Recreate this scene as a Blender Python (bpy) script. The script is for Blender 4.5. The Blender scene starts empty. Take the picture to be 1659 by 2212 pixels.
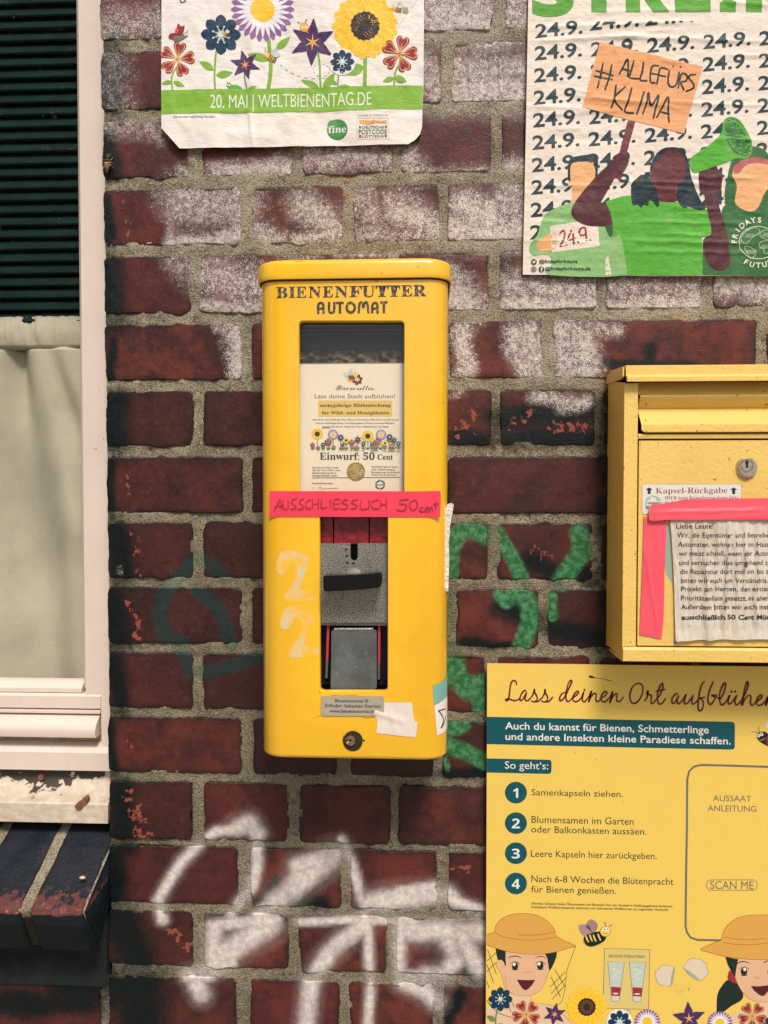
import bpy, bmesh, math, random
import numpy as np
from mathutils import Vector, Matrix
from mathutils.geometry import tessellate_polygon
random.seed(7)
rad = math.radians
SC = bpy.context.scene
COL = SC.collection

# ------------------------------------------------------------------ camera, sky, sun, exposure
CAM_D = 1.0                       # metres from the wall face (y = 0)
YAW, PITCH = rad(2.8), rad(1.6)   # turned a little left, tipped a little down
THALF = 0.487
cam_d = bpy.data.cameras.new('camera')
cam = bpy.data.objects.new('camera', cam_d); COL.objects.link(cam)
cam.location = (0, -CAM_D, 0)
cam.rotation_euler = (rad(90) - PITCH, 0, YAW)
cam_d.sensor_fit = 'HORIZONTAL'
cam_d.angle = 2 * math.atan(THALF)
cam_d.clip_start = 0.01; cam_d.clip_end = 500
SC.camera = cam

SUN_EL, SUN_AZ = rad(52), rad(16)     # sun in front of the wall, a little to the right of the viewer
world = bpy.data.worlds.new('World'); SC.world = world; world.use_nodes = True
wn = world.node_tree; wn.nodes.clear()
sky = wn.nodes.new('ShaderNodeTexSky'); sky.sky_type = 'NISHITA'; sky.sun_disc = False
sky.sun_elevation = SUN_EL; sky.sun_rotation = rad(180) - SUN_AZ
sky.dust_density = 3.0; sky.ozone_density = 1.0; sky.air_density = 1.0
hs = wn.nodes.new('ShaderNodeHueSaturation'); hs.inputs['Saturation'].default_value = 0.22
bg = wn.nodes.new('ShaderNodeBackground'); bg.inputs['Strength'].default_value = 0.095
wo = wn.nodes.new('ShaderNodeOutputWorld')
wn.links.new(sky.outputs[0], hs.inputs['Color']); wn.links.new(hs.outputs[0], bg.inputs[0]); wn.links.new(bg.outputs[0], wo.inputs[0])
sl = bpy.data.lights.new('sun', 'SUN'); sl.energy = 2.7; sl.angle = rad(14); sl.color = (1.0, 0.93, 0.85)
so = bpy.data.objects.new('sun', sl); COL.objects.link(so)
sd = Vector((math.sin(SUN_AZ) * math.cos(SUN_EL), -math.cos(SUN_AZ) * math.cos(SUN_EL), math.sin(SUN_EL)))
so.rotation_euler = sd.to_track_quat('Z', 'Y').to_euler(); so.location = sd * 5
SC.view_settings.view_transform = 'Standard'; SC.view_settings.look = 'None'
SC.view_settings.gamma = 1; SC.view_settings.use_curve_mapping = False
SC.view_settings.exposure = 0.30
SC.render.engine = 'CYCLES'
SC.cycles.max_bounces = 6; SC.cycles.diffuse_bounces = 3; SC.cycles.glossy_bounces = 3; SC.cycles.transparent_max_bounces = 12

# ------------------------------------------------------------------ measuring: a sight line met with a plane parallel to the wall
R3 = np.array(cam.rotation_euler.to_matrix())
KD = 1659 / 3024
def W(px, py, d=0.0):
    """wall point (d metres in front of the wall face) seen at survey position px, py"""
    px = np.asarray(px, float); py = np.asarray(py, float); d = np.asarray(d, float)
    u = (px - 829.5) / 829.5 * THALF; v = (1106 - py) / 829.5 * THALF
    r = np.stack([u, v, -np.ones_like(u)], -1) @ R3.T
    t = (CAM_D - d) / r[..., 1]
    return np.stack([r[..., 0] * t, -d + 0 * t, r[..., 2] * t], -1)
def Zr(x0, y0, x1):
    k = (x1 - x0) / 1659
    return lambda x, y: ((x0 + x * k) * KD, (y0 + y * k) * KD)
IDT = lambda x, y: (x, y)

# ------------------------------------------------------------------ small noise library (for real relief)
def _h(ix, iy, s):
    n = (ix.astype(np.int64) * 374761393 + iy.astype(np.int64) * 668265263 + s * 974711) & 0xffffffff
    n = ((n ^ (n >> 13)) * 1274126177) & 0xffffffff
    return ((n ^ (n >> 16)) & 0xffff) / 65535.0
def vnoise(x, y, s=0):
    x = np.asarray(x, float); y = np.asarray(y, float)
    ix = np.floor(x); iy = np.floor(y); fx = x - ix; fy = y - iy
    fx = fx * fx * (3 - 2 * fx); fy = fy * fy * (3 - 2 * fy)
    a = _h(ix, iy, s); b = _h(ix + 1, iy, s); c = _h(ix, iy + 1, s); d = _h(ix + 1, iy + 1, s)
    return (a * (1 - fx) + b * fx) * (1 - fy) + (c * (1 - fx) + d * fx) * fy - 0.5
def fbm(x, y, s=0, o=3):
    r = 0; a = 1.0; f = 1.0
    for i in range(o):
        r = r + a * vnoise(x * f, y * f, s + i * 17); a *= .5; f *= 2.03
    return r

# ------------------------------------------------------------------ materials
def lin(c):
    c = c / 255.0
    return c / 12.92 if c <= 0.04045 else ((c + 0.055) / 1.055) ** 2.4
ALB = 0.86
def col(rgb, k=ALB):
    return tuple(min(0.92, lin(v) * k) for v in rgb) + (1,)
MATS = {}
def nodes_of(m):
    m.use_nodes = True; nt = m.node_tree; return nt, nt.nodes, nt.links, nt.nodes['Principled BSDF']
def N(nt, t, **kw):
    n = nt.nodes.new(t)
    for k, v in kw.items():
        if k in n.inputs.keys() if hasattr(n.inputs, 'keys') else False: n.inputs[k].default_value = v
        else: setattr(n, k, v)
    return n
def mixc(nt, fac, a, b, blend='MIX'):
    n = nt.nodes.new('ShaderNodeMix'); n.data_type = 'RGBA'; n.blend_type = blend
    for i, v in ((0, fac), (6, a), (7, b)):
        if isinstance(v, (int, float, tuple)): n.inputs[i].default_value = v
        else: nt.links.new(v, n.inputs[i])
    return n.outputs[2]
def math_(nt, op, a, b=0.0, c=0.0, clamp=False):
    n = nt.nodes.new('ShaderNodeMath'); n.operation = op; n.use_clamp = clamp
    for i, v in enumerate((a, b, c)):
        if isinstance(v, (int, float)): n.inputs[i].default_value = v
        else: nt.links.new(v, n.inputs[i])
    return n.outputs[0]
def sstep(nt, v, lo, hi, a=0.0, b=1.0):
    n = nt.nodes.new('ShaderNodeMapRange'); n.interpolation_type = 'SMOOTHSTEP'
    nt.links.new(v, n.inputs[0])
    for i, x in ((1, lo), (2, hi), (3, a), (4, b)): n.inputs[i].default_value = x
    return n.outputs[0]
def pos(nt):
    return nt.nodes.new('ShaderNodeNewGeometry').outputs['Position']
def noise(nt, P, scale, detail=3, rough=.6, sx=None):
    if sx:
        mp = nt.nodes.new('ShaderNodeMapping'); mp.inputs['Scale'].default_value = sx; nt.links.new(P, mp.inputs[0]); P = mp.outputs[0]
    n = nt.nodes.new('ShaderNodeTexNoise'); n.inputs['Scale'].default_value = scale
    n.inputs['Detail'].default_value = detail; n.inputs['Roughness'].default_value = rough
    nt.links.new(P, n.inputs['Vector']); return n.outputs[0]
def bump(nt, h, dist, strength=1.0, normal=None):
    b = nt.nodes.new('ShaderNodeBump'); b.inputs['Distance'].default_value = dist; b.inputs['Strength'].default_value = strength
    nt.links.new(h, b.inputs['Height'])
    if normal is not None: nt.links.new(normal, b.inputs['Normal'])
    return b.outputs[0]
def attr(nt, name):
    a = nt.nodes.new('ShaderNodeAttribute'); a.attribute_name = name; return a
def plain(name, rgb, rough=.5, metal=0.0, bs=0, bd=0.0004, var=.08, vs=30, spec=.5, speck=0.0, speckc=(60, 45, 30), coat=0.0):
    if name in MATS: return MATS[name]
    m = bpy.data.materials.new(name); nt, nd, lk, bsdf = nodes_of(m)
    P = pos(nt); c = col(rgb)
    n = noise(nt, P, vs, 5, .65)
    f = sstep(nt, n, .3, .7)
    base = mixc(nt, f, tuple(x * (1 - var) for x in c[:3]) + (1,), tuple(min(.95, x * (1 + var)) for x in c[:3]) + (1,))
    if speck > 0:
        s = noise(nt, P, 260, 2, .5); s2 = noise(nt, P, 22, 2, .5)
        mask = math_(nt, 'MULTIPLY', sstep(nt, s, .70 - speck * .08, .74), sstep(nt, s2, .50, .62))
        base = mixc(nt, mask, base, col(speckc))
    lk.new(base, bsdf.inputs['Base Color'])
    bsdf.inputs['Roughness'].default_value = rough; bsdf.inputs['Metallic'].default_value = metal
    bsdf.inputs['Specular IOR Level'].default_value = spec; bsdf.inputs['Coat Weight'].default_value = coat
    if bs: lk.new(bump(nt, noise(nt, P, bs, 3, .55), bd), bsdf.inputs['Normal'])
    MATS[name] = m; return m
def ink(rgb, kind='paper'):
    """a printed colour; the paper's grain runs through every ink alike"""
    key = 'ink_%s_%02x%02x%02x' % (kind, *rgb)
    if key in MATS: return MATS[key]
    m = bpy.data.materials.new(key); nt, nd, lk, bsdf = nodes_of(m); P = pos(nt); c = col(rgb)
    wear = noise(nt, P, 45, 6, .7)
    if kind == 'paper':
        st = noise(nt, P, 9, 4, .6)
        base = mixc(nt, sstep(nt, st, .52, .78, 0, .38), c, tuple(a * b for a, b in zip(c[:3], (.86, .72, .52))) + (1,))
        base = mixc(nt, sstep(nt, wear, .4, .8, 0, .08), base, (.7, .66, .58, 1))
        h = math_(nt, 'ADD', math_(nt, 'MULTIPLY', noise(nt, P, 60, 3, .6, (1, 1, 2.2)), 1.0), math_(nt, 'MULTIPLY', noise(nt, P, 420, 3, .6), .12))
        lk.new(bump(nt, h, .0010), bsdf.inputs['Normal']); r, sp = .62, .3
    elif kind == 'board':
        base = mixc(nt, sstep(nt, wear, .35, .75, 0, .10), c, tuple(x * .8 for x in c[:3]) + (1,))
        lk.new(bump(nt, noise(nt, P, 900, 2, .5), .00006), bsdf.inputs['Normal']); r, sp = .38, .4
    elif kind == 'note':
        h = noise(nt, P, 30, 4, .6, (3.2, 1, .55))
        base = mixc(nt, sstep(nt, h, .50, .70, 0, .45), c, tuple(a * b for a, b in zip(c[:3], (.80, .66, .46))) + (1,))
        base = mixc(nt, sstep(nt, noise(nt, P, 14, 5, .7), .52, .72, 0, .45), base, tuple(a * b for a, b in zip(c[:3], (.66, .56, .44))) + (1,))
        lk.new(bump(nt, h, .006), bsdf.inputs['Normal']); r, sp = .35, .5
    elif kind == 'worn':                      # weathered print on the machine
        fl = noise(nt, P, 330, 4, .65)
        base = mixc(nt, sstep(nt, fl, .54, .62, 0, .85), c, tuple(min(.9, x * 3.2 + .16) for x in (c[0], c[1] * .85, c[2] * .7)) + (1,))
        lk.new(bump(nt, fl, .0006), bsdf.inputs['Normal']); r, sp = .5, .5
    elif kind == 'marker':
        s = noise(nt, P, 700, 2, .6)
        base = mixc(nt, sstep(nt, s, .35, .65, .0, .35), c, (.95, .10, .16, 1)); r, sp = .5, .4
    else:
        base = None; bsdf.inputs['Base Color'].default_value = c; r, sp = .5, .4
    if base is not None: lk.new(base, bsdf.inputs['Base Color'])
    bsdf.inputs['Roughness'].default_value = r; bsdf.inputs['Specular IOR Level'].default_value = sp
    MATS[key] = m; return m

# ------------------------------------------------------------------ object helpers
def thing(name, label, cat, loc=(0, 0, 0), group=None):
    o = bpy.data.objects.new(name, None); COL.objects.link(o); o.location = loc; o.empty_display_size = .02
    o['label'] = label; o['category'] = cat
    if group: o['group'] = group
    return o
def tag(o, label=None, cat=None, group=None, kind=None):
    for k, v in (('label', label), ('category', cat), ('group', group), ('kind', kind)):
        if v: o[k] = v
    return o
def root_loc(o):
    v = Vector((0, 0, 0))
    while o is not None: v += o.location; o = o.parent
    return v
def link(name, me, mats, parent=None, label=None):
    o = bpy.data.objects.new(name, me); COL.objects.link(o)
    for m in (mats if isinstance(mats, (list, tuple)) else [mats]): me.materials.append(m)
    if parent is not None:
        o.parent = parent; o.location = -root_loc(parent)     # meshes are written in world metres
    if label: o['label'] = label
    return o
def mesh(name, vs, fs, mats, parent=None, smooth=False, sharp=None, label=None):
    me = bpy.data.meshes.new(name); me.from_pydata([tuple(map(float, v)) for v in vs], [], fs); me.validate()
    bm = bmesh.new(); bm.from_mesh(me); bmesh.ops.recalc_face_normals(bm, faces=bm.faces); bm.to_mesh(me); bm.free()
    if smooth:
        me.shade_smooth()
        if sharp: me.set_sharp_from_angle(angle=rad(sharp))
    return link(name, me, mats, parent, label)
def bmobj(name, bm, mats, parent=None, smooth=False, sharp=None, label=None, bevel=0, seg=2):
    if bevel:
        bmesh.ops.bevel(bm, geom=[e for e in bm.edges if len(e.link_faces) == 2 and e.calc_face_angle(0) > .6], offset=bevel, segments=seg, affect='EDGES', profile=.6)
    bmesh.ops.recalc_face_normals(bm, faces=bm.faces)
    me = bpy.data.meshes.new(name); bm.to_mesh(me); bm.free()
    if smooth or bevel:
        me.shade_smooth(); me.set_sharp_from_angle(angle=rad(sharp or 35))
    return link(name, me, mats, parent, label)
def box(bm, x0, x1, d0, d1, z0, z1):
    vs = [bm.verts.new((x, -d, z)) for x in (x0, x1) for d in (d0, d1) for z in (z0, z1)]
    for f in ((0, 1, 3, 2), (4, 6, 7, 5), (0, 4, 5, 1), (2, 3, 7, 6), (0, 2, 6, 4), (1, 5, 7, 3)): bm.faces.new([vs[i] for i in f])
def prism(bm, pts, y0, y1):
    """world (x, z) outline between two depths d"""
    a = [bm.verts.new((p[0], -y0, p[1])) for p in pts]; b = [bm.verts.new((p[0], -y1, p[1])) for p in pts]
    n = len(pts)
    for i in range(n): bm.faces.new((a[i], a[(i + 1) % n], b[(i + 1) % n], b[i]))
    for lp in (a, b):
        for t in tessellate_polygon([[v.co for v in lp]]):
            try: bm.faces.new([lp[i] for i in t])
            except ValueError: pass
def sweep(bm, prof, x0, x1):
    """profile of (d, z) carried along x"""
    a = [bm.verts.new((x0, -p[0], p[1])) for p in prof]; b = [bm.verts.new((x1, -p[0], p[1])) for p in prof]
    n = len(prof)
    for i in range(n): bm.faces.new((a[i], a[(i + 1) % n], b[(i + 1) % n], b[i]))
    for lp in (a, b):
        for t in tessellate_polygon([[v.co for v in lp]]):
            try: bm.faces.new([lp[i] for i in t])
            except ValueError: pass
def cylinder(bm, c, r, d0, d1, n=32, r1=None):
    r1 = r if r1 is None else r1
    a = [bm.verts.new((c[0] + r * math.cos(i * 2 * math.pi / n), -d0, c[1] + r * math.sin(i * 2 * math.pi / n))) for i in range(n)]
    b = [bm.verts.new((c[0] + r1 * math.cos(i * 2 * math.pi / n), -d1, c[1] + r1 * math.sin(i * 2 * math.pi / n))) for i in range(n)]
    for i in range(n): bm.faces.new((a[i], a[(i + 1) % n], b[(i + 1) % n], b[i]))
    bm.faces.new(a[::-1]); bm.faces.new(b)
def smooth(pts, n=6, closed=False):
    pts = [tuple(map(float, p)) for p in pts]; m = len(pts); out = []
    rng = range(m if closed else m - 1)
    for i in rng:
        if closed: p0, p1, p2, p3 = (pts[(i + k) % m] for k in (-1, 0, 1, 2))
        else: p0, p1, p2, p3 = pts[max(i - 1, 0)], pts[i], pts[i + 1], pts[min(i + 2, m - 1)]
        for j in range(n):
            t = j / n
            out.append(tuple(.5 * (2 * p1[k] + (p2[k] - p0[k]) * t + (2 * p0[k] - 5 * p1[k] + 4 * p2[k] - p3[k]) * t * t + (3 * p1[k] - p0[k] - 3 * p2[k] + p3[k]) * t ** 3) for k in (0, 1)))
    if not closed: out.append(pts[-1])
    return out
def rrect(x0, y0, x1, y1, r, n=5):
    if not isinstance(r, (list, tuple)): r = [r] * 4
    o = []
    for (cx, cy, a0, q) in ((x0, y0, 180, 0), (x1, y0, 270, 1), (x1, y1, 0, 2), (x0, y1, 90, 3)):
        rr = r[q]
        sx = 1 if q in (0, 3) else -1; sy = 1 if q in (0, 1) else -1
        if rr <= 0: o.append((cx, cy)); continue
        for j in range(n + 1):
            a = rad(a0 + 90 * j / n); o.append((cx + sx * rr + rr * math.cos(a), cy + sy * rr + rr * math.sin(a)))
    return o
def ellipse(cx, cy, rx, ry=None, rot=0, n=28):
    ry = rx if ry is None else ry; a = rad(rot); c, s = math.cos(a), math.sin(a)
    return [(cx + rx * math.cos(t) * c - ry * math.sin(t) * s, cy + rx * math.cos(t) * s + ry * math.sin(t) * c) for t in [2 * math.pi * i / n for i in range(n)]]

# ------------------------------------------------------------------ lettering
GL = {}
def math_style(s, style):
    if style == 'sans': return s
    b = {'serif': 0x1D400, 'script': 0x1D4D0, 'bold': 0x1D5D4}[style]; o = ''
    for c in s:
        if 'A' <= c <= 'Z': o += chr(b + ord(c) - 65)
        elif 'a' <= c <= 'z': o += chr(b + 26 + ord(c) - 97)
        elif c.isdigit() and style != 'script': o += chr({'serif': 0x1D7CE, 'bold': 0x1D7EC}[style] + int(c))
        else: o += c
    return o
FONT_OBS = []
def glyphs(s, style='sans', off=0.0):
    k = (s, style, off)
    if k in GL: return GL[k]
    UM = {'ä': 'a', 'ö': 'o', 'ü': 'u', 'Ä': 'A', 'Ö': 'O', 'Ü': 'U'}
    raw = s if style == 'sans' else ''.join(UM.get(c, c) for c in s)
    cu = bpy.data.curves.new('t', 'FONT'); cu.body = math_style(raw, style); cu.size = 1; cu.offset = off; cu.resolution_u = 3
    o = bpy.data.objects.new('t', cu); me = bpy.data.meshes.new_from_object(o)
    vs = np.array([(v.co.x, v.co.y) for v in me.vertices]) if len(me.vertices) else np.zeros((0, 2)); fs = [tuple(p.vertices) for p in me.polygons]
    bpy.data.meshes.remove(me); bpy.data.objects.remove(o); bpy.data.curves.remove(cu)
    if style != 'sans' and raw != s:
        vs = [tuple(v) for v in vs]
        for i, c in enumerate(s):
            if c in UM:
                x1 = glyphs(raw[:i + 1], style, off)[0][:, 0].max(); xg = np.ptp(glyphs(raw[i], style, off)[0][:, 0])
                cx = x1 - xg / 2; cy = .62 if c.islower() else .82
                for dx in (-.1, .1):
                    b0 = len(vs); e = ellipse(cx + dx, cy, .048, n=10); vs += e; fs.append(tuple(range(b0, b0 + 10)))
        vs = np.array(vs)
    GL[k] = (vs, fs); return GL[k]

# ------------------------------------------------------------------ flat print: shapes lying on a real sheet
class Ink:
    def __init__(self, T=IDT, kind='paper', step=1.5e-5):
        self.items = []; self.T = T; self.kind = kind; self.layer = 0; self.step = step
    def tx(self, pts):
        return [self.T(x, y) for x, y in pts]
    def raw(self, vs, fs, rgb, layer=None):
        if layer is None: self.layer += 1; layer = self.layer
        self.items.append((vs, fs, rgb, layer))
    def poly(self, pts, rgb, holes=(), layer=None, T=True):
        loops = [self.tx(pts) if T else list(pts)] + [self.tx(h) for h in holes]
        fl = [p for l in loops for p in l]
        tr = tessellate_polygon([[Vector((p[0], p[1], 0)) for p in l] for l in loops])
        self.raw(fl, [tuple(t) for t in tr], rgb, layer)
    def sm(self, pts, rgb, n=5, holes=(), layer=None): self.poly(smooth(pts, n, True), rgb, holes, layer)
    def line(self, pts, w, rgb, closed=False, layer=None, n=0, taper=None, caps=True):
        """stroke; w in survey px"""
        if n: pts = smooth(pts, n, closed)
        p = np.array(self.tx(pts)); m = len(p)
        if m < 2: return
        keep = [0] + [i for i in range(1, m) if np.hypot(*(p[i] - p[i - 1])) > 1e-4]; p = p[keep]; m = len(p)
        if m < 2: return
        if closed: d = np.roll(p, -1, 0) - np.roll(p, 1, 0)
        else: d = np.gradient(p, axis=0)
        L = np.hypot(d[:, 0], d[:, 1]); L[L < 1e-6] = 1; d /= L[:, None]
        nn = np.stack([-d[:, 1], d[:, 0]], 1)
        ww = np.full(m, w / 2)
        if taper is not None: ww = ww * np.interp(np.linspace(0, 1, m), np.linspace(0, 1, len(taper)), taper)
        a = p + nn * ww[:, None]; b = p - nn * ww[:, None]
        vs = [tuple(v) for v in a] + [tuple(v) for v in b]; fs = []
        for i in range(m if closed else m - 1):
            j = (i + 1) % m; fs.append((i, j, m + j, m + i))
        if layer is None: self.layer += 1; layer = self.layer
        self.items.append((vs, fs, rgb, layer))
        if caps and not closed and w > 1.5:
            for q, r in ((p[0], ww[0]), (p[-1], ww[-1])):
                if r > .3: e = ellipse(q[0], q[1], r, n=10); self.items.append((e, [tuple(range(10))], rgb, layer + .5))
    def text(self, s, x0, y0, x1, cap, rgb, slope=0.0, style='sans', off=0.0, layer=None, zoom=True, shear=0.0):
        """first ink at x0, baseline y0, last ink at x1, capitals cap high (same units as the points)"""
        vs, fs = glyphs(s, style, off)
        if not len(vs): return
        H = glyphs('H', style, off)[0]; ch = np.ptp(H[:, 1])
        mn, mx = vs[:, 0].min(), vs[:, 0].max()
        sy = cap / ch; sx = (x1 - x0) / (mx - mn) if x1 is not None else sy
        X = x0 + (vs[:, 0] - mn) * sx + vs[:, 1] * sy * shear; Y = y0 - vs[:, 1] * sy + slope * (X - x0)
        pts = [self.T(a, b) for a, b in zip(X, Y)] if zoom else list(zip(X, Y))
        self.raw(pts, fs, rgb, layer)
    def build(self, name, parent, d, base=1e-4, grid=0, warp=None, label=None, kind=None, surf=None):
        kind = kind or self.kind
        cols = []; V = []; F = []; MI = []; LY = []
        for vs, fs, rgb, ly in self.items:
            if rgb not in cols: cols.append(rgb)
            b0 = len(V); V += [(v[0], v[1], ly) for v in vs]
            for f in fs: F.append(tuple(b0 + i for i in f)); MI.append(cols.index(rgb))
        me = bpy.data.meshes.new(name); me.from_pydata(V, [], F)
        me.polygons.foreach_set('material_index', MI); me.update()
        if grid:
            bm = bmesh.new(); bm.from_mesh(me)
            A = np.array(V); 
            for ax in (0, 1):
                lo = math.floor(A[:, ax].min() / grid) + 1; hi = math.ceil(A[:, ax].max() / grid)
                nrm = Vector((1, 0, 0)) if ax == 0 else Vector((0, 1, 0))
                for g in range(lo, hi):
                    bmesh.ops.bisect_plane(bm, geom=bm.verts[:] + bm.edges[:] + bm.faces[:], plane_co=nrm * g * grid, plane_no=nrm, dist=1e-5)
            bm.to_mesh(me); bm.free()
        n = len(me.vertices); co = np.empty(n * 3); me.vertices.foreach_get('co', co); co = co.reshape(-1, 3)
        dd = d + base + co[:, 2] * self.step
        if surf: P = surf(co[:, 0], co[:, 1], base + co[:, 2] * self.step)
        else:
            wv = warp(co[:, 0], co[:, 1]) if warp else 0
            P = W(co[:, 0], co[:, 1], dd)
            P[:, 1] -= wv
        me.vertices.foreach_set('co', P.ravel()); 
        if not surf:                      # all faces look at the street
            bm = bmesh.new(); bm.from_mesh(me); bm.normal_update()
            fl = [f for f in bm.faces if f.normal.y > 0]; bmesh.ops.reverse_faces(bm, faces=fl); bm.to_mesh(me); bm.free()
        me.update()
        o = link(name, me, [ink(c, kind) for c in cols], parent, label)
        if warp:
            e = .8; x, y = co[:, 0], co[:, 1]; s = 5.87e-4
            gx = (warp(x + e, y) - warp(x - e, y)) / (2 * e * s); gz = -(warp(x, y + e) - warp(x, y - e)) / (2 * e * s)
            nr = np.stack([gx * -1 * -1, np.ones(n) * -1, gz * 1], 1); nr[:, 0] = -gx * -1 * -1; nr[:, 2] = -gz
            nr /= np.linalg.norm(nr, axis=1)[:, None]
            me.shade_smooth(); me.normals_split_custom_set_from_vertices([tuple(v) for v in nr])
        return o
    def pop(self):          # start the next printed element, keeping the stacking height
        n = Ink(self.T, self.kind, self.step); n.layer = self.layer; return n
def creases(L):
    """relief of a wrinkled sheet: list of (x0,y0,x1,y1,width,height)"""
    def f(x, y):
        r = np.zeros(np.shape(x))
        for x0, y0, x1, y1, w, h in L:
            dx, dy = x1 - x0, y1 - y0; q = dx * dx + dy * dy
            t = np.clip(((x - x0) * dx + (y - y0) * dy) / q, 0, 1)
            wob = 3.5 * vnoise(x * .03 + x0, y * .03) 
            dist = np.hypot(x - x0 - t * dx, y - y0 - t * dy + wob)
            fade = np.clip(np.minimum(t, 1 - t) * 5 + .15, 0, 1)
            r = r + h * fade * np.exp(-(dist / w) ** 2)
        return r
    return f

# ================================================================== THE BRICK WALL
# spray and soot: (polyline, radius) in survey px
GREEN = [([(970, 1242), (973, 1188), (989, 1153), (1013, 1140), (1050, 1158)], 20), ([(1070, 1150), (1102, 1196), (1128, 1252)], 17),
         ([(1251, 1152), (1260, 1188), (1236, 1220), (1212, 1256)], 22), ([(972, 1275), (974, 1400)], 10), ([(1078, 1286), (1094, 1302)], 14),
         ([(1112, 1282), (1142, 1298), (1145, 1344), (1124, 1400)], 20), ([(1190, 1290), (1193, 1330)], 13),
         ([(978, 1415), (984, 1461), (1013, 1490), (1043, 1480), (1048, 1540)], 25), ([(972, 1575), (1000, 1568)], 16),
         ([(965, 1608), (1008, 1624), (1060, 1652)], 18), ([(962, 1640), (966, 1660)], 6)]
TEAL = [([(398, 1238), (412, 1215), (432, 1208), (458, 1222), (486, 1250)], 13), ([(398, 1238), (360, 1275), (345, 1325), (358, 1375), (392, 1388)], 17),
        ([(425, 1275), (470, 1310), (492, 1360), (500, 1392)], 15), ([(392, 1400), (410, 1450), (450, 1452), (520, 1432), (570, 1418)], 15), ([(700, 1180), (760, 1230)], 15)]
WHITE = [([(452, 1806), (470, 1794), (500, 1792)], 12), ([(515, 1785), (540, 1776), (556, 1798)], 20),
         ([(428, 1826), (395, 1858), (366, 1903), (344, 1944), (352, 1984)], 13), ([(556, 1812), (556, 1867), (546, 1915), (519, 1947), (500, 1975)], 13),
         ([(722, 1848), (650, 1900), (600, 1946)], 27), ([(600, 1946), (560, 1975)], 18), ([(455, 1998), (600, 1984)], 14), ([(462, 2005), (462, 2080)], 22), ([(480, 2062), (585, 1994)], 28), ([(455, 2088), (505, 2082)], 12), ([(452, 2095), (405, 2104)], 16),
         ([(408, 2106), (455, 2104)], 16), ([(425, 2125), (436, 2148)], 20), ([(640, 1868), (713, 1850), (738, 1840)], 20),
         ([(738, 1812), (764, 1872), (781, 1942), (795, 2012), (800, 2124), (794, 2225)], 11),
         ([(800, 1948), (940, 1930)], 25), ([(860, 1925), (938, 1912)], 12), ([(938, 1925), (985, 1948), (1040, 1965)], 13), ([(965, 1925), (985, 1948)], 16),
         ([(788, 1995), (741, 2029), (706, 2064), (672, 2120), (660, 2225)], 20), ([(640, 1990), (770, 1985), (900, 1988)], 9),
         ([(862, 1996), (862, 2100)], 16), ([(885, 2008), (1050, 2012)], 26), ([(968, 2035), (985, 2070), (960, 2104), (920, 2108)], 22), ([(1000, 2030), (1040, 2098)], 22), ([(885, 2104), (930, 2108)], 12),
         ([(870, 2118), (920, 2140), (942, 2162)], 20), ([(500, 2080), (440, 2105)], 16)]
SPECK = [([(224, 60), (350, 50)], 40, .50), ([(245, 120), (262, 232)], 34, .30), ([(235, 268), (350, 285)], 22, .45), ([(395, 370), (412, 382)], 14, .6),
         ([(470, 372), (620, 366)], 22, .75), ([(600, 340), (632, 345)], 18, .5), ([(655, 340), (846, 345)], 34, .60), ([(880, 340), (905, 380)], 26, .75), ([(900, 378), (1060, 372)], 16, .6), ([(1085, 370), (1130, 360)], 20, .7),
         ([(915, 20), (1062, 60)], 60, .80), ([(920, 70), (1060, 76)], 22, .9), ([(1095, 40), (1140, 40)], 60, .72), ([(918, 140), (955, 225)], 30, .70), ([(990, 200), (1140, 205)], 40, .85), ([(985, 150), (1140, 150)], 30, .68),
         ([(365, 420), (370, 520)], 12, .45), ([(400, 430), (515, 440)], 50, .60), ([(370, 520), (515, 516)], 16, .85), ([(515, 420), (516, 520)], 14, .7),
         ([(560, 505), (600, 520)], 26, .65), ([(650, 440), (738, 500)], 30, .72), ([(640, 515), (735, 515)], 14, .8), ([(780, 430), (820, 500)], 30, .55), ([(860, 450), (940, 500)], 36, .78), ([(780, 515), (940, 515)], 14, .6),
         ([(985, 500), (1130, 505)], 36, .92), ([(1000, 440), (1060, 470)], 34, .86), ([(1100, 430), (1140, 480)], 34, .72),
         ([(375, 560), (412, 600)], 24, .45), ([(440, 590), (560, 620)], 44, .60), ([(440, 660), (560, 664)], 16, .75), ([(600, 552), (900, 552)], 6, .5),
         ([(968, 640), (1010, 660)], 38, .85), ([(975, 590), (1000, 610)], 24, .62), ([(1085, 662), (1285, 655)], 18, .95), ([(1100, 620), (1280, 630)], 34, .68), ([(1310, 662), (1512, 655)], 18, .9), ([(1330, 620), (1500, 625)], 26, .55), ([(1480, 655), (1512, 640)], 16, .8),
         ([(1545, 600), (1665, 620)], 40, .72), ([(500, 712), (520, 800)], 20, .85), ([(465, 705), (520, 712)], 10, .6), ([(995, 720), (1002, 800)], 22, .85), ([(1115, 720), (1130, 800)], 22, .85), ([(1150, 712), (1160, 810)], 18, .85),
         ([(1215, 715), (1225, 805)], 30, .80), ([(1262, 730), (1272, 800)], 30, .92), ([(1230, 712), (1330, 712)], 14, .6), ([(1150, 855), (1270, 868)], 14, .75), ([(1215, 872), (1250, 876)], 14, .7), ([(970, 855), (1000, 852)], 8, .4), ([(260, 1230), (262, 1240)], 4, .2)]
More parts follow.
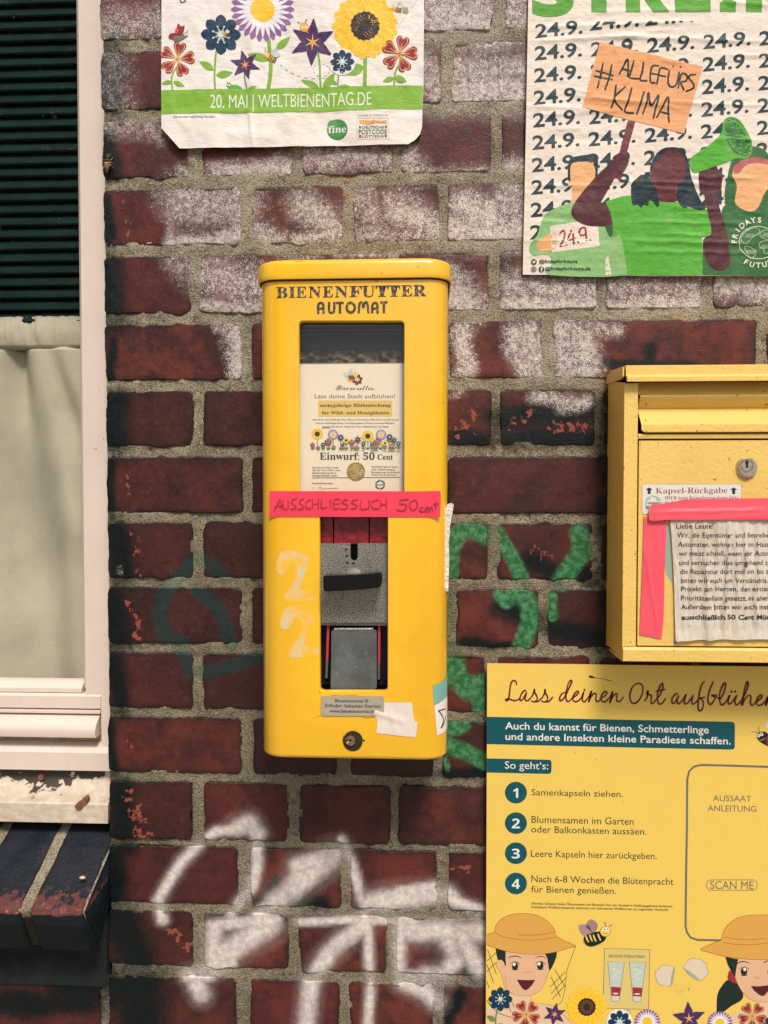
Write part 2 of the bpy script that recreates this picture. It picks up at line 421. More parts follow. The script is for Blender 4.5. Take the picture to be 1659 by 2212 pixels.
BLACK = [([(240, 90), (244, 240)], 34), ([(230, 290), (240, 380)], 22), ([(232, 430), (236, 520)], 12), ([(240, 570), (246, 690)], 34), ([(240, 730), (236, 815)], 12), ([(252, 860), (250, 960)], 30), ([(236, 1000), (240, 1110)], 14),
         ([(252, 1145), (268, 1245)], 30), ([(246, 1290), (258, 1385)], 32), ([(246, 1420), (262, 1530)], 24), ([(236, 1560), (240, 1670)], 14), ([(258, 1705), (268, 1820)], 34), ([(250, 1850), (250, 1950)], 34), ([(262, 1985), (300, 2075)], 44),
         ([(150, 2120), (305, 2130), (305, 2230)], 62), ([(-60, 2095), (232, 2100)], 34), ([(-200, 2165), (190, 2165)], 34), ([(60, 2105), (190, 2110)], 20), ([(1080, 905), (1280, 890)], 34), ([(1090, 950), (1280, 945)], 26), ([(980, 940), (1055, 950)], 20), ([(1400, 760), (1400, 830)], 20), ([(1230, 775), (1500, 800)], 16),
         ([(1150, 1215), (1195, 1240)], 26), ([(1255, 1230), (1285, 1255)], 20), ([(1000, 1390), (1100, 1396)], 12), ([(960, 1666), (1060, 1675)], 14), ([(640, 1935), (700, 1950)], 16), ([(600, 1905), (560, 1950)], 12), ([(1010, 2095), (1025, 2110)], 12),
         ([(1080, 1310), (1310, 1390)], 26), ([(1310, 880), (1320, 1380)], 26), ([(990, 2140), (955, 2225)], 14)]
CHIPS = [([(282, 1120), (300, 1250)], 7), ([(268, 1015), (285, 1060)], 9), ([(268, 1590), (292, 1625)], 6), ([(275, 1725), (300, 1775), (310, 1800)], 20), ([(985, 930), (1030, 900)], 20), ([(1095, 920), (1135, 900)], 14), ([(1190, 920), (1265, 925)], 16),
         ([(1165, 1190), (1190, 1210)], 14), ([(980, 1875), (1020, 1880)], 9), ([(265, 425), (275, 520)], 6), ([(370, 2010), (420, 2050)], 14), ([(282, 1300), (300, 1380)], 10)]
def cover(x, y, L, soft=.55, rs=1.0):
    r = np.zeros(np.shape(x))
    for it in L:
        pts, w = it[0], it[1] * rs; amp = it[2] if len(it) > 2 else 1.0
        for (x0, y0), (x1, y1) in zip(pts[:-1], pts[1:]):
            dx, dy = x1 - x0, y1 - y0; q = dx * dx + dy * dy + 1e-9
            t = np.clip(((x - x0) * dx + (y - y0) * dy) / q, 0, 1)
            ds = np.hypot(x - x0 - t * dx, y - y0 - t * dy) / w
            c = np.clip((1 + soft - ds) / (2 * soft), 0, 1); c = c * c * (3 - 2 * c) * amp
            r = np.maximum(r, c)
    return r
def survey(X, Z):
    """the survey position of wall points (y = 0)"""
    p = np.stack([X, np.full_like(X, CAM_D), Z], -1) @ R3
    return 829.5 + 829.5 / THALF * p[..., 0] / -p[..., 2], 1106 - 829.5 / THALF * p[..., 1] / -p[..., 2]
def paint_attrs(me, X, Z, dark=None, edge=None):
    px, py = survey(X, Z)
    jx = px + 14 * fbm(px * .02, py * .02, 3); jy = py + 14 * fbm(px * .02, py * .02, 9)
    wsoft = cover(px + 3 * fbm(px * .03, py * .03, 5), py, WHITE, .95, .92) * np.clip(.98 + .5 * fbm(px * .018, py * .018, 61, 2), .5, 1)
    wsoft = np.maximum(wsoft, .30 * cover(px, py, WHITE, .9, 2.1))
    a = np.stack([wsoft, cover(px + 2 * fbm(px * .06, py * .06, 15), py, GREEN, .6, .98), cover(jx, jy, BLACK, 1.0), cover(jx, jy, SPECK, .85)], -1)
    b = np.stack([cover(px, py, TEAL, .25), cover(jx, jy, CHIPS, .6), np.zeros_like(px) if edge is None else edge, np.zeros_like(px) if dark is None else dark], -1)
    for nm, v in (('paint_a', a), ('paint_b', b)):
        at = me.attributes.new(nm, 'FLOAT_COLOR', 'POINT'); at.data.foreach_set('color', v.astype(np.float32).ravel())
def split_attr(nt, name):
    a = attr(nt, name); s = nt.nodes.new('ShaderNodeSeparateColor'); nt.links.new(a.outputs['Color'], s.inputs[0])
    return s.outputs[0], s.outputs[1], s.outputs[2], a.outputs['Alpha']
def brick_material(name='brick_clay', mortar=False):
    m = bpy.data.materials.new(name); nt, nd, lk, bsdf = nodes_of(m); P = pos(nt)
    wh, gr, bk, sp = split_attr(nt, 'paint_a'); te, ch, ed, dk = split_attr(nt, 'paint_b')
    fine = noise(nt, P, 520, 3, .6); mid = noise(nt, P, 130, 4, .62); big = noise(nt, P, 17, 4, .6); grit = noise(nt, P, 900, 2, .5)
    if not mortar:
        oi = nt.nodes.new('ShaderNodeObjectInfo'); rnd = oi.outputs['Random']
        c = mixc(nt, sstep(nt, big, .36, .64), col((60, 33, 30)), col((114, 53, 43)))
        c = mixc(nt, sstep(nt, rnd, .0, 1.0, 0, .55), c, col((96, 38, 38)))
        c = mixc(nt, dk, c, col((56, 31, 29)))
        c = mixc(nt, sstep(nt, noise(nt, P, 42, 5, .7), .50, .66, 0, .55), c, col((44, 28, 27)))
        c = mixc(nt, sstep(nt, mid, .58, .68, 0, .16), c, col((146, 66, 52)))
        c = mixc(nt, sstep(nt, grit, .67, .72, 0, .35), c, col((150, 110, 90)))
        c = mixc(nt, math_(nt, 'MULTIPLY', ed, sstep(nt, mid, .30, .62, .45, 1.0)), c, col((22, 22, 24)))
    else:
        c = mixc(nt, sstep(nt, big, .34, .66), col((142, 130, 109)), col((180, 167, 142)))
        c = mixc(nt, sstep(nt, mid, .52, .66, 0, .65), c, col((92, 80, 58)))
        c = mixc(nt, sstep(nt, fine, .54, .64, 0, .65), c, col((214, 202, 178)))
        c = mixc(nt, sstep(nt, fine, .46, .36, 0, .75), c, col((70, 60, 46)))
        ru = noise(nt, P, 26, 5, .72)
        c = mixc(nt, sstep(nt, ru, .625, .69, 0, .8), c, col((206, 140, 58)))
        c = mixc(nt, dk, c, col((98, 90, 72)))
    # soot, teal, green, white - each breaks up on the grain
    def lay(c, cov, colr, k, lo=.46, hi=.56, f=fine, amt=1.0):
        v = math_(nt, 'ADD', cov, math_(nt, 'MULTIPLY', math_(nt, 'SUBTRACT', f, .5), k))
        mk = sstep(nt, v, lo, hi, 0, amt)
        mk = math_(nt, 'MULTIPLY', mk, sstep(nt, cov, .01, .09))
        return mixc(nt, mk, c, colr), mk
    c, _ = lay(c, bk, col((3, 17, 19)), .7 if not mortar else 1.2, .10, 1.0, mid, .985 if not mortar else .72)
    c, mt = lay(c, te, col((0, 58, 60) if not mortar else (86, 122, 98)), .3, .3, .7, mid, .60 if not mortar else .4)
    gcol = mixc(nt, sstep(nt, mid, .40, .66), col((40, 104, 58)), col((82, 146, 100)))
    c, mg = lay(c, gr, gcol, .5, .20, .86, fine, .92 if not mortar else .30)
    c, mc = lay(c, ch, col((158, 80, 62)), 5.5, 1.05, 1.35, mid, .85)
    wcol = mixc(nt, sstep(nt, mid, .35, .7), col((206, 192, 188)), col((238, 226, 214)))
    comb = math_(nt, 'ADD', math_(nt, 'MULTIPLY', grit, .62), math_(nt, 'MULTIPLY', noise(nt, P, 240, 4, .65), .38))
    haze = mixc(nt, math_(nt, 'MULTIPLY', sp, sstep(nt, mid, .35, .65, .16, .50)), c, wcol)
    c = haze if not mortar else c
    c, ms = lay(c, sp, wcol, 5.2, .40, .95, comb, .92 if not mortar else .35)
    v = math_(nt, 'ADD', wh, math_(nt, 'MULTIPLY', math_(nt, 'SUBTRACT', grit, .5), math_(nt, 'MULTIPLY', wh, .9)))
    mr = nt.nodes.new('ShaderNodeMapRange'); nt.links.new(v, mr.inputs[0]); mr.inputs[1].default_value = .16; mr.inputs[2].default_value = .92; mr.inputs[3].default_value = 0; mr.inputs[4].default_value = .94 if not mortar else .70
    mw = mr.outputs[0]; c = mixc(nt, mw, c, wcol)
    lk.new(c, bsdf.inputs['Base Color'])
    bsdf.inputs['Specular IOR Level'].default_value = .26 if not mortar else .12
    if mortar: bsdf.inputs['Roughness'].default_value = .95
    else: lk.new(sstep(nt, mid, .3, .7, .34, .60), bsdf.inputs['Roughness'])
    if mortar:
        h = math_(nt, 'ADD', math_(nt, 'MULTIPLY', fine, 1.0), math_(nt, 'MULTIPLY', mid, 1.3)); h = math_(nt, 'ADD', h, math_(nt, 'MULTIPLY', grit, .5))
        lk.new(bump(nt, h, .0026), bsdf.inputs['Normal'])
    else:
        h = math_(nt, 'ADD', math_(nt, 'MULTIPLY', fine, .5), math_(nt, 'MULTIPLY', mid, .8)); h = math_(nt, 'ADD', h, math_(nt, 'MULTIPLY', ms, .5))
        lk.new(bump(nt, h, .0007), bsdf.inputs['Normal'])
    return m
M_BRICK = brick_material(); M_MORTAR = brick_material('mortar_sand', True)

ROWS = [(-182, -64), (-36, 83), (111, 235), (262, 382), (409, 528), (555, 676), (701, 820), (847, 963), (989, 1107), (1130, 1247), (1270, 1389), (1412, 1530), (1550, 1668), (1690, 1812), (1828, 1950), (1968, 2085), (2110, 2230), (2250, 2370)]
EDG = {  # brick edges per course, survey px (start, end)
 0: [(228, 412), (434, 632), (653, 850), (870, 1060), (1083, 1285), (1305, 1500), (1522, 1720), (1742, 1940)],
 1: [(218, 350), (372, 668), (690, 898), (915, 1065), (1092, 1290), (1312, 1600), (1622, 1800), (1822, 2010)],
 2: [(220, 415), (437, 632), (654, 735), (757, 952), (976, 1180), (1202, 1400), (1422, 1715), (1737, 1930)],
 3: [(222, 412), (437, 632), (653, 848), (868, 1060), (1083, 1285), (1308, 1500), (1522, 1718), (1740, 1930)],
 4: [(224, 520), (545, 740), (763, 948), (968, 1170), (1192, 1395), (1418, 1610), (1633, 1930)],
 5: [(226, 412), (432, 620), (642, 838), (860, 1057), (1078, 1287), (1308, 1515), (1540, 1735), (1757, 1950)],
 6: [(228, 522), (545, 740), (762, 950), (972, 1170), (1195, 1632), (1656, 1930)],
 7: [(230, 418), (440, 630), (652, 842), (864, 1062), (1080, 1285), (1305, 1500), (1522, 1716), (1738, 1930)],
 8: [(232, 525), (545, 738), (760, 946), (968, 1395), (1417, 1612), (1634, 1930)],
 9: [(234, 418), (440, 628), (650, 842), (862, 1053), (1075, 1280), (1300, 1495), (1517, 1715), (1737, 1930)],
 10: [(234, 522), (545, 738), (760, 963), (985, 1162), (1185, 1380), (1402, 1600), (1622, 1930)],
 11: [(236, 417), (440, 630), (652, 845), (867, 1050), (1073, 1275), (1297, 1490), (1512, 1710), (1732, 1930)],
 12: [(235, 522), (548, 728), (758, 935), (955, 1150), (1172, 1370), (1392, 1590), (1612, 1930)],
 13: [(237, 416), (440, 625), (648, 842), (862, 1060), (1082, 1280), (1302, 1498), (1520, 1715), (1737, 1930)],
 14: [(236, 515), (541, 738), (758, 943), (969, 1165), (1187, 1385), (1407, 1600), (1622, 1930)],
 15: [(235, 417), (441, 624), (645, 836), (857, 1054), (1076, 1275), (1297, 1495), (1517, 1712), (1734, 1930)],
 16: [(-270, -90), (-68, 220), (236, 511), (541, 733), (755, 939), (960, 1160), (1182, 1380), (1402, 1600), (1622, 1930)],
 17: [(-180, 10), (32, 225), (247, 436), (458, 648), (670, 860), (882, 1072), (1094, 1290), (1312, 1500), (1522, 1715), (1737, 1930)]}
DARK = {(7, 0): .8, (7, 1): .6, (8, 0): .5, (8, 1): .7, (9, 0): .7, (9, 1): .8, (10, 0): .8, (10, 1): .8, (11, 0): .6, (11, 1): .8, (12, 0): .35, (12, 1): .9, (12, 2): .9, (12, 3): .7, (13, 0): .7, (13, 1): .3, (13, 2): .5, (13, 3): .45, (6, 0): .2, (8, 3): .6,
        (8, 4): .6, (9, 3): .15, (9, 4): .5, (9, 5): .8, (10, 3): .0, (10, 4): .8, (11, 3): .4, (3, 0): .4, (5, 0): .3, (14, 0): .5, (15, 0): .6, (16, 0): .5, (16, 1): .2, (16, 2): .4, (7, 3): .2, (7, 4): .2, (6, 4): .15, (14, 3): .5}
wall = thing('brick_wall', 'dark red brick wall with sandy mortar, white and green spray paint and soot', 'wall', (0, 0, -.7))
def wz(py, px=400): return float(W(px, py)[2])
def wx(px, py): return float(W(px, py)[0])
rects = []
for r, (yt, yb) in enumerate(ROWS):
    z1, z0 = wz(yt), wz(yb); ym = (yt + yb) / 2
    for k, (a, b) in enumerate(EDG[r]):
        rects.append((r, k, wx(a, ym) - .0007, wx(b, ym) + .0007, z0 - .0007, z1 + .0007))
def build_brick(r, k, x0, x1, z0, z1):
    g = .0042; nx = max(6, int((x1 - x0) / g)); nz = max(6, int((z1 - z0) / g))
    tx = np.concatenate([[0, 0, .0], np.linspace(.0, 1, nx + 1), [1, 1, 1.]]); tz = np.concatenate([[0, 0, .0], np.linspace(.0, 1, nz + 1), [1, 1, 1.]])
    ins = .0007
    gx = x0 + (x1 - x0) * tx; gz = z0 + (z1 - z0) * tz
    gx[2] += ins; gx[-3] -= ins; gz[2] += ins; gz[-3] -= ins; gx[3] += .0017; gx[-4] -= .0017; gz[3] += .0017; gz[-4] -= .0017
    X, Z = np.meshgrid(gx, gz, indexing='ij'); D = np.zeros_like(X)
    I, J = np.meshgrid(range(len(gx)), range(len(gz)), indexing='ij')
    ring = np.minimum(np.minimum(I, len(gx) - 1 - I), np.minimum(J, len(gz) - 1 - J))
    proud = .0016 + .0012 * (_h(np.array(r * 31 + k), np.array(k * 7 + 3), 5) - .5)
    # worn arris: outline wanders, corners are rounded off
    cx, cz = (x0 + x1) / 2, (z0 + z1) / 2
    ex = np.minimum(X - x0, x1 - X); ez = np.minimum(Z - z0, z1 - Z)
    R = .007
    cor = np.clip(1 - ex / R, 0, 1) ** 2 * np.clip(1 - ez / R, 0, 1) ** 2
    wob = .0022 * fbm(X * 38 + r * 5.1, Z * 38 + k * 3.3, 11, 3) + .0016 * vnoise(X * 210, Z * 210, 4) + .0045 * np.clip(vnoise(X * 45, Z * 45, 77) - .26, 0, 1) * 4
    near = np.clip(1 - np.minimum(ex, ez) / .011, 0, 1)
    sx = np.sign(cx - X); sz = np.sign(cz - Z)
    nearx = np.clip(1 - ex / .012, 0, 1); nearz = np.clip(1 - ez / .012, 0, 1)
    X2 = X + sx * (nearx * (wob + .0003) + cor * .0022); Z2 = Z + sz * (nearz * (-wob + .0003) + cor * .0022)
    D = proud + .0004 * fbm(X * 55 + r, Z * 55 + k, 2, 3) + .0007 * fbm(X * 14 + k * 9, Z * 14 + r * 3, 8, 2)
    D = np.where(ring == 1, D - .0030, D); D = np.where(ring == 0, -.045, D)
    rr = np.clip(1 - np.minimum(ex, ez) / .007, 0, 1); D = np.where(ring >= 2, D - .0004 * rr ** 2, D)
    n0, n1 = X.shape; idx = np.arange(n0 * n1).reshape(n0, n1)
    V = np.stack([X2, -D, Z2], -1).reshape(-1, 3)
    F = np.stack([idx[:-1, :-1], idx[1:, :-1], idx[1:, 1:], idx[:-1, 1:]], -1).reshape(-1, 4)
    me = bpy.data.meshes.new('brick'); me.from_pydata(V.tolist(), [], F.tolist()); me.shade_smooth()
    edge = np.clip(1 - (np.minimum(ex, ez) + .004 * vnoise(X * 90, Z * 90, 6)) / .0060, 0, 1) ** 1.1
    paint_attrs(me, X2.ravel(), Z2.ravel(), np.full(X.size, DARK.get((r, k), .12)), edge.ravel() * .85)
    return link('brick', me, M_BRICK, wall)
for q in rects: build_brick(*q)
# mortar: one rough bed between the bricks, open where the window stands
WIN_X1 = wx(233, 1200); SILL_Z = wz(2100, 150)
g = .004; GX = np.arange(-.93, .62, g); GZ = np.arange(-.80, .72, g)
X, Z = np.meshgrid(GX, GZ, indexing='ij')
inside = np.full(X.shape, -1.0)
for (_, _, x0, x1, z0, z1) in rects:
    i0, i1 = np.searchsorted(GX, [x0 - .01, x1 + .01]); j0, j1 = np.searchsorted(GZ, [z0 - .01, z1 + .01])
    s = np.s_[i0:i1, j0:j1]
    dd = np.minimum(np.minimum(X[s] - x0, x1 - X[s]), np.minimum(Z[s] - z0, z1 - Z[s])); inside[s] = np.maximum(inside[s], dd)
Dm = .0004 + .0026 * fbm(X * 120, Z * 120, 21, 3) + .0030 * fbm(X * 24, Z * 24, 31, 2) - .0012 * np.clip(vnoise(X * 60, Z * 60, 8) - .25, 0, 1) * 8
Dm = np.clip(Dm, -.006, .0035); Dm = np.where(inside > .0045, -.012, Dm); Dm = np.where(inside > .001, Dm, Dm)
idx = np.arange(X.size).reshape(X.shape)
F = np.stack([idx[:-1, :-1], idx[1:, :-1], idx[1:, 1:], idx[:-1, 1:]], -1).reshape(-1, 4)
xc = (X[:-1, :-1] + g / 2).ravel(); zc = (Z[:-1, :-1] + g / 2).ravel(); ic = np.minimum.reduce([inside[:-1, :-1], inside[1:, :-1], inside[1:, 1:], inside[:-1, 1:]]).ravel()
keep = (ic < .008) & ~((xc < WIN_X1 + .002) & (zc > SILL_Z))
F = F[keep]; used = np.unique(F); rem = np.full(X.size, -1); rem[used] = np.arange(len(used))
V = np.stack([X, -Dm, Z], -1).reshape(-1, 3)[used]
me = bpy.data.meshes.new('mortar'); me.from_pydata(V.tolist(), [], rem[F].tolist()); me.shade_smooth()
px_, py_ = survey(X.ravel()[used], Z.ravel()[used])
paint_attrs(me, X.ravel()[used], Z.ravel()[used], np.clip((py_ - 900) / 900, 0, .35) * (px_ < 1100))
mo = link('mortar', me, M_MORTAR, wall)
bm = bmesh.new(); xr0 = WIN_X1
box(bm, xr0 - .002, 1.4, -.30, -.016, -1.55, 1.3); box(bm, -1.5, xr0 - .0025, -.30, -.016, -1.55, SILL_Z - .012)
bmobj('wall_core', bm, plain('core_mortar', (120, 108, 84), .95, bs=300), wall)

# ground in front of the house and the dark room behind the window
def structure(o): o['kind'] = 'structure'; return o
bm = bmesh.new(); box(bm, -60, 60, -8, 80, -1.75, -1.55)
structure(bmobj('pavement', bm, plain('paving_grey', (150, 146, 138), .9, bs=60, bd=.004, vs=3, var=.2)))
M_DARKROOM = plain('room_dark', (14, 26, 26), .9)
bm = bmesh.new()
x0, x1, zb, zt = -1.35, WIN_X1 + .06, -.75, 1.25
for a in ((x0, x1, -1.6, -1.58, zb, zt), (x0 - .02, x0, -1.6, -.10, zb, zt), (x1, x1 + .02, -1.6, -.31, zb, zt), (x0, x1, -1.6, -.31, zb - .02, zb), (x0, x1, -1.6, -.31, zt, zt + .02)): box(bm, *a)
structure(bmobj('room_shell', bm, M_DARKROOM))

# ================================================================== THE WINDOW
M_FRAME = plain('frame_paint', (232, 212, 198), .42, bs=110, bd=.0002, var=.03, vs=14, speck=.45, speckc=(120, 100, 78))
M_DIRT = plain('frame_grime', (186, 158, 122), .8, bs=160, bd=.001, var=.25, vs=60)
WD = -.042                       # the outer frame stands this far behind the wall face
def WX(px, py, d): return float(W(px, py, d)[0])
def WZ(px, py, d): return float(W(px, py, d)[2])
win = thing('window', 'white painted window frame with glass, recessed at the left edge of the brick wall', 'window', (WX(100, 1660, WD), -WD, WZ(100, 1660, WD)))
XF0 = WX(-420, 1200, WD)
fx = lambda px, d=WD, py=1500: WX(px, py, d)
fz = lambda py, d=WD: WZ(110, py, d)
def strip(name, x0, x1, prof, mat=None, bev=.0012):
    bm = bmesh.new(); sweep(bm, prof, x0, x1); return bmobj(name, bm, mat or M_FRAME, win, bevel=bev, seg=2)
# right jamb: outer strip against the bricks, then the casement stile with its glazing bead
def vstrip(name, x0, x1, d0, d1, z0, z1, bev=.0012, mat=None):
    bm = bmesh.new(); box(bm, x0, x1, d0, d1, z0, z1); return bmobj(name, bm, mat or M_FRAME, win, bevel=bev)
ZT = 1.15
XJ = fx(217.5)
vstrip('jamb', XJ + .0005, XJ + .05, WD - .06, WD, fz(1619), ZT)
XS = fx(185, WD - .004)
vstrip('stile', XS, XJ - .0006, WD - .05, WD - .004, fz(1499), ZT)
XB = fx(176.5, WD - .010)
bm = bmesh.new(); zz0, zz1 = fz(1489), ZT
pr = [(XS - .0003, WD - .004 - .003), (XB, WD - .017), (XB, WD - .028), (XS - .0003, WD - .028)]
a = [bm.verts.new((p[0], -p[1], zz0)) for p in pr]; b = [bm.verts.new((p[0], -p[1], zz1)) for p in pr]
for i in range(4): bm.faces.new((a[i], a[(i + 1) % 4], b[(i + 1) % 4], b[i]))
bm.faces.new(a); bm.faces.new(b); bmobj('glazing_bead', bm, M_FRAME, win, bevel=.0008)
strip('glazing_bead', XF0, XB + .0015, [(WD - .020, fz(1468, WD - .02)), (WD - .013, fz(1480)), (WD - .006, fz(1489)), (WD - .006, fz(1498)), (WD - .03, fz(1498)), (WD - .03, fz(1468, WD - .02))])
strip('bottom_rail', XF0, XJ - .0006, [(WD - .005, fz(1499.5)), (WD - .001, fz(1504)), (WD - .001, fz(1530)), (WD - .008, fz(1531)), (WD - .05, fz(1531)), (WD - .05, fz(1499.5))])
strip('drip_strip', XF0, XJ - .0006, [(WD - .008, fz(1532)), (WD + .001, fz(1535)), (WD + .001, fz(1540)), (WD - .02, fz(1541)), (WD - .03, fz(1532))], bev=.0006)
strip('weather_board', XF0, fx(214.5), [(WD - .006, fz(1542.5)), (WD + .004, fz(1549)), (WD + .013, fz(1562)), (WD + .015, fz(1572)), (WD + .013, fz(1586)), (WD - .012, fz(1587)), (WD - .02, fz(1542.5))], bev=.002)
strip('lower_rebate', XF0, XJ - .0006, [(WD - .010, fz(1588)), (WD - .008, fz(1602)), (WD - .05, fz(1602)), (WD - .05, fz(1588))], M_DIRT, bev=0)
strip('frame_sill', XF0, XJ + .0500, [(WD - .010, fz(1602.5)), (WD + .006, fz(1617)), (WD + .008, fz(1621)), (WD + .008, fz(1659)), (WD - .05, fz(1659)), (WD - .05, fz(1602.5))])
M_PEEL = bpy.data.materials.new('peeling_paint'); nt, nd, lk, bsdf = nodes_of(M_PEEL); P = pos(nt)
pn = noise(nt, P, 62, 5, .62, (1, 1, 1.5)); p2 = noise(nt, P, 24, 3, .6)
sepz = nt.nodes.new('ShaderNodeSeparateXYZ'); lk.new(P, sepz.inputs[0])
hz = sstep(nt, sepz.outputs[2], fz(1712), fz(1672), 0, .17)
mk = sstep(nt, math_(nt, 'ADD', math_(nt, 'ADD', math_(nt, 'MULTIPLY', pn, .6), math_(nt, 'MULTIPLY', p2, .4)), hz), .600, .63)
mk = math_(nt, 'MULTIPLY', mk, sstep(nt, sepz.outputs[2], fz(1722), fz(1702)))
cc = mixc(nt, mk, mixc(nt, sstep(nt, pn, .3, .6), col((226, 208, 190)), col((204, 186, 164))), mixc(nt, noise(nt, P, 300, 2, .6), col((22, 30, 30)), col((88, 74, 58))))
lk.new(cc, bsdf.inputs['Base Color']); bsdf.inputs['Roughness'].default_value = .5
lk.new(bump(nt, math_(nt, 'SUBTRACT', pn, mk), .0016), bsdf.inputs['Normal'])
SIL = WD + .030
strip('window_board', XF0, fx(233, SIL, 1730), [(WD - .045, fz(1659.6)), (WD - .004, fz(1659.6)), (WD - .002, fz(1690)), (WD + .004, fz(1701)), (WD + .020, WZ(110, 1724, WD + .02)), (SIL - .002, WZ(110, 1733, SIL)), (SIL, WZ(110, 1737, SIL)), (SIL + .001, WZ(110, 1776, SIL)), (SIL - .004, WZ(110, 1776, SIL)), (SIL - .006, WZ(110, 1744, SIL)), (WD - .045, WZ(110, 1744, SIL))], M_PEEL, bev=.0008)
# latch of rusty metal and an old screw head
M_RUST = plain('rust', (132, 82, 58), .75, bs=300, bd=.0008, var=.3, vs=120, spec=.3)
Zl = Zr(0, 2600, 600); LT = lambda x, y: Zl(x, y)
pts = smooth([LT(*p) for p in ((905, 1500), (945, 1494), (960, 1510), (950, 1545), (905, 1590), (880, 1620), (845, 1624), (822, 1600), (825, 1570), (860, 1540), (900, 1535), (905, 1515), (895, 1508))], 4, True)
dl = SIL + .0015
bm = bmesh.new(); prism(bm, [(float(W(*p, dl)[0]), float(W(*p, dl)[2])) for p in pts], dl - .006, dl + .0012)
bmobj('latch', bm, M_RUST, win, bevel=.0005, label='rusty brown teardrop latch on the window board')
c = W(*LT(450, 1268), WD + .0); bm = bmesh.new(); cylinder(bm, (c[0], c[2]), .0052, WD - .008, WD + .002, 20, .0042); bmobj('screw', bm, M_RUST, win, bevel=.0004)
# glass
M_GLASS = bpy.data.materials.new('window_glass'); nt, nd, lk, bsdf = nodes_of(M_GLASS)
nd.remove(bsdf); out = nd['Material Output']; tr = nd.new('ShaderNodeBsdfTransparent'); gl = nd.new('ShaderNodeBsdfGlossy'); df = nd.new('ShaderNodeBsdfDiffuse')
gl.inputs['Roughness'].default_value = .015; gl.inputs['Color'].default_value = (1, 1, 1, 1); tr.inputs['Color'].default_value = (.985, .99, .985, 1)
df.inputs['Color'].default_value = col((190, 170, 120))
m1 = nd.new('ShaderNodeMixShader'); m1.inputs[0].default_value = .022; lk.new(tr.outputs[0], m1.inputs[1]); lk.new(gl.outputs[0], m1.inputs[2])
P = pos(nt); m2 = nd.new('ShaderNodeMixShader'); lk.new(math_(nt, 'ADD', sstep(nt, noise(nt, P, 50, 5, .72), .66, .80, 0, .10), sstep(nt, noise(nt, P, 260, 2, .5), .74, .77, 0, .25)), m2.inputs[0]); lk.new(m1.outputs[0], m2.inputs[1]); lk.new(df.outputs[0], m2.inputs[2]); lk.new(m2.outputs[0], out.inputs[0])
vstrip('pane', XF0, XB + .004, WD - .0255, WD - .0215, fz(1496), ZT, bev=0, mat=M_GLASS)
# venetian slats
BD = WD - .055
M_SLAT = plain('slat_green', (10, 36, 33), .6, bs=90, bd=.001, var=.35, vs=26, speck=.9, speckc=(104, 90, 50), spec=.12)
bl = thing('slatted_blind', 'dark green slatted blind lowered behind the upper window glass', 'blind', (WX(60, 690, BD), -BD, WZ(60, 690, BD)))
zs0 = WZ(80, 80, BD); pitch = WZ(80, 80, BD) - WZ(80, 106.6, BD)
XR = XJ + .03
bm = bmesh.new(); h = pitch * .98
sec = [(BD + .004, -h * .5), (BD + .0055, -h * .38), (BD + .0045, -h * .2), (BD + .0015, h * .15), (BD - .003, h * .5), (BD - .004, h * .5), (BD + .000, h * .1), (BD + .003, -h * .3), (BD + .003, -h * .5)]
sweep(bm, sec, XF0, XR); me0 = None
n_sl = int((WZ(80, 705, BD) * -1 + zs0 + .34) / pitch)
for i in range(-11, 27):
    z = zs0 - i * pitch
    if z < WZ(60, 712, BD): break
    if me0 is None:
        o = bmobj('slat', bm, M_SLAT, bl, smooth=True, sharp=40); me0 = o.data
    else:
        o = bpy.data.objects.new('slat', me0); COL.objects.link(o); o.parent = bl
    o.location = -Vector(bl.location) + Vector((0, 0, z))
for i, o in enumerate([c for c in bl.children]): o.rotation_euler = (rad(random.uniform(-1.2, 1.2)), 0, 0) if False else (0, 0, 0)
bm = bmesh.new(); box(bm, XF0, XR, BD - .03, BD - .028, WZ(60, 760, BD), 1.15); bmobj('dark_backing', bm, M_DARKROOM, bl)  # dark sheet added so the gaps between slats read as unlit room
# curtain: a sheet on a rod with a gathered casing, one deep pleat and soft folds
CD = WD - .05
M_CUR = bpy.data.materials.new('curtain_cloth'); nt, nd, lk, bsdf = nodes_of(M_CUR); P = pos(nt)
c0 = mixc(nt, sstep(nt, noise(nt, P, 5, 4, .6), .3, .7), col((164, 156, 138), 1), col((192, 182, 160), 1))
sx = nt.nodes.new('ShaderNodeSeparateXYZ'); lk.new(P, sx.inputs[0])
lk.new(c0, bsdf.inputs['Base Color']); bsdf.inputs['Roughness'].default_value = .9; bsdf.inputs['Specular IOR Level'].default_value = .1
wv = math_(nt, 'ADD', noise(nt, P, 900, 1, .5, (1, 1, .2)), noise(nt, P, 900, 1, .5, (.2, 1, 1))); lk.new(bump(nt, wv, .0005), bsdf.inputs['Normal'])
zt, zb = WZ(80, 690, CD), WZ(80, 1478, CD)
gx = np.linspace(XF0, XR, 200); gz = np.concatenate([np.linspace(zt + .003, zt - .05, 40), np.linspace(zt - .0525, zb - .02, 90)])
X, Z = np.meshgrid(gx, gz, indexing='ij'); dz = zt - Z
xp = WX(30, 760, CD)
spread = .004 + dz * .11
ple = .024 * np.exp(-((X - xp - dz * .03) / (spread + .004)) ** 2)
fold2 = .018 * np.exp(-((X - xp - .04 - dz * .28) / (.012 + dz * .05)) ** 2) * np.clip(dz * 8, 0, 1)
D = CD - ple - fold2 + .006 * np.sin(X * 60 + 3 * vnoise(X * 6, Z * 3)) * np.clip(.6 + vnoise(X * 8, Z * 2, 3), 0, 1) + .011 * fbm(X * 11, Z * 4, 5)
cas = dz < .038
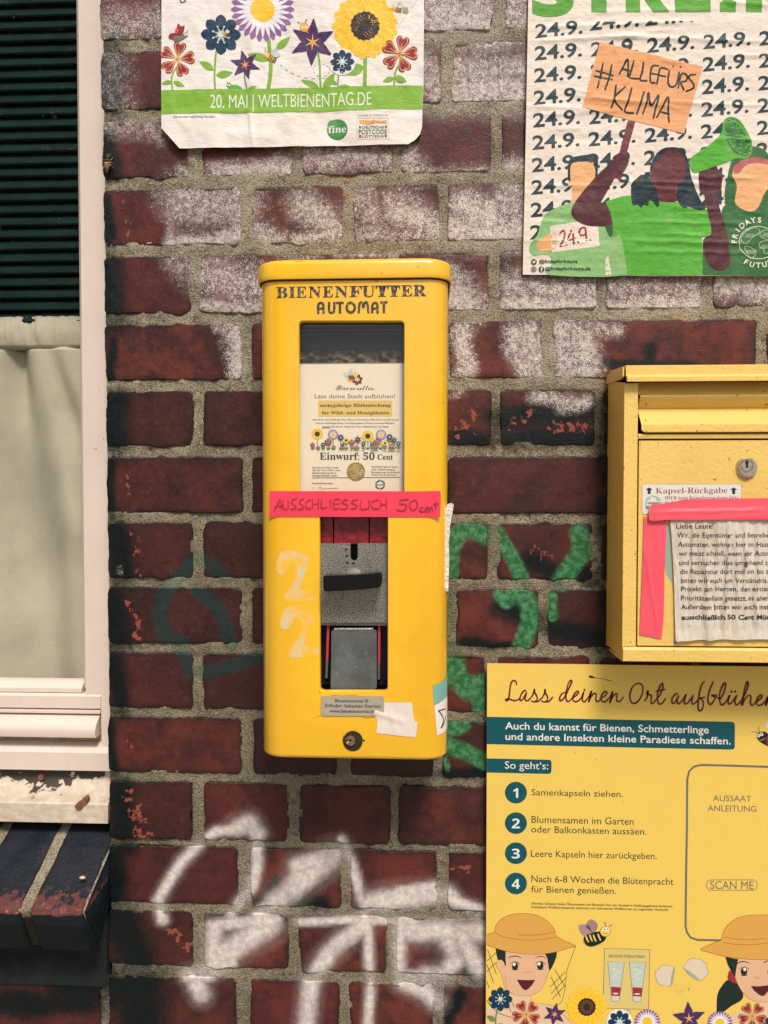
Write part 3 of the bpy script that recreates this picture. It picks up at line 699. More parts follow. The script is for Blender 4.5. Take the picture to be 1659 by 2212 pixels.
gath = .0028 * fbm(X * 150, Z * 22, 7) * np.exp(-((X - xp) / .05) ** 2) * 2.2 + .0014 * fbm(X * 60, Z * 20, 9)
D = np.where(cas, CD + .003 * np.sin(np.clip(dz / .038, 0, 1) * np.pi) + gath, D)
D = D - .004 * np.exp(-((dz - .0395) / .0016) ** 2)
Z = np.where(dz < .004, Z + .0016 * vnoise(X * 160, X * 0, 4) + .001, Z)
idx = np.arange(X.size).reshape(X.shape); F = np.stack([idx[:-1, :-1], idx[1:, :-1], idx[1:, 1:], idx[:-1, 1:]], -1).reshape(-1, 4)
me = bpy.data.meshes.new('curtain'); me.from_pydata(np.stack([X, -D, Z], -1).reshape(-1, 3).tolist(), [], F.tolist()); me.shade_smooth()
tag(link('curtain', me, M_CUR), 'grey green cloth curtain with a gathered top hem behind the lower window glass', 'curtain')

# ================================================================== SLOPING BRICK SILL
sill = thing('brick_sill', 'sloping window sill of dark bricks on edge below the white window board', 'window sill', (WX(60, 1980, .08), -.08, WZ(60, 1980, .08)))
pA = W(142, 1783, -.034); pB = W(47, 1972, .082)
xa = (pA[0] + pB[0]) / 2; pitch_s = .0826
zA, zB = WZ(142, 1783, -.034), WZ(47, 1972, .082)
slope = Vector((0, -(.082 + .034), zB - zA)); L = slope.length; sdir = slope.normalized(); ndir = Vector((0, 1, 0)).cross(sdir); ndir = Vector((0, sdir.z, -sdir.y)) * (1 if -sdir.y > 0 else -1)
M_SILLB = bpy.data.materials.new('sill_brick_clay'); nt, nd, lk, bsdf = nodes_of(M_SILLB); P = pos(nt)
mid = noise(nt, P, 90, 5, .65); big = noise(nt, P, 22, 4, .6); grit = noise(nt, P, 800, 2, .5); ed = attr(nt, 'chip').outputs['Fac']
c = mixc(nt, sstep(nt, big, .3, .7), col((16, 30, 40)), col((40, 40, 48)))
c = mixc(nt, sstep(nt, math_(nt, 'ADD', ed, math_(nt, 'MULTIPLY', math_(nt, 'SUBTRACT', mid, .5), 1.6)), .38, .58, 0, .85), c, col((108, 62, 56)))
c = mixc(nt, sstep(nt, math_(nt, 'ADD', ed, math_(nt, 'MULTIPLY', math_(nt, 'SUBTRACT', mid, .5), 2.6)), .86, .98), c, col((176, 96, 70)))
c = mixc(nt, sstep(nt, grit, .70, .73, 0, .5), c, col((160, 150, 130)))
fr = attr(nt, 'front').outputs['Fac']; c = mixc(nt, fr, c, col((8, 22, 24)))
lk.new(c, bsdf.inputs['Base Color']); bsdf.inputs['Roughness'].default_value = .5; bsdf.inputs['Specular IOR Level'].default_value = .22; lk.new(bump(nt, mid, .002), bsdf.inputs['Normal'])
def sill_brick(xl, xr, s):
    """a brick on edge, its rounded front corner worn"""
    na, nb = 18, 34
    pth = []    # profile down the slope, round the nose, down the front
    for t in np.linspace(-.03, L - .008, 22): pth.append((sdir * t, ndir, 0))
    for a in np.linspace(0, 90, 7)[1:]:
        c0 = sdir * (L - .008) - ndir * .008; ca, sa = math.cos(rad(a)), math.sin(rad(a))
        pth.append((c0 + (sdir * sa + ndir * ca) * .008, sdir * sa + ndir * ca, a / 90))
    for t in np.linspace(.004, .062, 9): pth.append((sdir * L - ndir * (.008 + t), sdir, 1))
    vs = []; chip = []; fr = []
    xs = np.linspace(0, 1, na)
    for i, (p, nn, ph) in enumerate(pth):
        for j, u in enumerate(xs):
            x = xl + (xr - xl) * u; e = min(u, 1 - u) * (xr - xl); drop = .004 * max(0, 1 - e / .005) ** 2
            q = Vector((x, -(-.034), zA)) + p; q.x = x; q.y = .034 + p.y
            nz = .0022 * float(fbm(x * 60 + s, i * .55, 3)) - .003 * max(0, float(vnoise(x * 70 + s, i * .5, 9)) - .12) * (ph > 0)
            q += nn * (nz - drop)
            vs.append(q); t = (Vector(p).dot(sdir)) / L
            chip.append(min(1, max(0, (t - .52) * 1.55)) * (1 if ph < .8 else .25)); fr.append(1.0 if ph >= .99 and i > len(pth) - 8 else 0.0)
    n = len(pth); fs = [(i * na + j, i * na + j + 1, (i + 1) * na + j + 1, (i + 1) * na + j) for i in range(n - 1) for j in range(na - 1)]
    for j in (0, na - 1):           # solid ends
        q = Vector((vs[j].x, .034 + (pth[0][0] - ndir * .07).y, zA + (pth[0][0] - ndir * .07).z)); vs.append(q); chip.append(0); fr.append(0)
        c0 = len(vs) - 1
        for i in range(n - 1): fs.append((c0, i * na + j, (i + 1) * na + j))
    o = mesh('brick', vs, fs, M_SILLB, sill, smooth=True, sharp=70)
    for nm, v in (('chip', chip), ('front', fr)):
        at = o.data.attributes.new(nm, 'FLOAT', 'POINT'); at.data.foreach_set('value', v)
XE = wx(237, 1838)
bm = bmesh.new(); box(bm, XF0, XE - .004, -.016, .006, SILL_Z - .014, zB - .045); bmobj('bed_joint', bm, plain('bed_dark', (14, 24, 23), .95, bs=200, bd=.003, var=.5, vs=60), sill)
edges = [XE - .0035]
jc = xa
sill_brick(jc + .0055, XE - .0022, 1.3)
k = 1
while jc - (k - 1) * pitch_s > XF0:
    sill_brick(jc - k * pitch_s + .0055, jc - (k - 1) * pitch_s - .0055, 3.1 * k); k += 1
# the mortar bed that shows as rough ribbons between and beside the bricks
def at_(v, v_dark):
    me = v.data; z = np.zeros((len(me.vertices), 4), np.float32)
    for nm in ('paint_a', 'paint_b'):
        a = me.attributes.new(nm, 'FLOAT_COLOR', 'POINT'); q = z.copy(); 
        q[v_dark:, 2 if nm == 'paint_a' else 3] = 1.0; a.data.foreach_set('color', q.ravel())
vs = []; fs = []; na = 200; xs = np.linspace(XF0, XE - .001, na)
pr = [sdir * t - ndir * .0028 for t in np.linspace(-.03, L - .006, 20)] + [sdir * (L - .005) - ndir * t for t in np.linspace(.006, .07, 12)]
for i, p in enumerate(pr):
    for x in xs: q = Vector((x, .034 + p.y, zA + p.z)) + ndir * (.0016 * float(fbm(x * 130, i * .7, 6))); vs.append(q)
for i in range(len(pr) - 1):
    for j in range(na - 1): fs.append((i * na + j, i * na + j + 1, (i + 1) * na + j + 1, (i + 1) * na + j))
at_(mesh('mortar', vs, fs, M_MORTAR, sill, smooth=True), na * 22)

# ================================================================== WASP on the brick
Zw = Zr(0, 0, 900)
def w3(x, y, d): p = W(*Zw(x, y), d); return Vector(p)
wp = thing('wasp', 'small yellow and black striped wasp resting on a brick beside the window frame', 'insect', w3(775, 1195, .004))
def blob(bm, c, r, sc, n=10):
    b = bmesh.ops.create_uvsphere(bm, u_segments=12, v_segments=n, radius=r)
    for v in b['verts']: v.co = Vector((v.co.x * sc[0], v.co.y * sc[1], v.co.z * sc[2])) + c
M_WB = bpy.data.materials.new('wasp_stripes'); nt, nd, lk, bsdf = nodes_of(M_WB); P = pos(nt)
wv = nt.nodes.new('ShaderNodeTexWave'); wv.bands_direction = 'Z'; wv.inputs['Scale'].default_value = 130; wv.inputs['Distortion'].default_value = 0; lk.new(P, wv.inputs[0])
lk.new(mixc(nt, sstep(nt, wv.outputs['Fac'], .35, .5), col((20, 18, 16)), col((190, 140, 70))), bsdf.inputs['Base Color'])
M_WK = plain('wasp_black', (26, 22, 20), .4); M_WL = plain('wasp_legs', (190, 140, 84), .5)
bm = bmesh.new(); blob(bm, w3(776, 1205, .006), .0033, (.9, .8, 2.6)); bmobj('abdomen', bm, M_WB, wp, smooth=True)
bm = bmesh.new(); blob(bm, w3(779, 1168, .006), .003, (.9, .9, 1.15)); bmobj('thorax', bm, M_WK, wp, smooth=True)
bm = bmesh.new(); blob(bm, w3(782, 1146, .006), .0022, (1, .8, .8)); bmobj('head', bm, M_WK, wp, smooth=True)
def tube(bm, pts, r, n=6):
    pts = [Vector(p) for p in pts]; rings = []
    for i, p in enumerate(pts):
        t = (pts[min(i + 1, len(pts) - 1)] - pts[max(i - 1, 0)]).normalized(); a = t.orthogonal().normalized(); b = t.cross(a)
        rr = r[i] if isinstance(r, (list, tuple)) else r
        rings.append([bm.verts.new(p + (a * math.cos(k * 2 * math.pi / n) + b * math.sin(k * 2 * math.pi / n)) * rr) for k in range(n)])
    for u, v in zip(rings[:-1], rings[1:]):
        for k in range(n): bm.faces.new((u[k], u[(k + 1) % n], v[(k + 1) % n], v[k]))
    bm.faces.new(rings[0][::-1]); bm.faces.new(rings[-1])
for p in (((786, 1165), (806, 1160), (818, 1145)), ((786, 1172), (808, 1180), (828, 1188)), ((784, 1182), (806, 1200), (830, 1222)), ((772, 1165), (755, 1160), (745, 1155)), ((772, 1175), (755, 1183), (744, 1200)), ((772, 1182), (752, 1215), (745, 1235))):
    bm = bmesh.new(); tube(bm, [w3(*p[0], .006), w3(*p[1], .009), w3(*p[2], .0035)], [.0006, .0005, .0003]); bmobj('leg', bm, M_WL, wp, smooth=True)
for p in (((784, 1142), (798, 1128), (790, 1118)), ((780, 1142), (775, 1130), (784, 1122))):
    bm = bmesh.new(); tube(bm, [w3(*p[0], .007), w3(*p[1], .008), w3(*p[2], .006)], .0003); bmobj('antenna', bm, M_WL, wp, smooth=True)
for s in (-1, 1):
    bm = bmesh.new(); blob(bm, Vector((0, 0, 0)), .0016, (1, .12, 3.2)); bmesh.ops.rotate(bm, verts=bm.verts, matrix=Matrix.Rotation(rad(22 * s), 3, 'Y')); bmesh.ops.translate(bm, verts=bm.verts, vec=w3(777 + 10 * s, 1200, .010)); bmobj('wing', bm, plain('wasp_wing', (120, 92, 60), .3), wp, smooth=True)
# single dry seed lying on the sill
bm = bmesh.new(); c = W(179.5, 1901, .045); blob(bm, Vector(c) + Vector((0, -.002, .004)), .0036, (1.1, .7, .55))
tag(bmobj('seed', bm, plain('seed_cream', (226, 186, 150), .5), smooth=True), 'pale oval seed lying on the sloping brick sill', 'seed')

# ================================================================== THE DISPENSER
M_YEL = bpy.data.materials.new('yellow_enamel'); nt, nd, lk, bsdf = nodes_of(M_YEL); P = pos(nt)
c = mixc(nt, sstep(nt, noise(nt, P, 5, 3, .6), .3, .7), (.87, .455, .011, 1), (.91, .505, .015, 1))
gr = math_(nt, 'MULTIPLY', sstep(nt, noise(nt, P, 150, 3, .7), .66, .70), sstep(nt, noise(nt, P, 9, 2, .5), .50, .62))
c = mixc(nt, math_(nt, 'MULTIPLY', gr, .75), c, col((120, 84, 30)))
c = mixc(nt, sstep(nt, noise(nt, P, 28, 5, .7), .5, .8, 0, .12), c, col((200, 140, 40)))
lk.new(c, bsdf.inputs['Base Color']); bsdf.inputs['Roughness'].default_value = .22; bsdf.inputs['Specular IOR Level'].default_value = .55; bsdf.inputs['Coat Weight'].default_value = .6; bsdf.inputs['Coat Roughness'].default_value = .12
lk.new(bump(nt, math_(nt, 'ADD', noise(nt, P, 24, 2, .5), math_(nt, 'MULTIPLY', noise(nt, P, 500, 2, .5), .03)), .0009), bsdf.inputs['Normal'])
DF = .120; RC = .024
XL, XR_ = WX(565.5, 1100, DF - .016), WX(967, 1100, DF - .016)
ZB, ZTB = WZ(765, 1641, DF), WZ(765, 596, DF)
disp = thing('feed_dispenser', 'tall yellow wall mounted bee feed vending dispenser with a black turning handle', 'vending machine', ((XL + XR_) / 2, 0, ZB))
def plan(xl, xr, df, r, n=9):
    """open outline in plan from the wall round the front and back to the wall"""
    o = [(xl, -.004)]
    for k in range(n + 1): a = rad(180 - 90 * k / n); o.append((xl + r + r * math.cos(a), df - r + r * math.sin(a)))
    for k in range(n + 1): a = rad(90 - 90 * k / n); o.append((xr - r + r * math.cos(a), df - r + r * math.sin(a)))
    o.append((xr, -.004)); return o
OP1 = rrect(645, 692, 874, 1110, 9); OP2 = rrect(690, 1100, 838.5, 1495, [0, 0, 9, 9])
def wloop(pts, d): return [(float(q[0]), float(q[2])) for q in [W(x, y, d) for x, y in pts]]
bm = bmesh.new()
pf = plan(XL, XR_, DF, RC); bev = .005
rings = []
for dz, ins in ((0, .004), (.0012, .0018), (.0030, .0006), (bev, 0), (None, 0)):
    z = ZTB if dz is None else ZB + dz
    pp = plan(XL + ins, XR_ - ins, DF - ins, RC)
    rings.append([bm.verts.new((x, -d, z)) for x, d in pp])
nP = len(rings[0]); fi = 10        # segment fi..fi+1 is the flat front
for q in range(4):
    for i in range(nP - 1):
        if q == 3 and i == fi: continue
        bm.faces.new((rings[q][i], rings[q][i + 1], rings[q + 1][i + 1], rings[q + 1][i]))
bm.faces.new(rings[0])
# front plate with its two openings
o1, o2 = wloop(OP1, DF), wloop(OP2, DF)
outer = [(XL + RC, ZB + bev), (XR_ - RC, ZB + bev), (XR_ - RC, ZTB), (XL + RC, ZTB)]
loops = [outer, o1, o2]
lv = [[bm.verts.new((p[0], -DF, p[1])) for p in l] for l in loops]; flat = [v for l in lv for v in l]
for t in tessellate_polygon([[v.co for v in l] for l in lv]): bm.faces.new([flat[i] for i in t])
for l, lp in zip(lv[1:], (o1, o2)):          # folded rim
    c = np.mean(np.array(lp), 0)
    prev = l
    for dd, s in ((.0012, .0010), (.009, .0010)):
        cur = []
        for p in lp:
            v = np.array(c) - np.array(p); v = v / (np.abs(v).max() + 1e-9) if False else v / np.linalg.norm(v)
            cur.append(bm.verts.new((p[0] + v[0] * s, -(DF - dd), p[1] + v[1] * s)))
        for i in range(len(l)): j = (i + 1) % len(l); bm.faces.new((prev[i], prev[j], cur[j], cur[i]))
        prev = cur
bmesh.ops.remove_doubles(bm, verts=bm.verts, dist=1e-5)
body = bmobj('body', bm, M_YEL, disp, smooth=True, sharp=38)
# lid
bm = bmesh.new(); g = .0035; zl0, zl1 = WZ(765, 601, DF + g), WZ(765, 557, DF + g)
rings = []
for z, ins in ((zl0 + .002, .003), (zl0, .0012), (zl0, .0), (zl0 + .0015, -.0006), (zl0 + .008, 0), (zl1 - .006, .0), (zl1 - .0022, .0012), (zl1, .005), (zl1 + .003, .05)):
    pp = plan(XL - g + ins, XR_ + g - ins, DF + g - ins, RC + g)
    rings.append([bm.verts.new((x, -d, z)) for x, d in pp])
for a, b in zip(rings[:-1], rings[1:]):
    for i in range(nP - 1): bm.faces.new((a[i], a[i + 1], b[i + 1], b[i]))
bm.faces.new(rings[-1]); bm.faces.new(rings[0])
bmobj('lid', bm, M_YEL, disp, smooth=True, sharp=50)
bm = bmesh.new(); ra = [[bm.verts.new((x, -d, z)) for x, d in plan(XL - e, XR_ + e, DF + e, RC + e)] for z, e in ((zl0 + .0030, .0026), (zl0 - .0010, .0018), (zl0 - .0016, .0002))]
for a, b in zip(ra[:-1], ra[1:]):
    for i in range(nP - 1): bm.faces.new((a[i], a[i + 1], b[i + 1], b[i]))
bmobj('lid_shade_line', bm, plain('lid_shade_brown', (74, 46, 22), .8, bs=300, var=.4, vs=120), disp, smooth=True)  # dark ring added to paint in the shadow line below the lid
# inside: dark liner, rails, glass, printed card
M_BLK = plain('black_liner', (16, 20, 22), .55); M_BAR = plain('dull_bar', (92, 84, 76), .5, .6, bs=200, bd=.0006, var=.3, vs=60)
bm = bmesh.new(); box(bm, XL + .006, XR_ - .006, .02, .085, ZB + .01, ZTB - .004); bmobj('inner_case', bm, plain('inner_case_dark', (34, 32, 34), .5, bs=80), disp)
def ibox(name, px0, py0, px1, py1, d0, d1, mat, bev=.0008, par=None, label=None):
    bm = bmesh.new(); a = W(px0, py1, d1); b = W(px1, py0, d1); box(bm, float(a[0]), float(b[0]), d0, d1, float(a[2]), float(b[2]))
    return bmobj(name, bm, mat, par or disp, bevel=bev, label=label)
ibox('top_rail', 640, 684, 880, 706, .086, .106, M_BAR)
ibox('hanger_bar', 640, 710, 880, 716, .086, .104, M_BLK)
ibox('hanger_bar', 640, 718.5, 880, 721, .086, .103, plain('thin_steel', (120, 112, 100), .35, .7))
# crumpled capsule stock showing above the card
M_STOCK = plain('stock_brown', (104, 88, 68), .5, bs=150, bd=.006, var=.6, vs=110)
x0, x1 = WX(642, 760, .094), WX(878, 760, .094); gx = np.linspace(x0, x1, 90); gz = np.linspace(WZ(760, 792, .094), WZ(760, 757, .094), 16)
X, Z = np.meshgrid(gx, gz, indexing='ij'); D = .092 + .010 * fbm(X * 110, Z * 170, 3, 3); idx = np.arange(X.size).reshape(X.shape)
F = np.stack([idx[:-1, :-1], idx[1:, :-1], idx[1:, 1:], idx[:-1, 1:]], -1).reshape(-1, 4)
me = bpy.data.meshes.new('capsule_stock'); me.from_pydata(np.stack([X, -D, Z], -1).reshape(-1, 3).tolist(), [], F.tolist()); me.shade_smooth(); link('capsule_stock', me, M_STOCK, disp)
ibox('card_holder', 640, 783, 880, 790, .086, .1035, plain('holder_edge', (150, 138, 116), .4))
DC = .104
card = ibox('display_card', 640, 785.5, 882, 1108, DC - .0012, DC, ink((250, 232, 206), 'board'), bev=0)
Zc = Zr(1120, 1380, 1660)
I = Ink(Zc, 'board'); BR = (112, 62, 60); TE = (18, 58, 54)
I.text('Lass deine Stadt aufblühen!', 366, 578, 1335, 50, (110, 66, 62))
I.text('Bienenretter', 618, 480, 1075, 62, BR, style='script', off=.006); I.line([(1080, 470), (1090, 470)], 1.4, BR)
I.poly(rrect(408, 605, 1303, 800, 14), (240, 200, 108))
I.text('mehrjährige Blühmischung', 428, 684, 1285, 40, TE, style='serif', slope=-.003, off=.01)
I.text('für Wild- und Honigbienen', 452, 772, 1265, 38, TE, style='serif', off=.01)
for t, x0_, y0_, x1_, h in (('Über 40 ein- und mehrjährige Wild- (70%) und Kulturkräuter (30%) bieten von April bis zum', 340, 846, 1380, 20), ('Frost ein reichhaltiges Nektar- und Pollenangebot für Bienen und andere Bestäuber.', 380, 888, 1336, 20),
                            ('Aussaat: April bis Juni. Portion für 2-4 qm. Saatanleitung in der Kapsel.', 455, 930, 1265, 20), ('Nach Einwurf Hebel vollstän-', 338, 1426, 660, 20), ('dig nach rechts drehen. Leere', 338, 1457, 676, 20), ('Kapselverpackung bitte in', 338, 1490, 628, 20),
                            ('Rückgabe-Behälter werfen.', 338, 1523, 645, 20), ('ACHTUNG: Nicht für Kinder', 1052, 1418, 1370, 20), ('unter 14 Jahren geeignet.', 1052, 1449, 1340, 20), ('Benutzung unter unmittelbarer', 1052, 1481, 1394, 20), ('Aufsicht von Erwachsenen.', 1052, 1511, 1360, 20), ('Automatenbetreiber:', 332, 1615, 594, 20)):
    I.text(t, x0_, y0_, x1_, h, (40, 46, 44), off=.006)
I.line([(455, 937), (555, 937)], .9, (40, 46, 44)); I.line([(330, 1541), (1398, 1533)], 1.0, (40, 46, 44))
I.text('Einwurf: 50', 426, 1320, 1090, 84, TE, style='serif'); I.text('Cent', 1126, 1318, 1312, 62, TE, style='serif')
I.line([(340, 1665), (360, 1650), (350, 1675)], 1, (190, 176, 160)); I.line([(415, 1675), (420, 1645), (432, 1662), (445, 1645), (450, 1675), (500, 1665), (560, 1668), (650, 1662)], 1.1, (196, 182, 164), n=3)
for a0 in (100, 190, 280, 10):       # recycling arrows
    pp = [(1158 + 52 * math.cos(rad(a)), 1622 + 50 * math.sin(rad(a))) for a in range(a0, a0 + 62, 10)]
    I.line(pp, 2.6, (52, 110, 112), caps=False); q = pp[-1]; t = rad(a0 + 70); I.poly([(q[0] - 16 * math.cos(t), q[1] - 16 * math.sin(t)), (q[0] + 16 * math.cos(t), q[1] + 16 * math.sin(t)), (1158 + 52 * math.cos(rad(a0 + 84)), 1622 + 50 * math.sin(rad(a0 + 84)))], (52, 110, 112))
I.text('MEHRWEG', 1116, 1630, 1206, 14, (52, 90, 92), style='bold')
I.build('card_print', card, DC, label='German text, logo and flower row printed on the display card')
# ------------------------------------------------------------------ printed flowers and insects (shared by card, poster, board)
def rotp(pts, c, a): ca, sa = math.cos(a), math.sin(a); return [(c[0] + x * ca - y * sa, c[1] + x * sa + y * ca) for x, y in pts]
def petal(L, w, tip=.5, n=10):       # rounded petal along +x
    o = [(L * t, w * math.sin(math.pi * t ** tip) ** .8) for t in np.linspace(0, 1, n)]
    return o + [(x, -y) for x, y in o[-2:0:-1]]
def f_blue(I, c, R, bgc=None, n=8, a0=90, star=(206, 226, 222)):
    if bgc: I.poly(ellipse(*c, R * 1.1), bgc)
    for k in range(n): I.poly(rotp([(R * .10, 0)] + [(R * (.18 + .82 * t), R * .27 * math.sin(math.pi * t ** 1.5) ** .62) for t in np.linspace(.02, .98, 9)] + [(R, 0)] + [(R * (.18 + .82 * t), -R * .27 * math.sin(math.pi * t ** 1.5) ** .62) for t in np.linspace(.98, .02, 9)], c, rad(a0 + k * 360 / n)), (14, 52, 82))
    for k in range(n):
        a = rad(a0 + 22 + k * 360 / n); e = (c[0] + R * .42 * math.cos(a), c[1] + R * .42 * math.sin(a)); I.line([c, e], max(.5, R * .03 * I_k(I)), star); I.poly(ellipse(*e, R * .05, n=8), star)
    I.poly(ellipse(*c, R * .15, n=14), star)
def f_red(I, c, R, a0=0, ln=(246, 190, 108), n=5):
    hp = [(0, 0), (.25, .10), (.52, .26), (.80, .37), (.97, .28), (1.0, .12), (.90, .0)]; hp = hp + [(x, -y) for x, y in hp[-2:0:-1]]
    hp = smooth(hp, 3, True)
    for k in range(n): I.poly(rotp([(x * R, y * R) for x, y in hp], c, rad(a0 + k * 360 / n)), (150, 34, 50))
    for k in range(n):
        I.line(rotp([(x * R * .86 + R * .07, y * R * .74) for x, y in hp], c, rad(a0 + k * 360 / n)), max(.45, R * .034 * I_k(I)), ln, closed=True)
        I.line(rotp([(R * .12, 0), (R * .6, 0)], c, rad(a0 + k * 360 / n)), max(.45, R * .05 * I_k(I)), ln, taper=[1, .5])
    I.poly(ellipse(*c, R * .085, n=12), (236, 160, 60)); I.poly(ellipse(*c, R * .045, n=10), (150, 60, 40))
def f_star(I, c, R, n=6, a0=90, rr=None):
    pet = [(0, .0), (.18, .14), (.36, .22), (.52, .20), (.75, .10), (1.0, 0)]; pet = pet + [(x, -y) for x, y in pet[-2:0:-1]]
    for k in range(n):
        s = R * (rr[k] if rr else 1); I.poly(rotp([(x * s, y * s * (6.0 / n) ** .5) for x, y in smooth(pet, 2, True)], c, rad(a0 + k * 360 / n)), (78, 42, 92))
    for k in range(n): I.poly(rotp([(0, R * .045), (R * .36, 0), (0, -R * .045)], c, rad(a0 + k * 360 / n)), (246, 190, 108))
    I.poly(ellipse(*c, R * .11, n=12), (244, 170, 60))
def f_daisy(I, c, R, n=24):
    o = []
    for k in range(n):
        for t in (-.5, -.3, -.1, .1, .3): a = 2 * math.pi * (k + t) / n; q = R * (.91 + .09 * math.cos(math.pi * t * 1.6)); o.append((c[0] + q * math.cos(a), c[1] + q * math.sin(a)))
    I.poly(o, (146, 100, 156))
    for k in range(n): I.poly(rotp([(R * .3, R * .05), (R * .52, R * .066), (R * .72, R * .045), (R * .90, 0), (R * .72, -R * .045), (R * .52, -R * .066), (R * .3, -R * .05)], c, 2 * math.pi * (k + .5) / n), (240, 234, 236))
    o = []
    for k in range(n): 
        for t, q in ((0, .40), (.5, .355)): a = 2 * math.pi * (k + t) / n; o.append((c[0] + R * q * math.cos(a), c[1] + R * q * math.sin(a)))
    I.poly(o, (250, 196, 40))
def f_sun(I, c, R, n=16, dots=True, rc=.42):
    for ring, (r2, off) in enumerate(((1.0, .5), (.93, 0))):
        for k in range(n):
            a = 2 * math.pi * (k + off) / n
            sh = [(R * .25, R * .10), (R * .5 * r2, R * .17), (R * .78 * r2, R * .17), (R * .95 * r2, R * .08), (R * r2, 0)]; sh = smooth(sh + [(x, -y) for x, y in sh[-2::-1]], 2, True)
            I.poly(rotp(sh, c, a), (250, 196, 40)); I.line(rotp(sh, c, a), max(.5, R * .022 * I_k(I)), (255, 222, 110), closed=True)
    o = []
    for k in range(n * 2): a = math.pi * k / n; q = R * rc * (1.0 + (.07 if k % 2 else 0)); o.append((c[0] + q * math.cos(a), c[1] + q * math.sin(a)))
    I.poly(o, (44, 36, 32))
    if dots:
        for r2, m in ((.20, 12), (.26, 16), (.32, 16)):
            for k in range(m): a = 2 * math.pi * (k + r2 * 9) / m; I.poly(ellipse(c[0] + R * r2 * math.cos(a), c[1] + R * r2 * math.sin(a), R * .020, n=6), (206, 120, 76), layer=I.layer + 1)
        I.layer += 1
GRN = (128, 176, 58)
def f_leaf(I, a, b, w, c=GRN, bend=0.0):
    a = np.array(a, float); b = np.array(b, float); d = b - a; nn = np.array([-d[1], d[0]])
    o = [tuple(a + d * t + nn * (w * math.sin(math.pi * t ** .8) + bend * math.sin(math.pi * t))) for t in np.linspace(0, 1, 10)] + [tuple(a + d * t - nn * (w * .8 * math.sin(math.pi * t ** .8) - bend * math.sin(math.pi * t))) for t in np.linspace(.95, .05, 9)]
    I.poly(o, c)
def f_bee(I, c, s, a=0, wing=(200, 212, 206), eyes=True):
    q = lambda pts: rotp([(x * s, y * s) for x, y in pts], c, rad(a))
    I.poly(q(ellipse(.15, -.75, .28, .5, 20)), wing); I.poly(q(ellipse(.55, -.55, .26, .45, 55)), tuple(min(255, v + 14) for v in wing))
    I.poly(q(ellipse(0.2, .1, .62, .36)), (244, 176, 52))
    for x in (-.05, .22, .48, .70): I.line(q([(x, -.24), (x + .06, .1), (x, .44)]), s * .15 * I_k(I), (32, 26, 24), n=3, caps=False)
    I.poly(q(ellipse(-.55, 0, .34, .33)), (246, 184, 70))
    if eyes:
        for ex in (-.68, -.46): I.poly(q(ellipse(ex, -.06, .10, .11, n=12)), (250, 246, 238)); I.poly(q(ellipse(ex, -.05, .045, n=8)), (20, 20, 20))
        I.line(q([(-.70, .14), (-.56, .2), (-.42, .13)]), max(.5, s * .04 * I_k(I)), (120, 50, 30), n=3)
    for dx in (-.12, .06): I.line(q([(-.6 + dx, -.3), (-.66 + dx * 2, -.55), (-.76 + dx * 3, -.66)]), max(.5, s * .035 * I_k(I)), (60, 40, 34), n=3)
def I_k(I): p, q = I.T(0, 0), I.T(1, 0); return q[0] - p[0]
# card flowers, logo and coin
I = Ink(Zc, 'board', 4e-6); I.layer = 30
for x, y, r, kd in ((397, 1010, 72, 's'), (588, 1018, 64, 'd'), (1008, 1036, 72, 's'), (1168, 1018, 64, 'd'), (340, 1142, 30, 'r'), (408, 1178, 26, 'p'), (467, 1140, 28, 'b'), (530, 1108, 45, 'r'), (596, 1166, 24, 'p'), (680, 1052, 38, 'b'), (706, 1142, 30, 't'), (746, 1088, 36, 's'), (814, 1112, 38, 'r'), (862, 1172, 26, 'p'), (888, 1076, 50, 't'), (956, 1126, 28, 'b'), (1058, 1128, 24, 'b'), (1092, 1172, 26, 'p'), (1118, 1106, 45, 'r'), (1216, 1120, 30, 's'), (1272, 1048, 40, 'b'), (1298, 1158, 26, 'p'), (1326, 1084, 46, 't'), (1380, 1124, 28, 'b')):
    I.line([(x, y), (x + 2, 1198)], 1.6, (112, 142, 74), caps=False); f_leaf(I, (x, 1192), (x + 28, 1168), .25, (96, 122, 66)); f_leaf(I, (x, 1194), (x - 26, 1172), .25, (96, 122, 66))
    if kd == 's': f_sun(I, (x, y), r, 12, False)
    elif kd == 'd': f_daisy(I, (x, y), r, 18)
    elif kd == 'b': f_blue(I, (x, y), r)
    elif kd == 't': f_star(I, (x, y), r)
    else: f_red(I, (x, y), r, -90, ln=(200, 110, 90) if kd == 'r' else (190, 140, 160))
I.build('flower_print', card, DC); I = Ink(Zc, 'board', 8e-6); I.layer = 30
for k in range(5): I.poly(rotp([(12, 10), (40, 22), (62, 14), (66, 0), (62, -14), (40, -22), (12, -10)], (882, 352), rad(-70 + k * 56)), (122, 46, 62))
I.poly(ellipse(800, 262, 26, 46, 12), (196, 212, 212)); I.poly(ellipse(752, 296, 26, 40, -60), (206, 220, 220))
I.poly(ellipse(812, 330, 54, 38, -35), (244, 184, 70)); 
for dx in (-24, 0, 24): I.line([(800 + dx, 302), (826 + dx, 356)], 3.4, (60, 44, 36), caps=False)
I.poly(ellipse(858, 292, 30), (246, 196, 90)); I.poly(ellipse(850, 290, 6, n=8), (250, 246, 238)); I.poly(ellipse(872, 292, 6, n=8), (250, 246, 238)); I.poly(ellipse(880, 352, 30, 22), (250, 206, 90))
I.build('bee_logo', card, DC)
bm = bmesh.new(); cc = W(*Zc(866, 1460), DC + .0008); cylinder(bm, (float(cc[0]), float(cc[2])), 110 * (540 / 1659) * KD * 5.87e-4 * .9, DC, DC + .0010, 40); coin = bmobj('coin_picture', bm, plain('coin_gold', (196, 166, 104), .38, .35, bs=260, bd=.0009, var=.25, vs=120), card, bevel=.0003)
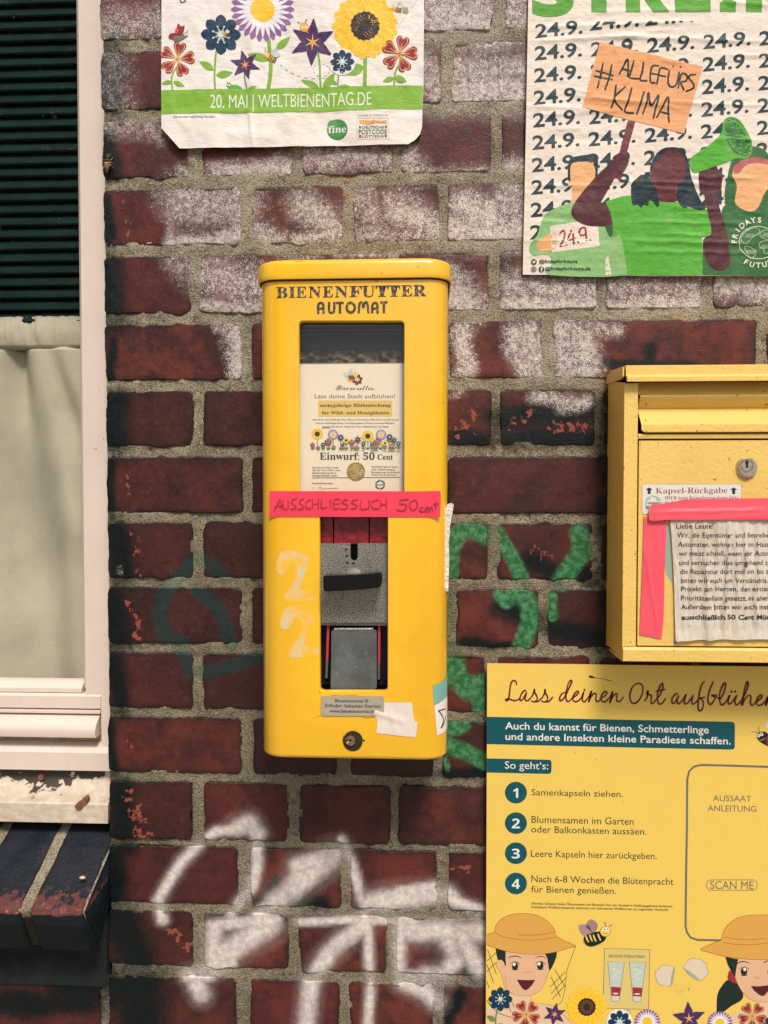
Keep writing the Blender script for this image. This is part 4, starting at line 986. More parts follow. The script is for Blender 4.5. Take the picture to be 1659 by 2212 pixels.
I = Ink(Zc, 'flat'); I.text('50', 868, 1505, 956, 66, (226, 202, 140)); I.line(ellipse(866, 1460, 98, n=36), 1.1, (160, 130, 76), closed=True); I.line([(775, 1480), (800, 1455), (840, 1490), (870, 1440)], 1, (150, 120, 70), n=4); I.build('coin_relief', card, DC + .0012)
gl0 = ibox('glass_pane', 640, 686, 880, 1112, .1085, .1100, M_GLASS, bev=0)
# lower mechanism
M_RED = plain('red_lacquer', (134, 22, 34), .3, bs=120, bd=.0012, var=.35, vs=70, speck=.6, speckc=(190, 70, 70))
for a, b in ((690.5, 719), (722, 796), (799, 838)): ibox('red_block', a, 1095, b, 1175, .086, .104 if a != 722 else .106, M_RED, bev=.0012)
M_ZINC = bpy.data.materials.new('zinc'); nt, nd, lk, bsdf = nodes_of(M_ZINC); P = pos(nt)
n1 = noise(nt, P, 800, 3, .6); n2 = noise(nt, P, 120, 4, .6)
c = mixc(nt, sstep(nt, n1, .42, .60), col((104, 100, 94)), col((186, 180, 166))); c = mixc(nt, sstep(nt, n2, .5, .7, 0, .4), c, col((110, 104, 94))); lk.new(c, bsdf.inputs['Base Color'])
bsdf.inputs['Metallic'].default_value = .55; bsdf.inputs['Roughness'].default_value = .40; lk.new(bump(nt, n1, .0005), bsdf.inputs['Normal'])
DP = .110
bm = bmesh.new()
out = wloop([(690.5, 1173.5), (756.5, 1173.5)], DP); slot = wloop([(757, 1176), (757, 1204), (760, 1209), (765, 1211.5), (770, 1209), (773, 1204), (773, 1176)], DP); rest = wloop([(773.5, 1173.5), (838, 1173.5), (838, 1345), (690.5, 1345)], DP)
prism(bm, out + slot + rest, DP - .003, DP)
cp = bmobj('coin_plate', bm, M_ZINC, disp, bevel=.0006)
I = Ink(Zr(1000, 1900, 1820), 'flat')
for x, y, r in ((735, 535, 11), (739, 583, 12), (743, 638, 13), (792, 642, 12)): I.poly(smooth([(x - r, y), (x - r * .3, y - r * .8), (x + r, y), (x + r * .2, y + r * .9), (x - r * .4, y + r * .5)], 3, True), (10, 18, 20))
random.seed(5)
for k in range(34): x, y = random.uniform(540, 1050), random.uniform(880, 1105); I.poly(ellipse(x, y, random.uniform(1.5, 4.5), random.uniform(1.5, 4), n=6), random.choice([(20, 20, 20), (50, 44, 38), (196, 186, 168)]), layer=9)
tag(I.build('pits', cp, DP), kind='stuff')
bm = bmesh.new(); c = W(765, 1247, DP); cylinder(bm, (float(c[0]), float(c[2])), .0100, DP, DP + .0020, 40, .0094); cylinder(bm, (float(c[0]), float(c[2])), .0072, DP + .0020, DP + .010, 32, .0066)
bmobj('washer', bm, plain('worn_steel', (186, 178, 166), .4, .5, bs=200, var=.25, vs=90, speck=.9, speckc=(120, 80, 50)), disp, bevel=.0006)
# handle: long black bar, slightly turned
M_HAND = plain('black_plastic', (6, 8, 9), .2, spec=.35)
HD = .138; zh = Zr(1000, 1900, 1820)
bm = bmesh.new(); prism(bm, wloop([zh(*p) for p in smooth([(552, 790), (552, 752), (575, 742), (700, 738), (900, 728), (985, 718), (1010, 722), (1018, 745), (1016, 800), (1008, 828), (985, 838), (800, 856), (620, 866), (570, 866), (555, 850), (552, 820)], 3, True)], HD), DP + .010, HD)
hnd = bmobj('handle', bm, M_HAND, disp, bevel=.0055, seg=5)
ibox('chute_back', 690, 1346, 838, 1500, .080, .086, plain('chute_dark', (30, 14, 16), .5), bev=0)
ibox('cross_bar', 690.5, 1345.5, 838, 1350.5, .090, .109, plain('thin_steel', (120, 112, 100), .35, .7), bev=.0005)
ibox('cross_bar', 690.5, 1474, 838, 1478, .087, .094, M_BLK)
zf = Zr(1000, 2440, 1820)
for (a, b, c_, d_) in ((592, 36, 576, 466), (998, 36, 994, 476)):
    bm = bmesh.new(); prism(bm, wloop([zf(a - 9, b), zf(a + 10, b), zf(c_ + 9, d_), zf(c_ - 8, d_)], .104), .086, .104)
    m = bpy.data.materials.new('red_rail') if 'red_rail' not in MATS else MATS['red_rail']
    if 'red_rail' not in MATS:
        nt, nd, lk, bsdf = nodes_of(m); P = pos(nt); s = nt.nodes.new('ShaderNodeSeparateXYZ'); lk.new(P, s.inputs[0])
        z0_ = WZ(760, 1426, .104); wv = math_(nt, 'ADD', s.outputs[2], math_(nt, 'MULTIPLY', noise(nt, P, 160, 3, .6), .02))
        lk.new(mixc(nt, sstep(nt, wv, z0_ + .006, z0_ + .012), col((96, 90, 84)), col((196, 58, 66))), bsdf.inputs['Base Color']); bsdf.inputs['Roughness'].default_value = .4; MATS['red_rail'] = m
    bmobj('rail', bm, m, disp, bevel=.0008)
bm = bmesh.new(); prism(bm, wloop([zf(*p) for p in ((617, 96), (626, 84), (968, 82), (978, 92), (978, 540), (940, 574), (636, 574), (611, 552))], .108), .1055, .108)
bmobj('flap', bm, plain('flap_steel', (104, 108, 110), .42, .35, bs=70, bd=.0012, var=.28, vs=30, speck=.5, speckc=(160, 160, 155)), disp, bevel=.0008)
bm = bmesh.new(); tube(bm, [Vector(W(*zf(640, 76), .106)), Vector(W(*zf(950, 74), .106))], .0018, 8); bmobj('hinge_pin', bm, M_ZINC, disp, smooth=True)
# plate, lock, torn tapes, sticker, ghost numerals, lettering
D0 = DF
bm = bmesh.new(); prism(bm, wloop(rrect(*zf(534, 608), *zf(1036, 767), 5, 4), D0 + .001), D0 + .0002, D0 + .0012)
np_ = bmobj('name_plate', bm, plain('brushed_alu', (196, 182, 162), .36, .25, bs=400, bd=.0002), disp, bevel=.0004)
I = Ink(zf, 'flat')
for t, a, y, b in (('Bienenautomat ®', 646, 658, 913), ('Erfinder: Sebastian Everwin', 569, 697, 1010), ('www.bienenautomat.de', 601, 739, 962)): I.text(t, a, y, b, 27, (26, 46, 46), slope=.012, off=.012)
I.build('plate_lettering', np_, D0 + .0012)
bm = bmesh.new(); c = W(*zf(789, 963), D0); r = 79 * .4943 * KD * 5.87e-4 * .88; cylinder(bm, (float(c[0]), float(c[2])), r, D0 - .002, D0 + .0012, 40)
lk_ = bmobj('lock', bm, plain('lock_recess', (58, 48, 36), .5, .4, bs=300, var=.3, vs=100), disp, bevel=.0007)
c2 = W(*zf(768, 965), D0 + .003); bm = bmesh.new(); cylinder(bm, (float(c2[0]), float(c2[2])), r * .50, D0 + .001, D0 + .0035, 28); bmobj('lock_core', bm, plain('lock_brass', (148, 122, 84), .35, .6, var=.3, vs=200), lk_, bevel=.0006)
I = Ink(zf, 'flat'); I.poly([(728, 966), (742, 956), (780, 955), (776, 966), (750, 976), (745, 990), (738, 985)], (14, 14, 12)); I.poly([(732, 980), (752, 964), (760, 972), (746, 990)], (206, 180, 140)); I.build('keyhole', lk_, D0 + .0036)
I = Ink(zf, 'flat'); I.poly([(862, 960), (872, 958), (878, 954), (882, 960), (888, 966), (878, 970), (866, 968)], (40, 26, 20)); I.line([(715, 925), (708, 965), (728, 1020), (770, 1044), (800, 1045), (838, 1030)], 1.6, (150, 78, 34), n=4); I.line([(600, 606), (700, 600), (830, 604)], 1.8, (190, 124, 40), n=3, taper=[.3, 1, .4, 1, .2]); I.line([(850, 608), (920, 612), (1000, 610)], 1.8, (150, 92, 44), n=3, taper=[.3, 1, .3]); I.line([(490, 780), (510, 772), (528, 762)], 1.2, (196, 132, 40)); I.line([(860, 778), (900, 784), (968, 776)], 1.5, (170, 110, 40), n=3, taper=[.4, 1, .3]); I.line([(534, 700), (522, 716)], 1.2, (200, 136, 40)); tag(I.build('rust_marks', disp, D0, kind='flat'), kind='stuff')
def sheet(name, outline, T, d, warp, mat, par, grid=5, lift=.0006, label=None):
    I = Ink(T, 'flat'); I.poly(outline, (240, 228, 216)); o = I.build(name, par, d, lift, grid, warp, label)
    o.data.materials.clear(); o.data.materials.append(mat); return o
M_TAPEW = plain('masking_tape', (238, 220, 208), .6, bs=420, bd=.0003, var=.04, vs=60)
wt = creases([(800, 1536, 880, 1560, 7, .0011), (840, 1528, 860, 1590, 6, .0006)])
sheet('tape_scrap', [(912, 657), (1080, 659), (1259, 660), (1263, 700), (1270, 770), (1282, 812), (1302, 816), (1298, 870), (1288, 938), (1150, 925), (1050, 912), (976, 905), (980, 850), (984, 800), (968, 782), (962, 768), (946, 766), (950, 755), (936, 735), (930, 712), (922, 705), (924, 690), (914, 676)], zf, D0, wt, M_TAPEW, disp, label='torn off white tape over the right end of the name plate')
# pink tape with its handwriting
zt_ = Zr(1000, 1900, 1820)
wp_ = creases([(590, 1105, 940, 1108, 30, .0004), (600, 1095, 700, 1098, 8, .0003)])
I = Ink(zt_, 'tape')
o = sheet('tape_strip', [(122, 68), (500, 68), (900, 68), (1300, 70), (1486, 66), (1490, 130), (1482, 278), (1200, 274), (800, 274), (450, 272), (120, 274), (124, 180)], zt_, D0, wp_, plain('pink_tape', (250, 62, 88), .42, bs=500, bd=.0002, var=.05, vs=40), disp, grid=6, label='pink tape strip with German handwriting below the display window')
I = Ink(zt_, 'marker'); PM = (150, 22, 52); hw = 3.0
for st in (((162, 222), (190, 170), (208, 132), (216, 170), (222, 212)), ((168, 190), (240, 184)), ((232, 142), (232, 190), (246, 212), (270, 205), (274, 165), (272, 140)), ((340, 128), (310, 138), (300, 160), (318, 176), (338, 190), (322, 208), (290, 212)), ((398, 128), (370, 140), (362, 160), (380, 175), (398, 192), (380, 210), (350, 214)), ((452, 138), (424, 150), (412, 180), (424, 205), (455, 206)),
           ((468, 135), (466, 205)), ((468, 172), (516, 166)), ((514, 128), (514, 208)), ((540, 132), (536, 200), (580, 196)), ((610, 132), (606, 204)), ((690, 132), (640, 136), (636, 206), (690, 202)), ((638, 168), (682, 164)), ((748, 138), (712, 140), (704, 160), (740, 175), (748, 192), (728, 208), (692, 210)), ((828, 136), (790, 140), (776, 160), (810, 174), (822, 190), (800, 206), (766, 208)),
           ((856, 136), (850, 208), (908, 206)), ((918, 140), (914, 208)), ((990, 138), (950, 145), (934, 175), (950, 206), (994, 208)), ((1010, 140), (1006, 212)), ((1008, 176), (1056, 172)), ((1056, 128), (1056, 214)), ((1234, 132), (1174, 138), (1164, 168), (1200, 170), (1216, 195), (1190, 222), (1136, 216)), ((1290, 138), (1254, 150), (1240, 185), (1262, 218), (1296, 200), (1302, 160), (1286, 138)),
           ((1348, 196), (1326, 200), (1318, 218), (1336, 230), (1356, 226)), ((1366, 212), (1388, 208), (1382, 194), (1366, 204), (1368, 226), (1392, 228)), ((1400, 198), (1402, 230)), ((1402, 206), (1420, 198), (1424, 228)), ((1448, 150), (1448, 216)), ((1430, 172), (1470, 168))):
    I.line(list(st), hw, PM, n=4, taper=[.7, 1, .8, 1, .6])
I.build('handwriting', o, D0, .0013, 6, wp_, label='dark red marker handwriting reading AUSSCHLIESSLICH 50cent')
# torn paper remnant standing off the right flank
bm = bmesh.new(); 
zr_ = zt_
rem = [(1572, 162), (1592, 172), (1584, 230), (1572, 290), (1560, 360), (1562, 400), (1552, 470), (1556, 600), (1552, 740), (1548, 868), (1506, 862), (1504, 780), (1508, 600), (1506, 420), (1502, 330), (1510, 240), (1534, 190), (1540, 172)]
prism(bm, wloop([zr_(*p) for p in rem], DF - .012), DF - .016, DF - .0125)
bmobj('paper_remnant', bm, plain('torn_paper', (232, 222, 208), .8, bs=130, bd=.004, var=.1, vs=90), disp, label='torn white paper strip along the right edge')
# sticker wrapped round the lower right corner
def flank(x, y, off):           # positions past the flat front run round the corner
    xw = W(x, y, DF)[..., 0]; z = W(x, y, DF)[..., 2]; xc = XR_ - RC; s = np.maximum(xw - xc, 0); a = np.minimum(s / RC, 2.2)
    X = np.where(xw > xc, xc + (RC + off) * np.sin(a), xw); Dd = np.where(xw > xc, DF - RC + (RC + off) * np.cos(a), DF + off)
    return np.stack([X, -Dd, z], -1)
I = Ink(zf, 'board'); I.poly([(1424, 530), (1480, 515), (1530, 500), (1620, 470), (1620, 640), (1540, 655), (1437, 686)], (122, 178, 166)); I.poly([(1437, 686), (1540, 655), (1620, 640), (1620, 900), (1540, 918), (1462, 930)], (240, 228, 216))
I.line([(1475, 735), (1500, 733), (1560, 736)], 3.0, (24, 44, 50), n=3); I.line([(1478, 735), (1520, 790), (1530, 830), (1502, 878), (1535, 850), (1570, 800)], 3.0, (24, 44, 50), n=4)
o = I.build('sticker', disp, DF, .0004, 4, surf=flank, label='green and white sticker wrapped round the lower right corner'); o.data.shade_smooth()
# pale ghosts of two numerals
I = Ink(zt_, 'ghost')
MG = bpy.data.materials.new('ghost_print'); nt, nd, lk, bsdf = nodes_of(MG); P = pos(nt)
mk = sstep(nt, noise(nt, P, 34, 6, .82), .39, .58, .80, .0); crk = noise(nt, P, 160, 4, .7)
lk.new(mixc(nt, mk, (.85, .46, .02, 1), col((214, 206, 182))), bsdf.inputs['Base Color']); bsdf.inputs['Roughness'].default_value = .5; MATS['ink_ghost_d6ceb6'] = MG
for dx, dy in ((0, 0), (32, 440)):
    I.sm([(178 + dx, 690 + dy), (185 + dx, 620 + dy), (215 + dx, 560 + dy), (260 + dx, 543 + dy), (330 + dx, 548 + dy), (400 + dx, 570 + dy), (428 + dx, 625 + dy), (430 + dx, 670 + dy), (400 + dx, 720 + dy), (380 + dx, 800 + dy), (366 + dx, 850 + dy), (430 + dx, 862 + dy), (480 + dx, 870 + dy), (480 + dx, 930 + dy), (400 + dx, 950 + dy), (260 + dx, 950 + dy), (245 + dx, 900 + dy), (280 + dx, 850 + dy), (320 + dx, 790 + dy), (345 + dx, 720 + dy), (340 + dx, 670 + dy), (300 + dx, 645 + dy), (265 + dx, 690 + dy), (235 + dx, 726 + dy), (195 + dx, 726 + dy)], (214, 206, 182), 4)
I.build('ghost_numerals', disp, DF, label='two faded grey numerals reading 22')
# body lettering
zn = Zr(980, 980, 1820); I = Ink(zn, 'worn')
xs = [(212, 300), (310, 362), (368, 450), (464, 562), (574, 656), (668, 770), (782, 880), (880, 980), (985, 1085), (1078, 1178), (1185, 1272), (1278, 1380)]
for (a, b), ch in zip(xs, 'BIENENFUTTER'): I.text(ch, a, 382 - (a - 212) * .014, b, 88, (58, 48, 44), style='serif', off=.012)
BK = (62, 50, 44)
def deco(pts, w=11.0, n=4): I.line(pts, w, BK, n=n, caps=False)
kw = 1 / (KD * 840 / 1659)
for ax in (529, 950):
    wd_ = 56 if ax == 529 else 58
    deco([(ax + 10, 505 if ax < 900 else 500), (ax + 10, 440), (ax + 26, 420), (ax + 44, 425), (ax + 50, 445), (ax + 50, 503)], 5.4); deco([(ax + 12, 465), (ax + 50, 463)], 4.6, 0)
deco([(624, 412), (624, 480), (640, 496), (658, 490), (664, 474), (664, 412)], 5.4); deco([(678, 420), (738, 419)], 5, 0); deco([(708, 420), (708, 502)], 5.4, 0)
I.line(smooth([(792 + 32 * math.cos(t), 456 + 38 * math.sin(t)) for t in np.linspace(0, 6.28, 13)[:-1]], 3, True), 5.4, BK, closed=True)
deco([(854, 500), (860, 430), (872, 416), (884, 425), (890, 460)], 5.2); deco([(890, 460), (898, 425), (912, 414), (922, 430), (930, 500)], 5.2)
deco([(1022, 416), (1078, 414)], 5, 0); deco([(1050, 416), (1050, 498)], 5.4, 0)
I.build('lettering', disp, DF, label='worn black lettering reading BIENENFUTTER AUTOMAT')
# chipped paint under the lid
I = Ink(zn, 'flat'); random.seed(3)
for x0_, x1_, y_, h_, c_ in ((760, 1190, 214, 12, (226, 176, 130)), (840, 1130, 216, 8, (150, 88, 60)), (350, 420, 84, 7, (190, 120, 40)), (215, 270, 80, 6, (200, 130, 50))):
    up = [(x, y_ - h_ * (.3 + random.random())) for x in np.linspace(x0_, x1_, 26)]; dn = [(x, y_ + (2 if h_ > 10 else h_ * random.random() * .5)) for x in np.linspace(x1_, x0_, 20)]; I.poly(up + dn, c_)
for q in range(3): x = 930 + 16 * q; I.poly([(x - 8, 205), (x - 2, 150 + 14 * q), (x + 4, 205)], (236, 196, 150))
tag(I.build('paint_chips', disp, DF + .0035), kind='stuff')
I = Ink(zn, 'flat')
up = [(x, 226 + 2 * random.random()) for x in np.linspace(760, 1370, 30)]; dn = [(x, 232 + 34 * random.random() ** 2 * max(0, 1 - abs(x - 960) / 420)) for x in np.linspace(1370, 760, 60)]; I.poly(up + dn, (214, 150, 110))
up = [(x, 225) for x in np.linspace(230, 740, 20)]; dn = [(x, 229 + 9 * random.random() ** 2) for x in np.linspace(740, 230, 50)]; I.poly(up + dn, (150, 112, 70))
tag(I.build('paint_chips', disp, DF), kind='stuff')

# ================================================================== THE LETTER BOX
M_LB = bpy.data.materials.new('letterbox_paint'); nt, nd, lk, bsdf = nodes_of(M_LB); P = pos(nt)
c = mixc(nt, sstep(nt, noise(nt, P, 6, 3, .6), .3, .7), (.73, .475, .115, 1), (.79, .52, .13, 1))
c = mixc(nt, math_(nt, 'MULTIPLY', sstep(nt, noise(nt, P, 210, 2, .5), .70, .73), .7), c, col((130, 84, 30)))
c = mixc(nt, sstep(nt, noise(nt, P, 30, 5, .7), .52, .8, 0, .3), c, (.60, .40, .12, 1)); lk.new(c, bsdf.inputs['Base Color'])
bsdf.inputs['Roughness'].default_value = .42; lk.new(bump(nt, noise(nt, P, 230, 3, .6), .0007), bsdf.inputs['Normal'])
MD = .080
zm_ = Zr(2324, 1400, 3024); zo = Zr(2324, 1900, 3024)
XM0 = WX(1345.5, 1200, MD); XM1 = WX(1862, 1200, MD)
ZM1 = WZ(1400, 826, MD); ZM0 = WZ(1345, 1427, MD)
lb = thing('letter_box', 'pale yellow sheet metal letter box with slot flap and round lock', 'letter box', ((XM0 + XM1) / 2, 0, ZM0))
mx = lambda x, y, d=MD: WX(x, y, d); mz = lambda y, d=MD, x=1500: WZ(x, y, d)
def lpart(name, x0, x1, prof, bev=.0009, mat=None, par=None, label=None):
    bm = bmesh.new(); sweep(bm, prof, x0, x1); return bmobj(name, bm, mat or M_LB, par or lb, bevel=bev, seg=2, label=label)
XD0 = mx(1378.5, 1200)                      # the door's left edge
XI0 = mx(1381, 880)
# sides with the folded back corner at the bottom
def sidewall(x0, x1):
    bm = bmesh.new(); sweep(bm, [(-.012, mz(820, 0, 1312) + .0), (MD - .0015, ZM1), (MD - .0015, ZM0 + .012), (MD - .004, ZM0 + .002), (.020, ZM0 + .004), (-.012, WZ(1312, 1395, 0))], x0, x1); return bmobj('side_panel', bm, M_LB, lb, bevel=.001)
sidewall(XM0, XM0 + .002); sidewall(XM1 - .002, XM1)
lpart('back_panel', XM0 + .002, XM1 - .002, [(-.010, mz(825, 0)), (-.006, mz(825, 0)), (-.006, WZ(1400, 1390, 0)), (-.010, WZ(1400, 1390, 0))], bev=0)
def upright(x0, x1): bm = bmesh.new(); box(bm, x0, x1, MD - .006, MD, mz(1397.5), ZM1 - .001); return bmobj('front_stile', bm, M_LB, lb, bevel=.0012)
upright(XM0 + .0002, XD0 - .0018); upright(2 * (XM0 + XM1) / 2 - XD0 + .0018, XM1 - .0002)
XE1 = XM0 + XM1 - XD0
lpart('bottom_rail', XM0 + .0004, XM1 - .0004, [(MD - .008, mz(1398.5)), (MD + .001, mz(1399)), (MD + .0035, mz(1404)), (MD + .0035, mz(1428)), (MD - .002, mz(1431)), (.015, mz(1431)), (.015, mz(1427)), (MD - .008, mz(1424))], bev=.0012)
lpart('ledge', XI0 - .001, XE1 + .001, [(MD - .006, mz(936)), (MD + .0005, mz(937)), (MD + .0015, mz(940)), (MD + .0008, mz(947)), (MD - .006, mz(948.5))], bev=.0006)
lpart('slot_hood', XI0, XM0 + XM1 - XI0, [(MD - .014, mz(822)), (MD - .013, mz(827, MD - .013)), (MD - .004, mz(849.5)), (MD - .003, mz(851.5)), (MD - .008, mz(852.5)), (MD - .02, mz(830))], bev=.0005)
# flap with its bent profile and round lower corners
xf0, xf1 = mx(1384, 900), XM0 + XM1 - mx(1384, 900)
prof = [(MD - .003, mz(851.8)), (MD - .0165, mz(882.5, MD - .016)), (MD + .0015, mz(916)), (MD + .0025, mz(918)), (MD + .0025, mz(934.5))]
vs = []; fs = []; xs = [xf0, xf0 + .0006, xf0 + .002, xf0 + .005] + list(np.linspace(xf0 + .02, xf1 - .02, 8)) + [xf1 - .005, xf1 - .002, xf1 - .0006, xf1]
dense = []
for a, b in zip(prof[:-1], prof[1:]):
    for t in np.linspace(0, 1, 7)[:-1]: dense.append((a[0] + (b[0] - a[0]) * t, a[1] + (b[1] - a[1]) * t))
dense.append(prof[-1])
for j, x in enumerate(xs):
    e = min(x - xf0, xf1 - x); lift = .0052 * (1 - math.sqrt(max(0, 1 - max(0, 1 - e / .0052) ** 2)))
    for d_, z in dense: vs.append((x, -d_, max(z, prof[-1][1] + lift)))
m = len(dense)
for j in range(len(xs) - 1):
    for i in range(m - 1): fs.append((j * m + i, j * m + i + 1, (j + 1) * m + i + 1, (j + 1) * m + i))
fl = mesh('slot_flap', vs, fs, M_LB, lb, smooth=True, sharp=18); sm_ = fl.modifiers.new('thick', 'SOLIDIFY'); sm_.thickness = .0012; sm_.offset = -1
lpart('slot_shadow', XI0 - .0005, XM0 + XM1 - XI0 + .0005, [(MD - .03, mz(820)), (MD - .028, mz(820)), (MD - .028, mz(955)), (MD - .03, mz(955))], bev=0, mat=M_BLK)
# door
ZD1, ZD0 = mz(951.5), mz(1395.5)
bm = bmesh.new(); box(bm, XD0, XE1, MD - .004, MD, ZD0, ZD1); door = bmobj('door', bm, M_LB, lb, bevel=.0011)
c = W(*zm_(1458, 1050), MD); r0 = 101 * (700 / 1659) * KD * 5.87e-4 * .92
bm = bmesh.new(); cylinder(bm, (float(c[0]), float(c[2])), r0, MD, MD + .0035, 48, r0 * .86); cylinder(bm, (float(c[0]), float(c[2])), r0 * .85, MD + .0035, MD + .0045, 48, r0 * .78)
M_CHR = plain('lock_chrome', (206, 190, 172), .24, .85, bs=500, bd=.0001, var=.12, vs=200)
lo = bmobj('lock', bm, M_CHR, door, bevel=.0006)
I = Ink(zm_, 'flat'); ck = (1463, 1026)
I.line(ellipse(*ck, 56, n=40), 1.0, (60, 48, 40), closed=True); I.poly([(1450, 985), (1462, 976), (1477, 984), (1479, 1000), (1472, 1020), (1474, 1060), (1452, 1060), (1454, 1020), (1447, 1000)], (18, 16, 14)); I.poly([(1450, 1048), (1462, 1052), (1468, 1046), (1470, 1062), (1450, 1060)], (210, 196, 176)); I.line([(1458, 1122), (1462, 1134), (1470, 1132)], 1, (70, 50, 40))
I.build('keyhole', lo, MD + .0046)
I = Ink(zm_, 'flat'); I.line([(1445, 1158), (1478, 1160)], 1.2, (196, 112, 50)); I.line([(1508, 1140), (1515, 1152)], 1.0, (120, 60, 30)); I.line([(470, 800), (474, 850), (472, 900)], 1.4, (206, 136, 40), n=3, taper=[1, .6, .2]); tag(I.build('rust_marks', door, MD), kind='stuff')
# return label
M_LAB = None
I = Ink(zm_, 'board'); I.poly(rrect(484, 1201, 1410, 1480, 16), (236, 226, 214)); I.line(rrect(484, 1201, 1410, 1480, 16), .6, (150, 130, 100), closed=True)
lab = I.build('return_label', door, MD, .0003, label='white label headed Kapsel-Rückgabe with two dark arrows')
I = Ink(zm_, 'board'); TL = (24, 56, 66)
for cx in (550, 1339): I.poly([(cx, 1230), (cx + 33, 1252), (cx + 14, 1256), (cx + 14, 1292), (cx - 14, 1292), (cx - 14, 1256), (cx - 33, 1252)], TL)
I.text('Kapsel-Rückgabe', 612, 1287, 1280, 52, (150, 84, 88), style='serif', slope=-.008, off=-.006)
I.text('HIER leere Kapselverpackung bitte', 697, 1342, 1383, 30, (96, 92, 86), style='serif', slope=-.002, off=-.012)
I.text('in den Schlitz werfen', 697, 1385, 1120, 30, (96, 92, 86), style='serif', off=-.012)
I.line([(520, 1412), (520, 1370), (535, 1330)], 2.6, (160, 190, 168), n=3); I.poly([(518, 1335), (562, 1310), (560, 1345)], (160, 190, 168)); I.line([(576, 1310), (610, 1316), (635, 1330)], 2.8, (160, 190, 168), n=3); I.poly([(625, 1320), (665, 1350), (612, 1350)], (160, 190, 168)); I.poly([(517, 1405), (560, 1400), (545, 1440), (520, 1425)], (110, 160, 150))
I.text('MEHRWEG', 533, 1387, 668, 20, (60, 56, 54), style='serif')
I.build('label_print', lab, MD, .0004)
# teal paint left under the sheet
I = Ink(zo, 'flat'); I.sm([(700, 440), (735, 400), (742, 500), (755, 700), (765, 930), (735, 890), (705, 830), (698, 620)], (150, 178, 160), 4); I.poly([(778, 1478), (812, 1478), (806, 1512), (784, 1505)], (130, 152, 120)); tag(I.build('paint_smear', door, MD), kind='stuff')
# top lid: sloped roof with a bent front apron and folded side lips
lid_p = [(-.012, WZ(1400, 808, 0) + .004), (MD + .001, mz(788.5, MD)), (MD + .0035, mz(791)), (MD + .0035, mz(809.5)), (MD + .0095, mz(813.5, MD + .009)), (MD + .0095, mz(823, MD + .009)), (MD + .008, mz(823.5, MD + .009)), (MD + .0015, mz(812)), (MD + .0015, mz(795)), (-.012, WZ(1400, 813, 0) + .001)]
bm = bmesh.new(); xl0 = mx(1352.5, 800, MD + .004); sweep(bm, lid_p, xl0, XM0 + XM1 - xl0); bmobj('lid', bm, M_LB, lb, bevel=.0008)
for x0_, x1_ in ((XM0 - .0022, XM0 - .0004), (XM1 + .0004, XM1 + .0022)):
    bm = bmesh.new(); sweep(bm, [(-.010, WZ(1312, 811, 0)), (MD + .0005, mz(792)), (MD + .0005, mz(812)), (MD - .006, mz(816)), (-.010, WZ(1312, 829, 0))], x0_, x1_); bmobj('lid_lip', bm, M_LB, lb, bevel=.0005)

# ------------------------------------------------------------------ crumpled notice in its sleeve, held by pink tape
nw = []
random.seed(11)
NS = .95
for x0_, x1_, w_, h_ in ((1472, 1478, 6, .0022), (1498, 1488, 5, .0016), (1520, 1530, 7, .0030), (1550, 1541, 5, .0024), (1574, 1562, 4, .0036), (1588, 1594, 6, .0022), (1612, 1606, 5, .0030), (1640, 1632, 6, .0034), (1668, 1674, 8, .003), (1700, 1696, 6, .002), (1740, 1742, 8, .003)):
    nw.append((x0_, 1110, x1_, 1392, w_, h_))
for q in range(34):
    x = random.uniform(1455, 1770); y = random.uniform(1130, 1380); nw.append((x, y, x + random.uniform(-8, 8), y + random.uniform(20, 60), random.uniform(2.2, 4.5), random.uniform(-.0012, .0016)))
nwf = creases(nw); nwarp = lambda x, y: .0015 + NS * nwf(x, y) + .0022 * fbm(np.asarray(x) * .030, np.asarray(y) * .006, 14, 2) + .002 * np.clip((np.asarray(y) - 1360) / 30, 0, 1)
note = thing('paper_notice', 'crumpled white German notice on the letter box door, held by bright pink tape', 'notice', tuple(W(1600, 1385, MD + .001)))
I = Ink(zo, 'note'); I.poly([(742, 350), (745, 420), (758, 560), (770, 760), (780, 1000), (786, 1250), (790, 1478), (900, 1474), (1040, 1462), (1100, 1470), (1220, 1458), (1340, 1466), (1440, 1462), (1560, 1458), (1700, 1462), (1900, 1455), (1955, 1450), (1950, 1000), (1940, 340)], (226, 212, 196)); pap = I.build('paper', note, MD, .0010, 3.5, nwarp)
I = Ink(zo, 'note'); NC = (38, 46, 46)
for i, (t, x, y, x1_, o_) in enumerate((('Liebe Leute!', 797, 428, 1147, 0), ('Wir, die Eigentümer und Betreiber der', 805, 512, 1800, 0), ('Automaten, wohnen hier im Haus und wir', 812, 598, 1880, 0), ('wir meist schnell, wenn der Automat streikt', 818, 682, 1930, 0), ('und versuchen dies umgehend zu beheben', 824, 768, 1925, 0), ('die Reparatur dort mal ein bis zwei Tage', 832, 850, 1895, 0),
                              ('bitten wir euch um Verständnis. Auch dies', 840, 934, 1925, 0), ('Projekt am Herzen, den ersten auf der', 842, 1012, 1890, 0), ('Prioritätenliste gesetzt, es aber chaotisch', 842, 1098, 1925, 0), ('Außerdem bitten wir euch instdig, dass', 842, 1180, 1880, 0), ('ausschließlich 50 Cent Münzen', 845, 1275, 1780, .022))):
    I.text(t, x, y, x1_, 46, NC, off=o_ + .004)
I.build('print', pap, MD, .00125, 3.5, nwarp)
M_PK = plain('pink_tape_b', (252, 88, 104), .4, bs=500, bd=.0002, var=.08, vs=30, spec=.5)
tw1 = creases([(1390, 1170, 1420, 1360, 4, .0012), (1412, 1130, 1410, 1350, 3, -.0006)]); tf1 = lambda x, y: tw1(x, y) + .0006
